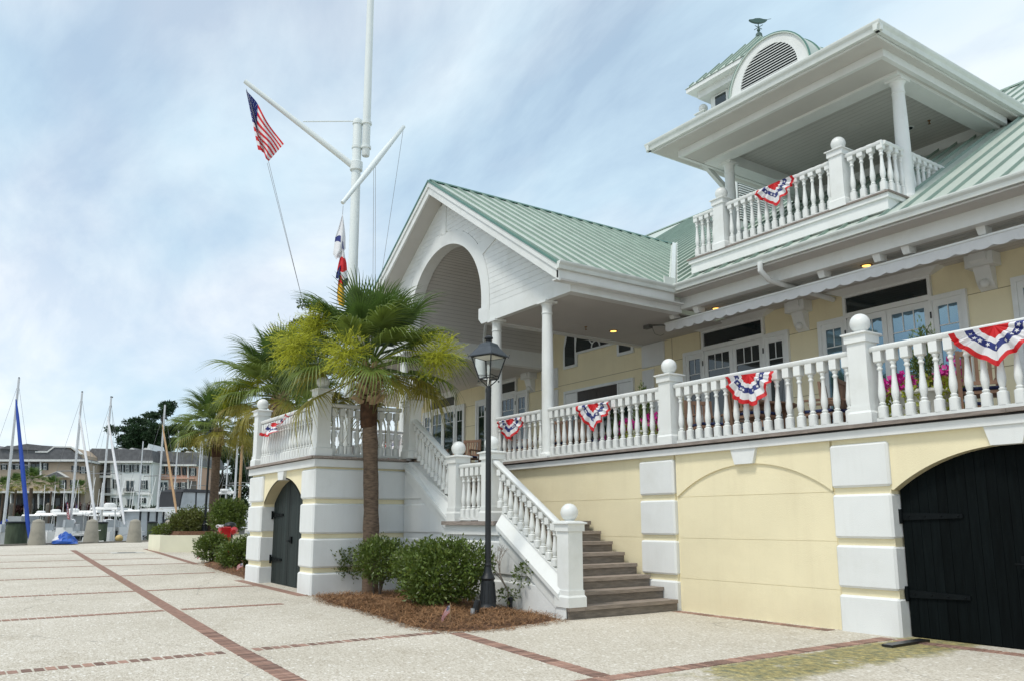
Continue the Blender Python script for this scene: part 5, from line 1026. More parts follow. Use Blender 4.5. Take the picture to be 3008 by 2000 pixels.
def palm(base, h, label, nf, k, seed, r0=.15, boots=True, blossoms=0, lean=(0, 0), group='cabbage palms', clusters=()):
    rg = random.Random(seed); t = root('palm_tree', base, label, 'palm', group); x, y, z = base
    n = 46; pts = []; rad = []
    for i in range(n + 1):
        s = i / n; pts.append((x + lean[0] * s * s, y + lean[1] * s * s, z - .1 + (h + .1) * s)); rad.append(r0 * (1.06 - .10 * s + .03 * math.sin(i * .6 + seed)) * rg.uniform(.965, 1.03))
    part('trunk', M().tube(pts, rad, 16), TRUNK, t, 60)
    tx, ty, tz = pts[-1]
    if boots:
        part('crownshaft_fibre', M().lathe([(r0 * 1.0, -.42), (r0 * 1.12, -.34), (r0 * 1.18, -.05), (r0 * 1.0, .2), (r0 * .6, .62)], (tx, ty, tz), 16), FIBRE, t, 60)
        m = M(); m.add([(0, -.05, 0), (0, .05, 0), (.18, .04, .02), (.18, -.04, .02), (0, -.05, .05), (0, .05, .05), (.17, .03, .05), (.17, -.03, .05), (.25, 0, -.02)], [(0, 1, 2, 3), (7, 6, 5, 4), (0, 4, 5, 1), (1, 5, 6, 2), (3, 7, 4, 0), (2, 6, 8), (6, 7, 8), (7, 3, 8), (3, 2, 8)]); bm_ = m.mesh('boot', BOOT)
        for i in range(58):
            zz = .02 + .62 * (i / 58); a = i * 2.4 + rg.uniform(-.2, .2); rr = r0 * (1.12 - .5 * (i / 58)); sc = rg.uniform(.8, 1.2) * k
            inst('leaf_boot', bm_, t, (tx + rr * math.cos(a), ty + rr * math.sin(a), tz + zz * k), rot=(0, -math.radians(rg.uniform(5, 35) + 38 * i / 58), a), scale=(sc,) * 3)
    hc = tz + .78 * k
    for i in range(nf):
        f = (i + .5) / nf; el = math.radians(86 - 108 * f ** .95 + rg.uniform(-8, 8)); a = i * 2.39996 + rg.uniform(-.25, .25); me = FM[min(4, int(f * 5))]; sc = k * rg.uniform(.86, 1.1)
        o = inst('frond', me, t, (tx + .1 * math.cos(a), ty + .1 * math.sin(a), hc + .22 * k * (1 - 2 * f)), scale=(sc,) * 3)
        o.rotation_mode = 'QUATERNION'; o.rotation_quaternion = (Matrix.Rotation(a, 3, 'Z') @ Matrix.Rotation(-el, 3, 'Y') @ Matrix.Rotation(rg.uniform(-.35, .35), 3, 'X')).to_quaternion()
    for (cx, cy, cd, cr) in clusters:
        c = Vector(dep(cx, cy, cd)); b0 = Vector((tx, ty, hc)); m = M(); m.tube([b0, b0.lerp(c, .5) + Vector((0, 0, .2)), c], [.018, .014, .008], 6)
        for q in range(620):
            e = Vector((rg.gauss(0, 1), rg.gauss(0, 1), rg.gauss(-.1, 1))).normalized(); e = Vector((e.x * 1.15, e.y * 1.15, e.z * 1.25 - .1)); a_ = c + e * cr * rg.uniform(0, .85); e2 = (e + Vector((rg.gauss(0, .5), rg.gauss(0, .5), rg.gauss(-.15, .5)))).normalized(); z_ = a_ + e2 * cr * rg.uniform(.25, .8); sv = e2.cross(Vector((rg.random(), rg.random(), rg.random()))).normalized() * .0045
            m.add([a_ - sv, a_ + sv, z_ + sv, z_ - sv], [(0, 1, 2, 3)])
            for w in range(3): cc = a_.lerp(z_, rg.uniform(.3, 1)); e3 = Vector((rg.gauss(0, 1), rg.gauss(0, 1), rg.gauss(0, 1))).normalized() * .055; m.add([cc - sv, cc + sv, cc + e3 + sv * 1.3, cc + e3 - sv * 1.3], [(0, 1, 2, 3)])
        part('flower_stalk', m, YFL, t)
    for i in range(blossoms):
        m = M(); a = rg.uniform(0, 6.28) if blossoms > 3 else (math.atan2(-ty, -tx) + (i - 1) * 1.25 - .25); L = 1.25 * k; d = Vector((math.cos(a), math.sin(a), 0)); st = []
        for j in range(8): s = j / 7; st.append(Vector((tx, ty, hc)) + d * L * s + Vector((0, 0, .38 * k * math.sin(s * 2.3) - .55 * k * s * s)))
        m.tube(st, [.014 - .001 * j for j in range(8)], 5); V = []; F = []
        for q in range(560):
            s = rg.uniform(.35, 1); b = st[min(7, int(s * 7))].lerp(st[min(7, int(s * 7) + 1)], s * 7 % 1); e = Vector((rg.gauss(0, 1), rg.gauss(0, 1), rg.gauss(-.35, 1))).normalized(); c = b + e * rg.uniform(.14, .42) * k; sv = e.cross(Vector((rg.random(), rg.random(), rg.random()))).normalized() * .004
            m.add([b - sv, b + sv, c + sv * 2, c - sv * 2], [(0, 1, 2, 3)])
            for w in range(3):
                cc = b.lerp(c, rg.uniform(.4, 1)); e2 = Vector((rg.gauss(0, 1), rg.gauss(0, 1), rg.gauss(0, 1))).normalized() * .06 * k; m.add([cc - sv, cc + sv, cc + e2 + sv * 1.5, cc + e2 - sv * 1.5], [(0, 1, 2, 3)])
        part('flower_stalk', m, YFL, t)
    return t
pb_ = gnd(1087, 1745); palm((pb_[0], pb_[1], gz(pb_[0]) + .03), 3.55, 'large fan palm with shaggy crown and yellow blossom rising from the stair bed', 60, 1.07, 11, .145, lean=(-.07, -.10), clusters=((1015, 1035, 14.7, .38), (865, 1010, 15.1, .42), (1290, 1040, 15.4, .42), (930, 945, 15.7, .32)))
d24 = dep(806, 1250, 23.5); palm((d24[0], d24[1], gz(d24[0])), d24[2] - gz(d24[0]), 'dense fan palm behind the terrace block newel', 56, 1.25, 12, .16, lean=(.1, .1), blossoms=1)
d33 = dep(638, 1312, 33); palm((d33[0], d33[1], gz(d33[0])), d33[2] - gz(d33[0]), 'slender fan palm standing in the planter beside the far lamp', 56, 1.10, 13, .17, lean=(-.05, 0))
# ------------------------------------------------------------------ pine straw beds
STRAW = mat('pine_straw', (.13, .065, .034, 1), .95, .5, 26, 1.0, 45); NEED = mat('straw_needle', (.27, .145, .065, 1), .85, .55, 9, rnd=0)
def bed(name, poly, hgt, nneed, seed):
    rg = np.random.default_rng(seed); P = [Vector(p) for p in poly]; c = sum(P, Vector((0, 0))) / len(P); m = M(); rings = 7
    n = len(P)
    fine = []
    for i in range(n):
        a, b = P[i], P[(i + 1) % n]; k = max(1, int((b - a).length / .15))
        for j in range(k): fine.append(a.lerp(b, j / k) + Vector((random.uniform(-.03, .03), random.uniform(-.03, .03))))
    n = len(fine)
    for r in range(rings + 1):
        t = 1 - r / (rings + .6)
        for p in fine:
            q = c + (p - c) * t; z = gz(q.x) + .006 + hgt * (1 - t ** 3) * (.75 + .25 * math.sin(q.x * 5 + q.y * 7)) + (random.uniform(-.012, .02) if r else -.02); m.v.append((q.x, q.y, z))
    for r in range(rings):
        for i in range(n): j = (i + 1) % n; m.f.append((r * n + i, r * n + j, r * n + n + j, r * n + n + i)); m.m.append(0)
    m.f.append(tuple(range(rings * n, rings * n + n))); m.m.append(0)
    o = link(name, m.mesh(name, STRAW, 60)); tag(o, kind='stuff'); WL[o.name] = Vector((0, 0, 0))
    V = np.array(m.v); k = rg.integers(0, len(V), nneed); p = V[k] + rg.normal(size=(nneed, 3)) * [.09, .09, .004] + [0, 0, .012]; a = rg.random(nneed) * 6.283; el = rg.normal(0, .25, nneed); L = .10 + .14 * rg.random(nneed)
    d = np.stack([np.cos(a) * np.cos(el), np.sin(a) * np.cos(el), np.sin(el)], 1); s = np.stack([-np.sin(a), np.cos(a), 0 * a], 1) * .003; bend = np.zeros((nneed, 3)); bend[:, 2] = .02 * rg.random(nneed)
    q0, q1, q2 = p - d * L[:, None] / 2, p + bend, p + d * L[:, None] / 2
    VV = np.stack([q0 - s, q0 + s, q1 + s, q1 - s, q2 + s, q2 - s], 1).reshape(-1, 3); kk = np.arange(nneed)[:, None] * 6; FF = np.concatenate([kk + [0, 1, 2, 3], kk + [3, 2, 4, 5]], 0)
    x = link('loose_straw', np_mesh('loose_straw', VV, FF, NEED), o); tag(x, kind='stuff'); return o
g2 = lambda x, y: tuple(gnd(x, y)[:2])
bed('pine_straw_bed', [(-14.98, 5.76), g2(960, 1768), g2(1090, 1800), g2(1170, 1828), g2(1250, 1851), g2(1330, 1857), g2(1420, 1852), g2(1500, 1843), (-9.62, 7.45), (-9.75, 7.60), (-14.98, 7.60)], .10, 26000, 5)
bed('pine_straw_bed', [(-19.15, 5.75), (-20.1, 5.85), (-22.7, 6.0), (-24.8, 6.2), (-26.6, 6.7), (-27.0, 8.6), (-24, 9.4), (-19.15, 9.4)], .10, 9000, 6)
# shrubs in the stair bed
def gp(x, y): p = gnd(x, y); return (p[0], p[1], gz(p[0]) + .06)
shrub('camellia_shrub', gp(1005, 1738), [(0, 0, .46, .36, .36, .36), (.18, -.1, .62, .22, .25, .22), (-.18, .1, .55, .22, .25, .24)], 3800, .06, 'small dark shrub at the corner of the terrace block', seed=21)
shrub('camellia_shrub', gp(1110, 1758), [(0, 0, .62, .44, .40, .38), (.3, .15, .66, .26, .26, .30), (-.22, 0, .78, .26, .26, .22)], 4600, .06, 'loose mid sized shrub with bare stems in front of the palm trunk', seed=22)
shrub('camellia_shrub', gp(1290, 1793), [(0, 0, .52, .72, .62, .45), (-.42, -.2, .66, .36, .4, .28), (.46, .25, .70, .38, .4, .30), (-.1, -.1, .86, .36, .34, .18), (.12, -.3, .32, .5, .3, .30), (.3, .1, .90, .25, .25, .16)], 10500, .068, 'big rounded glossy shrub beside the street lamp', seed=23, mt=LEAFD)
sp = gp(1497, 1795); sh = root('bare_shrub', sp, 'half bare twisted shrub between the street lamp and the stair wall', 'shrub'); m = M(); rg_ = random.Random(4)
def grow(p, d, L, r, lv):
    if lv == 0 or r < .002: return
    q = p + d * L; m.tube([p, p.lerp(q, .5) + Vector((rg_.uniform(-.02, .02), rg_.uniform(-.02, .02), 0)), q], [r, r * .85, r * .7], 5)
    for k in range(rg_.choice((2, 2, 3))): dd = (d + Vector((rg_.uniform(-.7, .7), rg_.uniform(-.7, .7), rg_.uniform(-.1, .5)))).normalized(); grow(q, dd, L * rg_.uniform(.6, .85), r * .66, lv - 1)
grow(Vector(sp) - Vector((0, 0, .1)), Vector((-.1, 0, 1)).normalized(), .34, .022, 6); part('branch', m, mat('grey_twig', (.28, .24, .20, 1), .9, .3, 8), sh)
link('foliage', leaf_cloud(420, [(.22, .1, .50, .16, .16, .16), (.34, .12, .62, .14, .12, .12), (-.02, 0, .20, .2, .2, .1)], .055, np.random.default_rng(9), mat_=LEAFD), sh)
shrub('low_shrub', gp(1230, 1768), [(0, 0, .16, .22, .2, .16)], 500, .055, 'low bright green seedling at the foot of the big glossy shrub', mt=LEAFY, seed=26, stems=3)
shrub('low_shrub', gp(1560, 1788), [(0, 0, .12, .28, .2, .12), (.5, .1, .1, .14, .1, .1)], 320, .06, 'sparse low seedlings against the stair wall', mt=LEAFD, seed=27, stems=3)
shrub('low_shrub', gp(1385, 1770), [(0, 0, .22, .34, .3, .22)], 700, .07, 'sparse olive undergrowth behind the lamp base', mt=LEAFO, seed=28, stems=3)
# little stick flags and bed lights
def mini(x, y, label, a, sc=.3, lean=.1, droop=.3):
    b = gnd(x, y); b = Vector((b[0], b[1], gz(b[0]) + .04)); d = Vector((u2[0], u2[1], 0)) * math.cos(a) + Vector((fwd[0], fwd[1], 0)) * math.sin(a)
    top_ = b + Vector((0, 0, sc * 1.35))
    f = usflag('stick_flag', lambda u, v: top_ + Vector((0, 0, -u * sc * .6)) + d * v * sc * .9 + Vector((0, 0, -v * v * sc * droop)) + Vector((fwd[0], fwd[1], 0)) * .03 * math.sin(v * 7 + u * 2), label, 26, 20, 'small stick flags in the beds', .006)
    part('stick', M().tube([b - Vector((0, 0, .1)), top_ + Vector((0, 0, .03))], .005, 6), mat('stick_wood', (.35, .25, .14, 1), .7), f)
mini(950, 1733, 'small stick flag flying at the corner of the terrace block', math.pi, .17, droop=.25); mini(1322, 1838, 'small stick flag drooping in the straw near the street lamp', math.pi + .8, .18, droop=.9)
mini(712, 1685, 'small stick flag half hidden left of the slate door pillar', math.pi, .17, droop=.5); mini(592, 1652, 'tiny stick flag beside the hedge by the planter', math.pi, .17, droop=.4)
b = gnd(1398, 1818); t = root('path_light', (b[0], b[1], gz(b[0]) + .03), 'small black garden spotlight with grey face by the lamp base', 'garden light'); bz = WL[t.name].z
part('spike', M().tube([(b[0], b[1], bz - .1), (b[0], b[1], bz + .06)], .01, 6), IRON, t); part('housing', M().tube([(b[0] + .02, b[1] + .02, bz + .24), (b[0], b[1], bz + .12), (b[0] - .0, b[1] - .01, bz + .04)], [.05, .055, .055], 12), IRON, t); part('lens', M().box(b[0] - .03, b[0] + .05, b[1] - .075, b[1] - .055, bz + .03, bz + .13), mat('grey_lens', (.35, .38, .40, 1), .3), t)
b = gnd(1500, 1798); single('bollard_light', M().lathe([(.03, -.05), (.03, .12), (.045, .13), (.045, .16), (.02, .18)], (b[0], b[1], gz(b[0]) + .06), 10), IRON, (b[0], b[1], gz(b[0]) + .06), 'stubby black bed light under the half bare shrub', 'garden light', smooth=40)
# ------------------------------------------------------------------ left beds, planter, far lamp
def gq(x, y): p = gnd(x, y); return (p[0], p[1], gz(p[0]) + .05)
shrub('camellia_shrub', gq(618, 1652), [(0, 0, .40, .46, .45, .38), (.22, .1, .58, .3, .3, .22), (-.2, 0, .55, .3, .3, .25)], 3000, .085, 'leafy shrub at the planter end of the left bed', seed=31)
shrub('camellia_shrub', gq(690, 1672), [(0, 0, .36, .48, .45, .34), (-.25, -.1, .34, .32, .32, .26), (.28, .2, .55, .32, .3, .26)], 3200, .085, 'rounded shrub against the terrace block beside the red box', seed=32)
bb = dep(672, 1555, 31.5); shrub('clipped_tree', (bb[0], bb[1], gz(bb[0])), [(0, 0, 1.42, .66, .66, .48), (-.3, -.1, 1.68, .42, .4, .3), (.3, .1, 1.62, .42, .4, .32), (0, 0, 1.05, .6, .6, .3)], 7000, .10, 'broad clipped green tree behind the red box', 'shrub', seed=33, stems=8)
# planter wall
pa, pb2, pc2 = Vector(gnd(427, 1612)[:2]), Vector(gnd(467, 1620)[:2]), Vector(gnd(600, 1621)[:2])
pa = Vector((-35.6, 6.75)); pb2 = Vector((-33.4, 6.74)); pc2 = Vector((-32.2, 9.4)); pd2 = Vector((-34.6, 10.6))
PL = root('raised_planter', (pb2.x, pb2.y, gz(pb2.x)), 'low cream stucco planter wall filled with pine straw by the quay', 'planter'); HP = .62
outer = [pa, pb2, pc2, pd2]; cen = sum(outer, Vector((0, 0))) / 4
PLM = mat('cream_planter_stucco', (.74, .72, .56, 1), .9, .04, 2, .3, 60)
for i in range(4):
    a, b = outer[i], outer[(i + 1) % 4]; ia, ib = a + (cen - a).normalized() * .3, b + (cen - b).normalized() * .3
    part('planter_wall', M().hexa([(a.x, a.y, gz(a.x) - .2), (b.x, b.y, gz(b.x) - .2), (ib.x, ib.y, gz(b.x) - .2), (ia.x, ia.y, gz(a.x) - .2)], [(a.x, a.y, gz(pb2.x) + HP), (b.x, b.y, gz(pb2.x) + HP), (ib.x, ib.y, gz(pb2.x) + HP), (ia.x, ia.y, gz(pb2.x) + HP)]), PLM, PL)
inn = [p + (cen - p).normalized() * .28 for p in outer]; part('straw_fill', M().hexa([(p.x, p.y, gz(p.x)) for p in inn], [(p.x + (cen.x - p.x) * .35, p.y + (cen.y - p.y) * .35, gz(pb2.x) + HP + .14) for p in inn]), STRAW, PL)
zz = gz(pb2.x) + HP
for q, d_, lab, bl, n, mt, sd_ in (((545, 1560), 32.6, 'olive leaved shrub in the raised planter', [(0, 0, .50, .75, .6, .5), (-.5, 0, .55, .5, .4, .4), (.6, .1, .5, .55, .5, .45)], 4500, LEAFO, 41), ((480, 1580), 32.4, 'low grassy plant at the quay end of the raised planter', [(0, 0, .18, .5, .4, .2)], 900, LEAFY, 42), ((590, 1560), 33.4, 'yellow green shrub under the slender palm in the planter', [(0, 0, .45, .6, .6, .5)], 2400, LEAFY, 43)):
    p = dep(*q, d_); shrub('planter_shrub', (p[0], p[1], zz), bl, n, .10, lab, mt=mt, seed=sd_, stems=4)
p = dep(604, 1500, 32.2); lamp(p[0], p[1], zz - .1, 'black lantern street lamp at the raised planter beside the slender palm')
# red box with cord and dark bollard behind the hedge
p = dep(658, 1590, 27.5); z0 = gz(p[0]); REDP = mat('red_plastic', (.42, .008, .012, 1), .4, .15, 4)
t = root('red_cabinet', (p[0], p[1], z0), 'tall red plastic box with pale cord on top behind the left hedge', 'cabinet'); part('body', M().cbox(p[0] - .18, p[0] + .18, p[1] - .18, p[1] + .18, z0, z0 + 1.02, .03), REDP, t); m = M()
for i in range(3): m.tube([(p[0] + .17 * math.cos(a * .7 + i), p[1] - .16 + .1 * math.sin(a), z0 + 1.03 + .05 * math.sin(a * 1.3 + i)) for a in range(9)], .014, 5)
part('cord', m, WHTC, t)
p = dep(674, 1590, 27.8); single('service_bollard', M().lathe([(.10, 0), (.10, 1.0), (.20, 1.06), (.16, 1.14), (.03, 1.18)], (p[0], p[1], z0), 14), IRON, (p[0], p[1], z0), 'dark bollard with mushroom cap beside the red box', 'bollard', smooth=40)
p = dep(687, 1578, 27.3); single('red_float', M().tube([(p[0] - .12, p[1], z0 + .8), (p[0], p[1], z0 + .9), (p[0] + .12, p[1] - .05, z0 + .86)], [.06, .12, .07], 12), REDP, (p[0], p[1], z0 + .75), 'rounded red float hanging beside the dark bollard', 'float', smooth=60)
# ------------------------------------------------------------------ quay: bollards, piles, tarp
for (x, y, lab) in ((107, 1600, 'squat concrete bollard on the quay right of the blue furled sail'), (266, 1594, 'concrete bollard on the quay right of the blue tarp'), (393, 1592, 'concrete bollard on the quay beside the round yellow buoy'), (497, 1589, 'concrete bollard on the quay behind the planter corner')):
    b = gnd(x, y); zq = .36; k = random.uniform(.97, 1.03)
    o = root('concrete_bollard', (b[0], b[1], zq), lab, 'bollard', 'concrete bollards along the quay')
    part('shaft', M().lathe([(.40 * k, -.1), (.38 * k, .05), (.27 * k, 1.02), (.26 * k, 1.04)], (b[0], b[1], zq), 14), CONC, o, 50); part('cap', M().lathe([(.27 * k, 1.04), (.24 * k, 1.12), (.08, 1.19), (.02, 1.20)], (b[0], b[1], zq), 14), CONC, o, 50)
GRNP = mat('green_timber_pile', (.07, .09, .055, 1), .9, .3, 5, .4, 20, stretch=(1, 1, .3))
def pile(x, yt, d, r, lab, mt=GRNP):
    t_ = dep(x, yt, d); o = root('mooring_pile', (t_[0], t_[1], -1.2), lab, 'pile', 'mooring piles'); part('pile_shaft', M().lathe([(r, 0), (r, t_[2] + 1.2)], (t_[0], t_[1], -1.2), 12), mt, o, 50); part('pile_cap', M().lathe([(r * 1.1, 0), (r * 1.12, .06), (r * .9, .1)], (t_[0], t_[1], t_[2]), 12), IRON, o, 50)
pile(302, 1536, 47, .26, 'green mooring pile between the two middle bollards'); pile(448, 1535, 50, .28, 'green mooring pile left of the planter'); pile(52, 1535, 45, .55, 'wide dark green pile left of the first bollard'); pile(484, 1538, 52, .24, 'mooring pile just behind the last bollard', TIMB)
rg = np.random.default_rng(3); b = gnd(190, 1598); TARP = mat('blue_tarpaulin', (.012, .09, .42, 1), .45, .2, 3, .5, 6)
m = M(); n = 18
for j in range(9):
    for i in range(n): a = 2 * math.pi * i / n; rr = (1 - j / 8) ** .7; m.v.append((b[0] + .85 * rr * math.cos(a) * (1 + .2 * math.sin(3 * a + j)) - .2 * math.sin(a) , b[1] + .75 * rr * math.sin(a) * (1 + .25 * math.cos(2 * a + j * .7)), .38 + .50 * (1 - rr ** 2) * (.8 + .35 * math.sin(a * 2 + 1)) + (rg.random() - .5) * .10 * (j > 0)))
for j in range(8):
    for i in range(n): k = (i + 1) % n; m.f.append((j * n + i, j * n + k, j * n + n + k, j * n + n + i)); m.m.append(1 if (i in (12, 13, 14) and j in (2, 3, 4, 5)) else 0)
single('tarpaulin', m, [TARP, WHTC], (b[0], b[1], .36), 'crumpled blue and white tarpaulin heaped on the quay', 'tarpaulin')
p = dep(350, 1580, 46); single('mooring_buoy', M().ball((p[0], p[1], p[2]), .19 * 46 / 42, 18, 12), mat('yellow_buoy', (.55, .40, .16, 1), .6, .15, 6), tuple(p), 'round yellowed mooring buoy hanging at the quay edge', 'buoy', smooth=60)
p = dep(362, 1590, 44); 
# ------------------------------------------------------------------ boats
HULLW = mat('white_gelcoat', (.80, .80, .78, 1), .25, .03, 1, dirt=((.6, .6, .55, 1), .3), ds=1); HULLG = mat('grey_canvas', (.33, .35, .36, 1), .8, .1, 3); BLKC = mat('black_canvas', (.02, .022, .026, 1), .8, .1, 4); CLRV = mat('clear_vinyl', (.45, .48, .50, 1), .15, .1, 2); SAIL = mat('furled_sail_white', (.72, .72, .73, 1), .8, .06, 3); BLUS = mat('royal_blue_canvas', (.01, .055, .33, 1), .75, .15, 2); WOOD = mat('spruce_spar', (.42, .26, .13, 1), .6, .15, 3)
WZ = -.9
def hull(bx, by, rz, L, B, F, mt, parent, sheer=.25, stripe=None):
    """boat hull: bow towards local +X, waterline at WZ"""
    ca, sa = math.cos(rz), math.sin(rz); tr_ = lambda x, y, z: (bx + ca * x - sa * y, by + sa * x + ca * y, WZ + z); m = M(); ns = 12; prof = []
    for i in range(ns + 1):
        t = i / ns; x = -L / 2 + L * t; w = B / 2 * (1 - max(0, (t - .45) / .55) ** 2.2) * (.90 + .1 * min(1, t * 4)); zt_ = F + sheer * F * t * t; fl = .72 - .35 * max(0, t - .5)
        prof.append([(x - .10 * L * max(0, t - .9) , 0, -.45 * (1 - max(0, t - .7) * 3)), (x, w * fl, -.1), (x + .05 * L * t * t, w, zt_), (x + .05 * L * t * t, w * .86, zt_ + .02)])
    for p_ in prof: m.v += [tr_(*q) for q in p_] + [tr_(q[0], -q[1], q[2]) for q in p_]
    for i in range(ns):
        a = i * 8
        for k in range(3): m.f += [(a + k, a + k + 1, a + 8 + k + 1, a + 8 + k), (a + 4 + k + 1, a + 4 + k, a + 12 + k, a + 12 + k + 1)]; m.m += [0, 0]
        m.f.append((a + 3, a + 7, a + 15, a + 11)); m.m.append(1)
    m.f.append((0, 4, 5, 6, 7, 3, 2, 1)); m.m.append(0)
    part('hull', m, [mt, mat('deck_nonskid', (.40, .38, .33, 1), .8, .1, 3)], parent, 40)
    return tr_
def motorboat(px_, d, rz, L, label, top=True, cabin=0, mt=None, engines=1, canvas=None, outr=False, F=.75):
    p = dep(*px_, d); rt = root('motorboat', (p[0], p[1], WZ), label, 'boat', 'motor boats in the marina'); B = L * .32; f = hull(p[0], p[1], rz, L, B, F, mt or HULLW, rt)
    def bx(nm, x0, x1, y0, y1, z0, z1, mt_, tp=1.0):
        cx, cy = (x0 + x1) / 2, (y0 + y1) / 2; part(nm, M().hexa([f(x0, y0, z0), f(x1, y0, z0), f(x1, y1, z0), f(x0, y1, z0)], [f(cx + (x0 - cx) * tp, cy + (y0 - cy) * tp, z1), f(cx + (x1 - cx) * tp, cy + (y1 - cy) * tp * 0 + (y0 - cy) * tp, z1), f(cx + (x1 - cx) * tp, cy + (y1 - cy) * tp, z1), f(cx + (x0 - cx) * tp, cy + (y1 - cy) * tp, z1)]), mt_, rt)
    zt_ = F
    bx('console', -.05 * L, .10 * L, -.14 * B, .14 * B, zt_ - .2, zt_ + 1.0, HULLW, .85); bx('windscreen', .06 * L, .09 * L, -.16 * B, .16 * B, zt_ + 1.0, zt_ + 1.45, CLRV, .95)
    bx('seat', -.22 * L, -.12 * L, -.2 * B, .2 * B, zt_ - .2, zt_ + .75, HULLW)
    if cabin:
        bx('cabin', -.10 * L, .28 * L, -.36 * B, .36 * B, zt_, zt_ + cabin, HULLW, .86); bx('cabin_window', -.08 * L, .24 * L, -.345 * B, .345 * B, zt_ + cabin * .45, zt_ + cabin * .8, GLASS, .97)
    if top:
        z = zt_ + 2.05; bx('hard_top', -.24 * L, .16 * L, -.36 * B, .36 * B, z, z + .14, HULLW, .94); m = M()
        for x in (-.18, .08):
            for s in (-1, 1): part('top_post', M().tube([f(x * L, s * .3 * B, zt_ - .1), f(x * L - .1, s * .28 * B, z)], .035, 6), HULLW, rt)
        part('radar_dome', M().lathe([(.3, .0), (.34, .06), (.34, .2), (.22, .28)], f(-.05 * L, 0, z + .14), 14), HULLW, rt, 50)
        part('antenna', M().tube([f(-.2 * L, .3 * B, z), f(-.26 * L, .34 * B, z + 2.6)], .02, 5), HULLW, rt); part('antenna', M().tube([f(-.2 * L, -.3 * B, z), f(-.24 * L, -.34 * B, z + 2.2)], .02, 5), HULLW, rt)
    if canvas is CLRV:
        for x in (-.165, -.07, .03, .11):
            for y in (-.305, .275): bx('enclosure_frame', x * L, x * L + .10, y * B, (y + .03) * B, zt_ + .3, zt_ + 2.02, BLKC)
        bx('enclosure_top', -.19 * L, .14 * L, -.33 * B, .33 * B, zt_ + 2.0, zt_ + 2.12, HULLW, .92); bx('enclosure_sill', -.18 * L, .13 * L, -.315 * B, .315 * B, zt_ + .3, zt_ + .42, BLKC)
    if canvas: bx('canvas_enclosure', -.16 * L, .12 * L, -.3 * B, .3 * B, zt_ + .4, zt_ + 2.0, canvas, .9)
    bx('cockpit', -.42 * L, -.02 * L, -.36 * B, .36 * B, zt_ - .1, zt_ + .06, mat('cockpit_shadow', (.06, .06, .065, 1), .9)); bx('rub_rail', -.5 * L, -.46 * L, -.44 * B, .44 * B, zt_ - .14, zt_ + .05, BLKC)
    for e in range(engines):
        y = (e - (engines - 1) / 2) * .55; part('outboard_engine', M().hexa([f(-L / 2 - .5, y - .2, zt_ - .3), f(-L / 2 + .05, y - .2, zt_ - .3), f(-L / 2 + .05, y + .2, zt_ - .3), f(-L / 2 - .5, y + .2, zt_ - .3)], [f(-L / 2 - .42, y - .15, zt_ + .45), f(-L / 2, y - .17, zt_ + .40), f(-L / 2, y + .17, zt_ + .40), f(-L / 2 - .42, y + .15, zt_ + .45)]), HULLW, rt)
    m = M(); pts_ = [f(L * .05, B * .42, zt_ + .1), f(L * .3, B * .40, zt_ + .55), f(L * .50, 0, zt_ * 1.25 + .6), f(L * .3, -B * .40, zt_ + .55), f(L * .05, -B * .42, zt_ + .1)]; m.tube(pts_, .02, 5); part('bow_rail', m, ALU, rt)
    return rt, f
aim = math.atan2(R[2][1], R[2][0])          # direction away from the camera
motorboat((205, 1590), 54, aim + math.pi + .35, 8.5, 'white centre console boat with twin seats under the stars and stripes flag', engines=2, canvas=HULLG)
motorboat((330, 1590), 64, aim + .5, 9.0, 'white fishing boat with long hard top behind the tall furled sail', engines=1)
motorboat((355, 1590), 55, aim + math.pi - .3, 7.5, 'white skiff with hard top right of the green mooring pile')
motorboat((420, 1590), 55, aim - .3, 8.0, 'cruiser with black framed clear enclosure and grey stern', top=False, canvas=CLRV, F=1.0)
motorboat((463, 1590), 60, aim + math.pi - .4, 8.0, 'white hard top boat right of the grey sterned cruiser')
motorboat((20, 1590), 46, aim + 2.7, 7.0, 'low white runabout with red panel under the blue furled sail', top=False)
motorboat((120, 1570), 66, aim - 2.2, 7.5, 'white boat with pale hard top moored by the far dock')
motorboat((255, 1570), 68, aim + .4, 7.0, 'small white boat beside the purple pennant')
motorboat((300, 1575), 70, aim + math.pi + .2, 7.5, 'white boat with hard top and twin antennas before the white townhouse porch', engines=2)
motorboat((385, 1575), 72, aim + math.pi - .6, 8.0, 'white sport boat with hard top below the white townhouse balcony', mt=HULLW)
motorboat((150, 1580), 58, aim + math.pi + .1, 7.0, 'navy hulled boat with hard top left of the stars and stripes flag', mt=mat('navy_gelcoat', (.02, .035, .09, 1), .25))
motorboat((60, 1575), 62, aim + math.pi - .2, 7.0, 'grey canvas covered boat right of the blue furled sail', top=False, canvas=HULLG)
motorboat((240, 1580), 60, aim + math.pi + .6, 6.5, 'open white skiff with dark cockpit left of the second bollard', top=False)
motorboat((232, 1588), 51, aim + math.pi - .25, 6.5, 'small cuddy cabin boat with dark side windows by the second bollard', top=False, cabin=.9)
motorboat((340, 1588), 52, aim + math.pi + .9, 7.0, 'white cabin boat with dark window band behind the yellow buoy', top=False, cabin=1.1, F=.9)
motorboat((430, 1588), 66, aim + math.pi + .3, 8.0, 'white hard top boat with dark cockpit behind the grey sterned cruiser', engines=2)
motorboat((95, 1588), 50, aim + math.pi + .5, 6.5, 'open white launch behind the first bollard', top=False)
motorboat((180, 1585), 47.5, aim + math.pi + 1.2, 6.0, 'white tender lying alongside the quay behind the blue tarpaulin', top=False, F=1.0)
motorboat((318, 1588), 50, aim + .2, 6.5, 'white stern to boat with twin engines at the green mooring pile', engines=2, F=1.0)
motorboat((372, 1588), 59, aim + math.pi + .15, 8.5, 'white express cruiser with raked dark windows below the white townhouse', top=False, cabin=1.3, F=1.1)
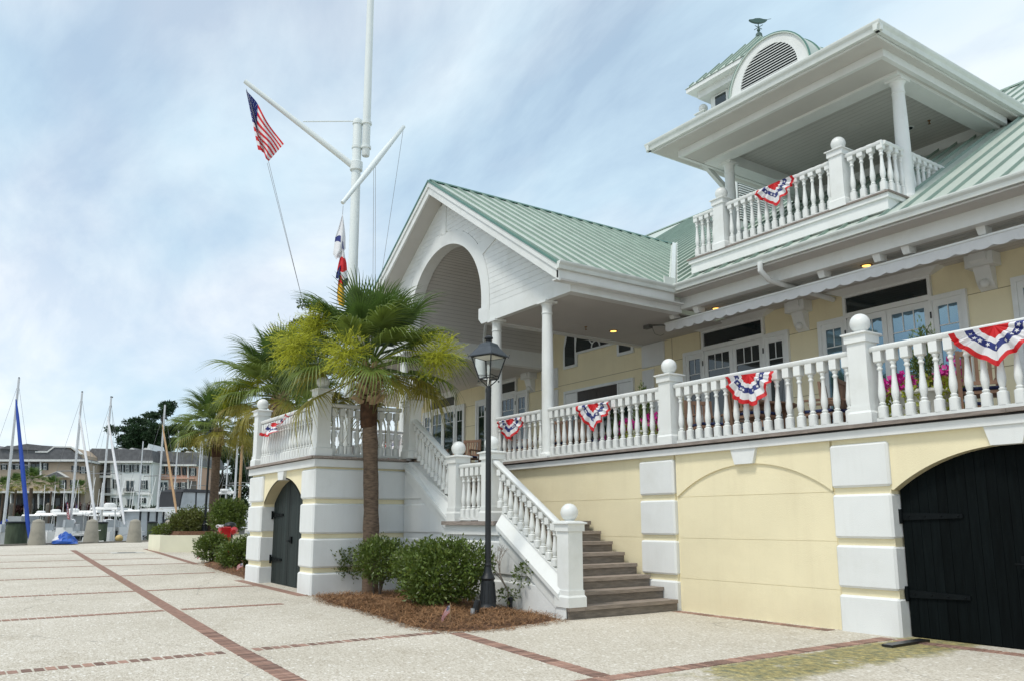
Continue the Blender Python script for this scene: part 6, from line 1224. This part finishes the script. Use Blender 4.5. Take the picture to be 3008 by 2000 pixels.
motorboat((275, 1580), 57, aim + math.pi - .1, 7.5, 'white boat with hard top and antennas between the second bollard and the green pile', F=.9)
rt, f = motorboat((540, 1575), 62, aim + 2.6, 12, 'large white flybridge yacht with black canvas bridge enclosure', top=False, cabin=1.5, F=1.3)
part('flybridge', M().hexa([f(-3, -1.5, 2.8), f(2.6, -1.5, 2.8), f(2.6, 1.5, 2.8), f(-3, 1.5, 2.8)], [f(-3, -1.4, 3.3), f(3.0, -1.3, 3.3), f(3.0, 1.3, 3.3), f(-3, 1.4, 3.3)]), HULLW, rt); part('bridge_window', M().hexa([f(-1.4, -1.28, 3.35), f(1.6, -1.28, 3.35), f(1.6, 1.28, 3.35), f(-1.4, 1.28, 3.35)], [f(-1.3, -1.2, 4.5), f(1.2, -1.2, 4.5), f(1.2, 1.2, 4.5), f(-1.3, 1.2, 4.5)]), CLRV, rt); part('bridge_canvas', M().hexa([f(-1.5, -1.3, 4.5), f(1.4, -1.3, 4.5), f(1.4, 1.3, 4.5), f(-1.5, 1.3, 4.5)], [f(-1.2, -1.1, 4.75), f(1.1, -1.1, 4.75), f(1.1, 1.1, 4.75), f(-1.2, 1.1, 4.75)]), BLKC, rt)
for x in (-1.4, .1, 1.55):
    m = M(); m.box(0, 0, 0, 0, 0, 0); m = M(); m.hexa([f(x - .05, -1.31, 3.3), f(x + .05, -1.31, 3.3), f(x + .05, 1.31, 3.3), f(x - .05, 1.31, 3.3)], [f(x * .85 - .05, -1.23, 4.55), f(x * .85 + .05, -1.23, 4.55), f(x * .85 + .05, 1.23, 4.55), f(x * .85 - .05, 1.23, 4.55)]); part('canvas_bow', m, BLKC, rt)
m = M(); m.tube([f(-3.2, 1.4, 3.2), f(-3.6, 1.2, 4.6), f(-3.6, -1.2, 4.6), f(-3.2, -1.4, 3.2)], .12, 6); m.lathe([(.35, 0), (.4, .1), (.35, .22)], f(-3.6, 0, 4.7), 12); part('radar_arch', m, HULLW, rt)
hu0 = (R[0][0], R[0][1]); hf0 = (R[2][0], R[2][1]); cr_ = aim - math.pi / 2
def sailboat(px_b, px_t, d, rz, L, label, jib=None, jibpx=None, mr=.10, mt=None, boom=True, spread=True, hullm=None, jr=.12, mastmat=None):
    b = dep(*px_b, d); tz = None; zs = np.linspace(0, 40, 4001)
    # mast height from the photographed top
    lo_, hi_ = 0, 60
    for _ in range(40):
        mid = (lo_ + hi_) / 2; c = R @ (np.array([b[0], b[1], mid]) - C0); y = FPX * c[1] / c[2] + CYP
        if y > px_t: lo_ = mid
        else: hi_ = mid
    H = lo_; rt = root('sailboat', (b[0], b[1], WZ), label, 'sailboat', 'sailing boats in the marina'); ca, sa = math.cos(rz), math.sin(rz)
    rz = math.atan2(-hf0[1] + .28 * hu0[1], -hf0[0] + .28 * hu0[0]) + rz - cr_; ca, sa = math.cos(rz), math.sin(rz)
    f = hull(b[0] - .08 * L * ca, b[1] - .08 * L * sa, rz, L, L * .3, .75, hullm or HULLW, rt); g = lambda x, z, y=0: (b[0] + ca * x - sa * y, b[1] + sa * x + ca * y, z)
    part('cabin', M().hexa([f(-.1 * L, -.09 * L, .7), f(.22 * L, -.07 * L, .7), f(.22 * L, .07 * L, .7), f(-.1 * L, .09 * L, .7)], [f(-.08 * L, -.08 * L, 1.2), f(.18 * L, -.06 * L, 1.1), f(.18 * L, .06 * L, 1.1), f(-.08 * L, .08 * L, 1.2)]), HULLW, rt)
    part('mast', M().tube([g(0, WZ + .4), g(0, H)], [mr, mr * .72], 10), mastmat or ALU, rt, 50); part('masthead', M().tube([g(-.25, H + .05), g(.05, H + .02)], .05, 6), IRON, rt)
    if boom: part('boom', M().tube([g(-.1, WZ + 2.0), g(-L * .42, WZ + 2.15)], .07, 8), ALU, rt); part('furled_mainsail', M().tube([g(-.15, WZ + 2.25), g(-L * .2, WZ + 2.35), g(-L * .41, WZ + 2.3)], [.2, .17, .1], 10), jib if jib is BLUS else SAIL, rt, 60)
    if jibpx:
        a, c = dep(*jibpx[0], d - .1), dep(*jibpx[1], d - L * .38); part('furled_jib', M().tube([Vector(a), Vector(a).lerp(Vector(c), .12), Vector(a).lerp(Vector(c), .5) + Vector((.1, 0, -.05)), Vector(a).lerp(Vector(c), .9), Vector(c)], [jr * .3, jr * .7, jr, jr * .95, jr * .5], 10), jib or SAIL, rt, 60)
    m = M()
    if spread: sz = WZ + (H - WZ) * .52; m.tube([g(0, sz, -1.0), g(0, sz + .05), g(0, sz, 1.0)], .03, 5)
    m.tube([g(-L * .5, WZ + .9), g(0, H)], .010, 4)
    for s in (-1, 1): m.tube([g(0, WZ + .8, s * L * .13), g(0, WZ + (H - WZ) * .52, s * 1.0), g(0, H - .3)], .010, 4)
    m.tube([g(L * .42, WZ + .9), g(0, H - .6)], .008, 4); part('rigging', m, ROPE, rt)
    return rt
cr_ = aim - math.pi / 2
sailboat((9, 1560), 1110, 48, cr_ + .25, 9.5, 'sailboat with a royal blue furled headsail at the quay', BLUS, ((47, 1172), (86, 1582)), jr=.115, mr=.088)
sailboat((203, 1575), 1151, 50, cr_ + .15, 9.0, 'sailboat with white furled headsail moored behind the blue tarpaulin', SAIL, ((232, 1208), (290, 1588)), jr=.08, mr=.078)
sailboat((291, 1590), 1166, 51, cr_ - .1, 9.0, 'sailboat whose mast rises beside the green mooring pile', SAIL, ((316, 1222), (366, 1540)), jr=.08, mr=.075)
sailboat((459, 1545), 1188, 56, cr_ + .1, 10, 'sailboat with a varnished wooden spar beside its mast', WOOD, ((477, 1246), (520, 1512)), jr=.08, mr=.08)
sailboat((506, 1540), 1265, 66, cr_ + .4, 9, 'sailboat with tall thin mast left of the flybridge yacht', mr=.07)
sailboat((575, 1540), 1290, 70, cr_ - .5, 9, 'sailboat whose grey mast stands before the pink house end', mr=.07); sailboat((581, 1540), 1265, 78, cr_ + .6, 10, 'sailboat with paired mast behind the slender palm', mr=.08)
sailboat((402, 1540), 1295, 74, cr_ + .2, 8, 'sailboat with short mast in front of the white house', mr=.07); sailboat((688, 1480), 1245, 60, cr_ + .5, 11, 'ketch mast standing over the clipped tree', mr=.09); sailboat((702, 1480), 1235, 63, cr_ - .6, 11, 'sailboat with varnished wooden mast over the clipped tree', mr=.12, mastmat=WOOD)
sailboat((662, 1480), 1350, 66, cr_ + .3, 8, 'small sailboat with thin leaning stays over the clipped tree', mr=.07)
# flag on the boat, pennant
def Pb(u, v): return Vector(dep(192 + 4 * u - 3 * v + 14 * v, 1463 + u * 48 + v * 30 + 3 * math.sin(v * 8), 50 + .1 * math.sin(v * 9)))
usflag('boat_flag', Pb, 'stars and stripes flag drooping on a boat staff', 26, 24, None, .03)
m = M(); pn = [dep(226, 1478, 55), dep(214, 1515, 55), dep(214, 1545, 55), dep(222, 1545, 55), dep(225, 1510, 55)]; m.add(pn, [(0, 1, 2, 3, 4)]); m.add([Vector(p) + Vector((.02, .03, 0)) for p in pn], [(4, 3, 2, 1, 0)])
single('pennant', m, mat('purple_cloth', (.09, .07, .16, 1), .7, .1, 4), tuple(pn[0]), 'limp dark purple pennant on a boat staff', 'flag')
# ------------------------------------------------------------------ far bank
FB = 108
LAWN = mat('bank_lawn', (.06, .13, .025, 1), .9, .3, .5, .3, 10); HEDGE = mat('hedge_leaf', (.03, .05, .018, 1), .8, .4, 3); RUST = mat('russet_hedge_leaf', (.07, .028, .022, 1), .8, .4, 2)
def fpt(x, d): p = dep(x, 1534, d); return Vector((p[0], p[1]))
a, b, c, e = fpt(-900, FB), fpt(1500, FB), fpt(4200, 900), fpt(-3500, 900)
tag(link('far_bank', M().pxy([(a.x, a.y), (b.x, b.y), (c.x, c.y), (e.x, e.y)][::1], -2, .55).mesh('far_bank', LAWN)), kind='structure')
m = M(); q = (a - b).normalized(); nrm_ = Vector((-q.y, q.x)); nrm_ = nrm_ if nrm_.dot(-a) > 0 else -nrm_
m.pxy([(a.x, a.y), (b.x, b.y), (b.x + nrm_.x * 3, b.y + nrm_.y * 3), (a.x + nrm_.x * 3, a.y + nrm_.y * 3)], -.1, .62); dk = link('far_dock', m.mesh('far_dock', TIMB)); tag(dk, kind='structure')
m = M(); a2, b2 = a + nrm_ * 3, b + nrm_ * 3; m.pxy([(a2.x, a2.y), (b2.x, b2.y), (b2.x + nrm_.x * .3, b2.y + nrm_.y * .3), (a2.x + nrm_.x * .3, a2.y + nrm_.y * .3)], .60, .76); tag(link('far_dock_edge', m.mesh('far_dock_edge', HULLW)), kind='structure')
for i, x in enumerate((32, 88, 140, 245, 275)):
    pp = dep(x, 1500, FB - 4); o = single('dock_pile', M().lathe([(.28, -1.6), (.28, pp[2] + 1.0), (.1, pp[2] + 1.25)], (pp[0], pp[1], -.2), 10), TIMB, (pp[0], pp[1], -1.8), 'grey timber pile along the far dock', 'pile', 'piles along the far dock')
# houses ------------------------------------------------------------
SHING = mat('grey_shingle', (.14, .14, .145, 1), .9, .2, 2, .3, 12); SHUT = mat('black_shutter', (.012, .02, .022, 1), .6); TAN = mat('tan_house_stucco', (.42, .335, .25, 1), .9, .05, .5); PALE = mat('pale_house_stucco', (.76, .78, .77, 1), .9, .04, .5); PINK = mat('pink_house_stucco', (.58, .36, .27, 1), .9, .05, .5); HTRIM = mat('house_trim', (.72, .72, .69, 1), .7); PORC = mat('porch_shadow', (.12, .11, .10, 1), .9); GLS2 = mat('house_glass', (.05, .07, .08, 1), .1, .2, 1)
hu = Vector((R[0][0], R[0][1], 0)).normalized(); hf = Vector((R[2][0], R[2][1], 0)).normalized()
class House:
    """facade laid out on a plane at depth d facing the harbour; coordinates given as photograph pixels, built in metres"""
    def __init__(s, name, label, d, wallm, x0, x1, ytop, rot=0.0, ybase=1545):
        s.d = d; s.k = d / FPX; s.wm = wallm; p = dep((x0 + x1) / 2, 1534, d); s.u = Vector((hu.x * math.cos(rot) - hu.y * math.sin(rot), hu.x * math.sin(rot) + hu.y * math.cos(rot), 0)); s.n = Vector((s.u.y, -s.u.x, 0)); s.n = s.n if s.n.dot(-hf) > 0 else -s.n
        s.o = Vector((p[0], p[1], 0)); s.rt = root(name, (p[0], p[1], .5), label, 'house', 'harbour townhouses'); s.xc = (x0 + x1) / 2
    def P(s, x, y, out=0.0):
        """x, y pixel -> point on the facade plane pushed out towards the water"""
        d = ray(x, y); q = s.o; t = (s.n.x * q.x + s.n.y * q.y) / (s.n.x * d[0] + s.n.y * d[1]); v = Vector(C0 + d * t) + s.n * out; return v
    def slab(s, nm, pix, o0, o1, mt, parent=None):
        return part(nm, M().hexa([s.P(x, y, o1) for x, y in pix], [s.P(x, y, o0) for x, y in pix]), mt, parent or s.rt)
    def rect(s, nm, x0, x1, y0, y1, o0, o1, mt, parent=None): return s.slab(nm, [(x0, y0), (x0, y1), (x1, y1), (x1, y0)], o0, o1, mt, parent)
    def window(s, x0, x1, y0, y1, sh=True, o=0.0, grid=True):
        w = s.rect('window', x0, x1, y0, y1, o - .02, o + .10, HTRIM); s.rect('pane', x0 + (x1 - x0) * .12, x1 - (x1 - x0) * .12, y0 + 1.2, y1 - 1.2, o + .08, o + .12, GLS2, w)
        m = M(); xm, ym = (x0 + x1) / 2, (y0 + y1) / 2
        s.rect('muntin', xm - .4, xm + .4, y0 + 1, y1 - 1, o + .1, o + .14, HTRIM, w); s.rect('muntin', x0 + 1, x1 - 1, ym - .5, ym + .5, o + .1, o + .15, HTRIM, w)
        if sh:
            ww = (x1 - x0) * .48
            for a, b in ((x0 - ww - .6, x0 - .6), (x1 + .6, x1 + ww + .6)): s.rect('shutter', a, b, y0 + .3, y1 + .3, o, o + .10, SHUT, w)
    def dormer(s, x0, x1, ye, yb, yp, mt, o=-1.0):
        d = s.rect('dormer', x0, x1, ye, yb, o - 4, o, mt); s.slab('dormer_roof', [(x0 - 5, ye + 1), (x1 + 5, ye + 1), (x1 + 5, ye - 1.5), ((x0 + x1) / 2 + 2, yp), ((x0 + x1) / 2 - 2, yp), (x0 - 5, ye - 1.5)], o - 4, o + .35, HTRIM, d); s.slab('dormer_shingles', [(x0 - 4, ye - 2.2), (x1 + 4, ye - 2.2), ((x0 + x1) / 2 + 2, yp - 1.6), ((x0 + x1) / 2 - 2, yp - 1.6)], o - 4.2, o + .2, SHING, d)
        w = (x1 - x0); s.window(x0 + w * .25, x1 - w * .25, ye + 3, yb - 3, False, o)
# white house
h = House('white_townhouse', 'pale three storey townhouse with double porch and three gabled dormers', 118, PALE, 258, 452, 1340, .06)
h.rect('wall', 328, 449, 1356, 1545, -9, 0, PALE); h.rect('porch_recess', 262, 330, 1356, 1545, -9, -2.4, PALE); h.slab('roof', [(250, 1354), (453, 1356), (448, 1322), (440, 1320), (272, 1316)], -11, .3, SHING); h.rect('cornice', 254, 452, 1353, 1359, -10, .55, HTRIM); h.slab('gable', [(250, 1354), (268, 1354), (264, 1318)], -6, .1, PALE); h.slab('chimney_gable', [(432, 1320), (448, 1345), (450, 1345), (438, 1302)], -6, .2, PALE)
for (a, b) in ((338, 359), (373, 394), (412, 434)): h.dormer(a, b, 1323, 1346, 1314, PALE, -.8)
for y0, y1 in ((1395, 1402), (1447, 1454)): h.rect('porch_floor', 260, 331, y0, y1, -2.6, .2, HTRIM)
for y0, y1 in ((1381, 1395), (1433, 1447)):
    rl_ = h.rect('porch_rail', 262, 329, y0 + 0, y0 + 1.4, .0, .1, SHUT)
    for i in range(22): x = 263 + i * 3.05; h.rect('picket', x, x + .8, y0, y1, .02, .07, SHUT, rl_)
for x in (264, 291, 327): h.rect('porch_post', x - 1.7, x + 1.7, 1358, 1545, -.25, .1, HTRIM)
for y0, y1 in ((1365, 1394), (1408, 1446), (1462, 1500)):
    for a in (281, 306): h.rect('porch_door', a, a + 12, y0 + 2, y1, -2.5, -2.3, GLS2)
for x0, y0, x1, y1 in ((345, 1363, 354, 1384), (369, 1364, 380, 1385), (394, 1363, 403, 1384), (421, 1365, 432, 1388)): h.window(x0, x1, y0, y1)
for x0, y0, x1, y1 in ((337, 1406, 346, 1433), (417, 1409, 428, 1435), (330 + 4, 1460, 345, 1474), (412, 1461, 423, 1476)): h.window(x0, x1, y0, y1)
h.rect('french_balcony_door', 370, 395, 1407, 1442, -.02, .1, HTRIM); h.rect('door_pane', 372, 381, 1411, 1441, .08, .14, GLS2); h.rect('door_pane', 384, 393, 1411, 1441, .08, .14, GLS2); h.rect('balcony_slab', 364, 400, 1443, 1446, -.1, .6, HTRIM)
for i in range(14): h.rect('balcony_picket', 366 + i * 2.5, 366.7 + i * 2.5, 1432, 1443, .5, .55, SHUT)
h.rect('ground_door', 372, 393, 1462, 1490, -.02, .1, HTRIM); h.rect('door_pane', 375, 381, 1465, 1488, .08, .14, GLS2); h.rect('door_pane', 384, 390, 1465, 1488, .08, .14, GLS2); h.rect('belt_course', 330, 449, 1449, 1453, -.05, .12, HTRIM); h.rect('downpipe', 441, 444, 1360, 1500, 0, .2, HTRIM)
# pink house
h = House('pink_townhouse', 'salmon pink townhouse with grey roof and ground floor arches', 121, PINK, 452, 580, 1360, -.02)
h.rect('wall', 450, 577, 1366, 1545, -9, -.02, PINK); h.slab('roof', [(447, 1366), (582, 1366), (574, 1340), (566, 1329), (447, 1322)], -11, .3, SHING); h.rect('cornice', 448, 580, 1363, 1368, -10, .5, HTRIM); h.dormer(534, 562, 1336, 1358, 1323, PINK, -.6); h.slab('eyebrow_roof', [(452, 1352), (518, 1358), (505, 1345), (470, 1340)], -3, .5, SHING)
for x0, y0, x1, y1 in ((471, 1364 + 4, 480, 1391), (493, 1370, 501, 1391), (514, 1370, 525, 1394), (562, 1373, 572, 1396)): h.window(x0, x1, y0, y1)
h.rect('closed_shutter', 536, 548, 1371, 1394, 0, .1, SHUT); 
for x0, y0, x1, y1 in ((511, 1416, 521, 1440), (534, 1415, 544, 1441)): h.window(x0, x1, y0, y1)
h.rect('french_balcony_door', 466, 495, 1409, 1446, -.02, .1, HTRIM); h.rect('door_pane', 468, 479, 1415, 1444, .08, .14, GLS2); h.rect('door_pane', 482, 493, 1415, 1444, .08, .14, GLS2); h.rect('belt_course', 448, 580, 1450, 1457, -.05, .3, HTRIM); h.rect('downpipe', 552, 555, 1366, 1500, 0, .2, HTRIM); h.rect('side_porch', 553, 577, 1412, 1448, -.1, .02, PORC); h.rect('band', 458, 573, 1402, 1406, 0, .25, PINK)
for xa, xb in ((450, 474), (477, 500), (514, 543), (546, 572)):
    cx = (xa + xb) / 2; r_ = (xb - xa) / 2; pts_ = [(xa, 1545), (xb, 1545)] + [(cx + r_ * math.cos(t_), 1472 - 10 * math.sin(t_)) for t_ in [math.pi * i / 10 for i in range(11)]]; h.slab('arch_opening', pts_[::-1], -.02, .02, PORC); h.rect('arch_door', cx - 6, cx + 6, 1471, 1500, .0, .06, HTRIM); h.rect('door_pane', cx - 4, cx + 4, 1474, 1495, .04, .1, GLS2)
# tan house
h = House('tan_townhouse', 'long tan townhouse with hipped grey roof and shuttered windows', 112, TAN, -60, 252, 1330, .10)
h.rect('wall', -80, 250, 1352, 1545, -12, 0, TAN); h.slab('roof', [(-90, 1356), (255, 1356), (240, 1340), (214, 1322), (190, 1312), (130, 1308), (85, 1303), (10, 1316), (-90, 1322)], -13, .6, SHING); h.rect('cornice', -85, 254, 1349, 1355, -12, .7, HTRIM)
h.slab('upper_gable', [(112, 1349), (246, 1352), (244, 1335), (225, 1318), (214, 1314), (168, 1312), (146, 1326), (112, 1328)], -6, .3, TAN); h.slab('gable_trim', [(110, 1329), (146, 1329), (166, 1314), (214, 1315), (242, 1335), (244, 1332), (215, 1311), (165, 1310), (145, 1325), (110, 1325)], -.2, .7, HTRIM); h.slab('left_dormer', [(12, 1346), (116, 1346), (116, 1318), (14, 1316)], -5, .35, TAN); h.slab('left_dormer_roof', [(8, 1319), (118, 1322), (104, 1312), (30, 1309)], -5, .8, SHING)
for x in (19, 38, 60): h.window(x, x + 9, 1321, 1341, False, .35)
for x0, y0, x1, y1 in ((178, 1320, 188, 1340), (200, 1321, 211, 1342)): h.window(x0, x1, y0, y1, True, .3)
for x0, y0, x1, y1 in ((8, 1360, 17, 1378), (30, 1360, 37, 1377), (47, 1360, 56, 1377), (128, 1359, 137, 1379), (216, 1366, 226, 1385), (240, 1369, 250, 1389), (180, 1408, 190, 1434), (212, 1408, 222, 1432)): h.window(x0, x1, y0, y1)
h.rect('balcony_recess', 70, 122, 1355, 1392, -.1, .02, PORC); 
for x in (74, 92, 108): h.rect('porch_door', x, x + 12, 1362, 1390, .01, .1, GLS2)
for x in (89, 122): h.rect('porch_post', x - 1.6, x + 1.6, 1354, 1395, .0, .4, HTRIM)
for i in range(18): h.rect('balcony_picket', 71 + i * 2.9, 71.8 + i * 2.9, 1379, 1391, .3, .36, SHUT)
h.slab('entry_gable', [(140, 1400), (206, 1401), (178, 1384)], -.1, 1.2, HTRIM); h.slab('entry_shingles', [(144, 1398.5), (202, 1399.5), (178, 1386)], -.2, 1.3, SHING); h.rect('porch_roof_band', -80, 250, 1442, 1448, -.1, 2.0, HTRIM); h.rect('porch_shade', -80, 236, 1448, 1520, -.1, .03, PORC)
for x in range(-70, 250, 40): h.rect('porch_post', x - 1.5, x + 1.5, 1448, 1540, 1.4, 1.8, HTRIM)
for i in range(12): x = -60 + i * 25; h.rect('porch_window', x, x + 12, 1462, 1495, .02, .12, GLS2)
h = House('grey_gabled_house', 'dark roofed house peeping out at the left edge of the tan townhouse', 135, TAN, -90, 20, 1330); h.slab('roof', [(-100, 1345), (18, 1345), (2, 1318), (-60, 1300)], -8, .2, SHING); h.rect('wall', -100, 14, 1345, 1545, -8, 0, TAN)
# hedges on the far bank, far palms
def hedgerow(x0, x1, yt, d, mt, label, n=1600, dz=.8):
    a, b = dep(x0, 1534, d), dep(x1, 1534, d); zt_ = dep((x0 + x1) / 2, yt, d)[2]; c = (a + b) / 2; bl = []; k = max(2, int(np.linalg.norm(b - a) / 1.6))
    for i in range(k): t_ = (i + .5) / k; q = a + (b - a) * t_ - c; bl.append((q[0], q[1], (zt_ - .5) / 2, 1.3, 1.0, (zt_ - .4) / 2 * 1.1))
    shrub('hedge', (c[0], c[1], .5), bl, n, .32, label, 'hedge', mt=mt, seed=int(x0) + 77, stems=2, asp=.7)
hedgerow(-20, 110, 1512, 110, HEDGE, 'long dark clipped hedge on the far bank', 2600); hedgerow(15, 72, 1486, 111, RUST, 'russet hedge in front of the tan townhouse', 1400); hedgerow(172, 320, 1484, 109.5, RUST, 'tall russet hedge between the tan and white townhouses', 4200); hedgerow(110, 172, 1490, 110, HEDGE, 'dark shrub in front of the tan townhouse porch', 1600); hedgerow(320, 470, 1490, 110, HEDGE, 'dark hedge below the white and pink townhouses', 3000)
for i, (x, yt, d, k, lab) in enumerate(((10, 1440, 104, 1.9, 'fan palm at the left end of the far bank'), (93, 1425, 100, 2.3, 'thick fan palm before the tan townhouse balcony'), (48, 1430, 102, 1.9, 'fan palm with yellowing crown on the far bank'), (152, 1435, 103, 1.8, 'fan palm before the tan townhouse entry gable'), (233, 1440, 104, 1.5, 'small fan palm before the gap between the townhouses'))):
    p = dep(x, yt, d); palm((p[0], p[1], .5), p[2] - .5 - .3, lab, 30, k * .50, 60 + i, .22 if i == 1 else .12, boots=False, group='fan palms on the far bank')
# ------------------------------------------------------------------ trees behind
PINEL = mat('pine_needle_leaf', (.032, .068, .026, 1), .7, .4, 1.2, trans=.15); OAKL = mat('oak_leaf', (.05, .085, .022, 1), .6, .35, 1.5, trans=.2); TB = mat('pine_bark', (.11, .075, .055, 1), .95, .3, 3)
def tree(name, px_base, d, clumps, label, n, size, mt, r=.35, seed=1, cat='tree', group=None, limb=True):
    b = dep(px_base, 1534, d); rg = np.random.default_rng(seed); rt = root(name, (b[0], b[1], .4), label, cat, group); bl = []; k = d / FPX; tops = []
    for (x, y, rx, ry) in clumps:
        p = dep(x, y, d); q = (p[0] - b[0] + rg.normal() * rx * k * .5 * hf.x, p[1] - b[1] + rg.normal() * rx * k * .5 * hf.y, p[2] - .4); tops.append(q)
        for s in range(5): o = rg.normal(size=3) * [rx * k * .45, rx * k * .45, ry * k * .35]; bl.append((q[0] + o[0], q[1] + o[1], q[2] + o[2], rx * k * .46, rx * k * .46, ry * k * .46))
    link('crown', leaf_cloud(n, bl, size, rg, mat_=mt, shell=.25, asp=.4, up=.3), rt)
    zt_ = max(t_[2] for t_ in tops); m = M(); xt, yt = (sum(t_[0] for t_ in tops) / len(tops), sum(t_[1] for t_ in tops) / len(tops)); ft = [(0, 0, -1.0), (xt * .15, yt * .15, zt_ * .35), (xt * .6, yt * .6, zt_ * .7), (xt, yt, zt_ * .96)]; m.tube(ft, [r, r * .8, r * .5, r * .15], 9); link('trunk', m.mesh('trunk', TB, 60), rt)
    if limb:
        for t_ in tops: f0 = min(.9, max(.35, t_[2] / zt_ * .85)); q = Vector((xt * f0, yt * f0, zt_ * f0)); m = M(); m.tube([q, q.lerp(Vector(t_), .5) + Vector((0, 0, -.3)), Vector(t_)], [r * .3, r * .2, r * .06], 6); link('limb', m.mesh('limb', TB, 60), rt)
    return rt
tree('pine_tree', 475, 150, [(475, 1192, 34, 16), (462, 1220, 30, 12), (497, 1212, 26, 10), (455, 1260, 34, 18), (500, 1262, 36, 18), (430, 1290, 36, 16), (520, 1300, 40, 18), (478, 1310, 40, 20)], 'tallest pine with a tufted top above the white townhouse', 9000, .55, PINEL, .45, 81, group='pines behind the townhouses')
tree('pine_tree', 390, 152, [(405, 1235, 34, 13), (370, 1262, 36, 13), (395, 1290, 46, 16), (355, 1300, 40, 13), (350, 1318, 40, 10), (400, 1318, 50, 14)], 'flat topped pine with open tiers left of the tallest pine', 6500, .55, PINEL, .4, 82, group='pines behind the townhouses')
tree('pine_tree', 545, 158, [(545, 1270, 40, 20), (520, 1300, 36, 20), (575, 1300, 44, 22), (560, 1340, 44, 24), (600, 1350, 44, 24), (540, 1390, 30, 24)], 'dark pine mass behind the pink townhouse roof', 9000, .55, PINEL, .4, 83, group='pines behind the townhouses')
tree('pine_tree', 640, 140, [(640, 1330, 46, 26), (680, 1350, 46, 24), (610, 1400, 50, 30), (660, 1420, 56, 36), (705, 1410, 40, 34), (720, 1340, 34, 26), (630, 1470, 60, 36), (690, 1480, 60, 36)], 'broad dark tree behind the slender palm', 12000, .7, PINEL, .4, 84, group='pines behind the townhouses')
tree('pine_tree', 745, 150, [(740, 1290, 40, 30), (770, 1330, 40, 34), (735, 1380, 44, 34), (780, 1400, 44, 34), (730, 1450, 40, 34)], 'dark tree seen past the left end of the terrace', 8000, .7, PINEL, .4, 85, group='pines behind the townhouses')
tree('pine_tree', 570, 150, [(575, 1420, 40, 36), (600, 1470, 44, 34), (560, 1490, 40, 30)], 'low dark tree beside the pink townhouse', 5000, .6, PINEL, .35, 88, group='pines behind the townhouses')
tree('pine_tree', 440, 165, [(430, 1240, 26, 12), (450, 1270, 34, 14), (415, 1275, 26, 12), (440, 1305, 40, 16)], 'ragged pine between the flat topped pine and the tallest pine', 5000, .55, PINEL, .4, 90, group='pines behind the townhouses')
tree('pine_tree', 610, 165, [(600, 1250, 34, 18), (625, 1275, 36, 18), (590, 1300, 40, 20), (640, 1300, 30, 20)], 'pine crown showing above the slender palm', 5500, .55, PINEL, .4, 91, group='pines behind the townhouses')
tree('oak_tree', 900, 62, [(905, 905, 40, 20), (870, 945, 40, 24), (930, 950, 46, 30), (890, 1000, 60, 34), (950, 1010, 50, 40), (850, 1060, 60, 40), (930, 1080, 60, 50), (860, 1130, 60, 40), (950, 1150, 60, 50)], 'small leaved oak crown rising behind the two near palms', 15000, .26, OAKL, .35, 86)
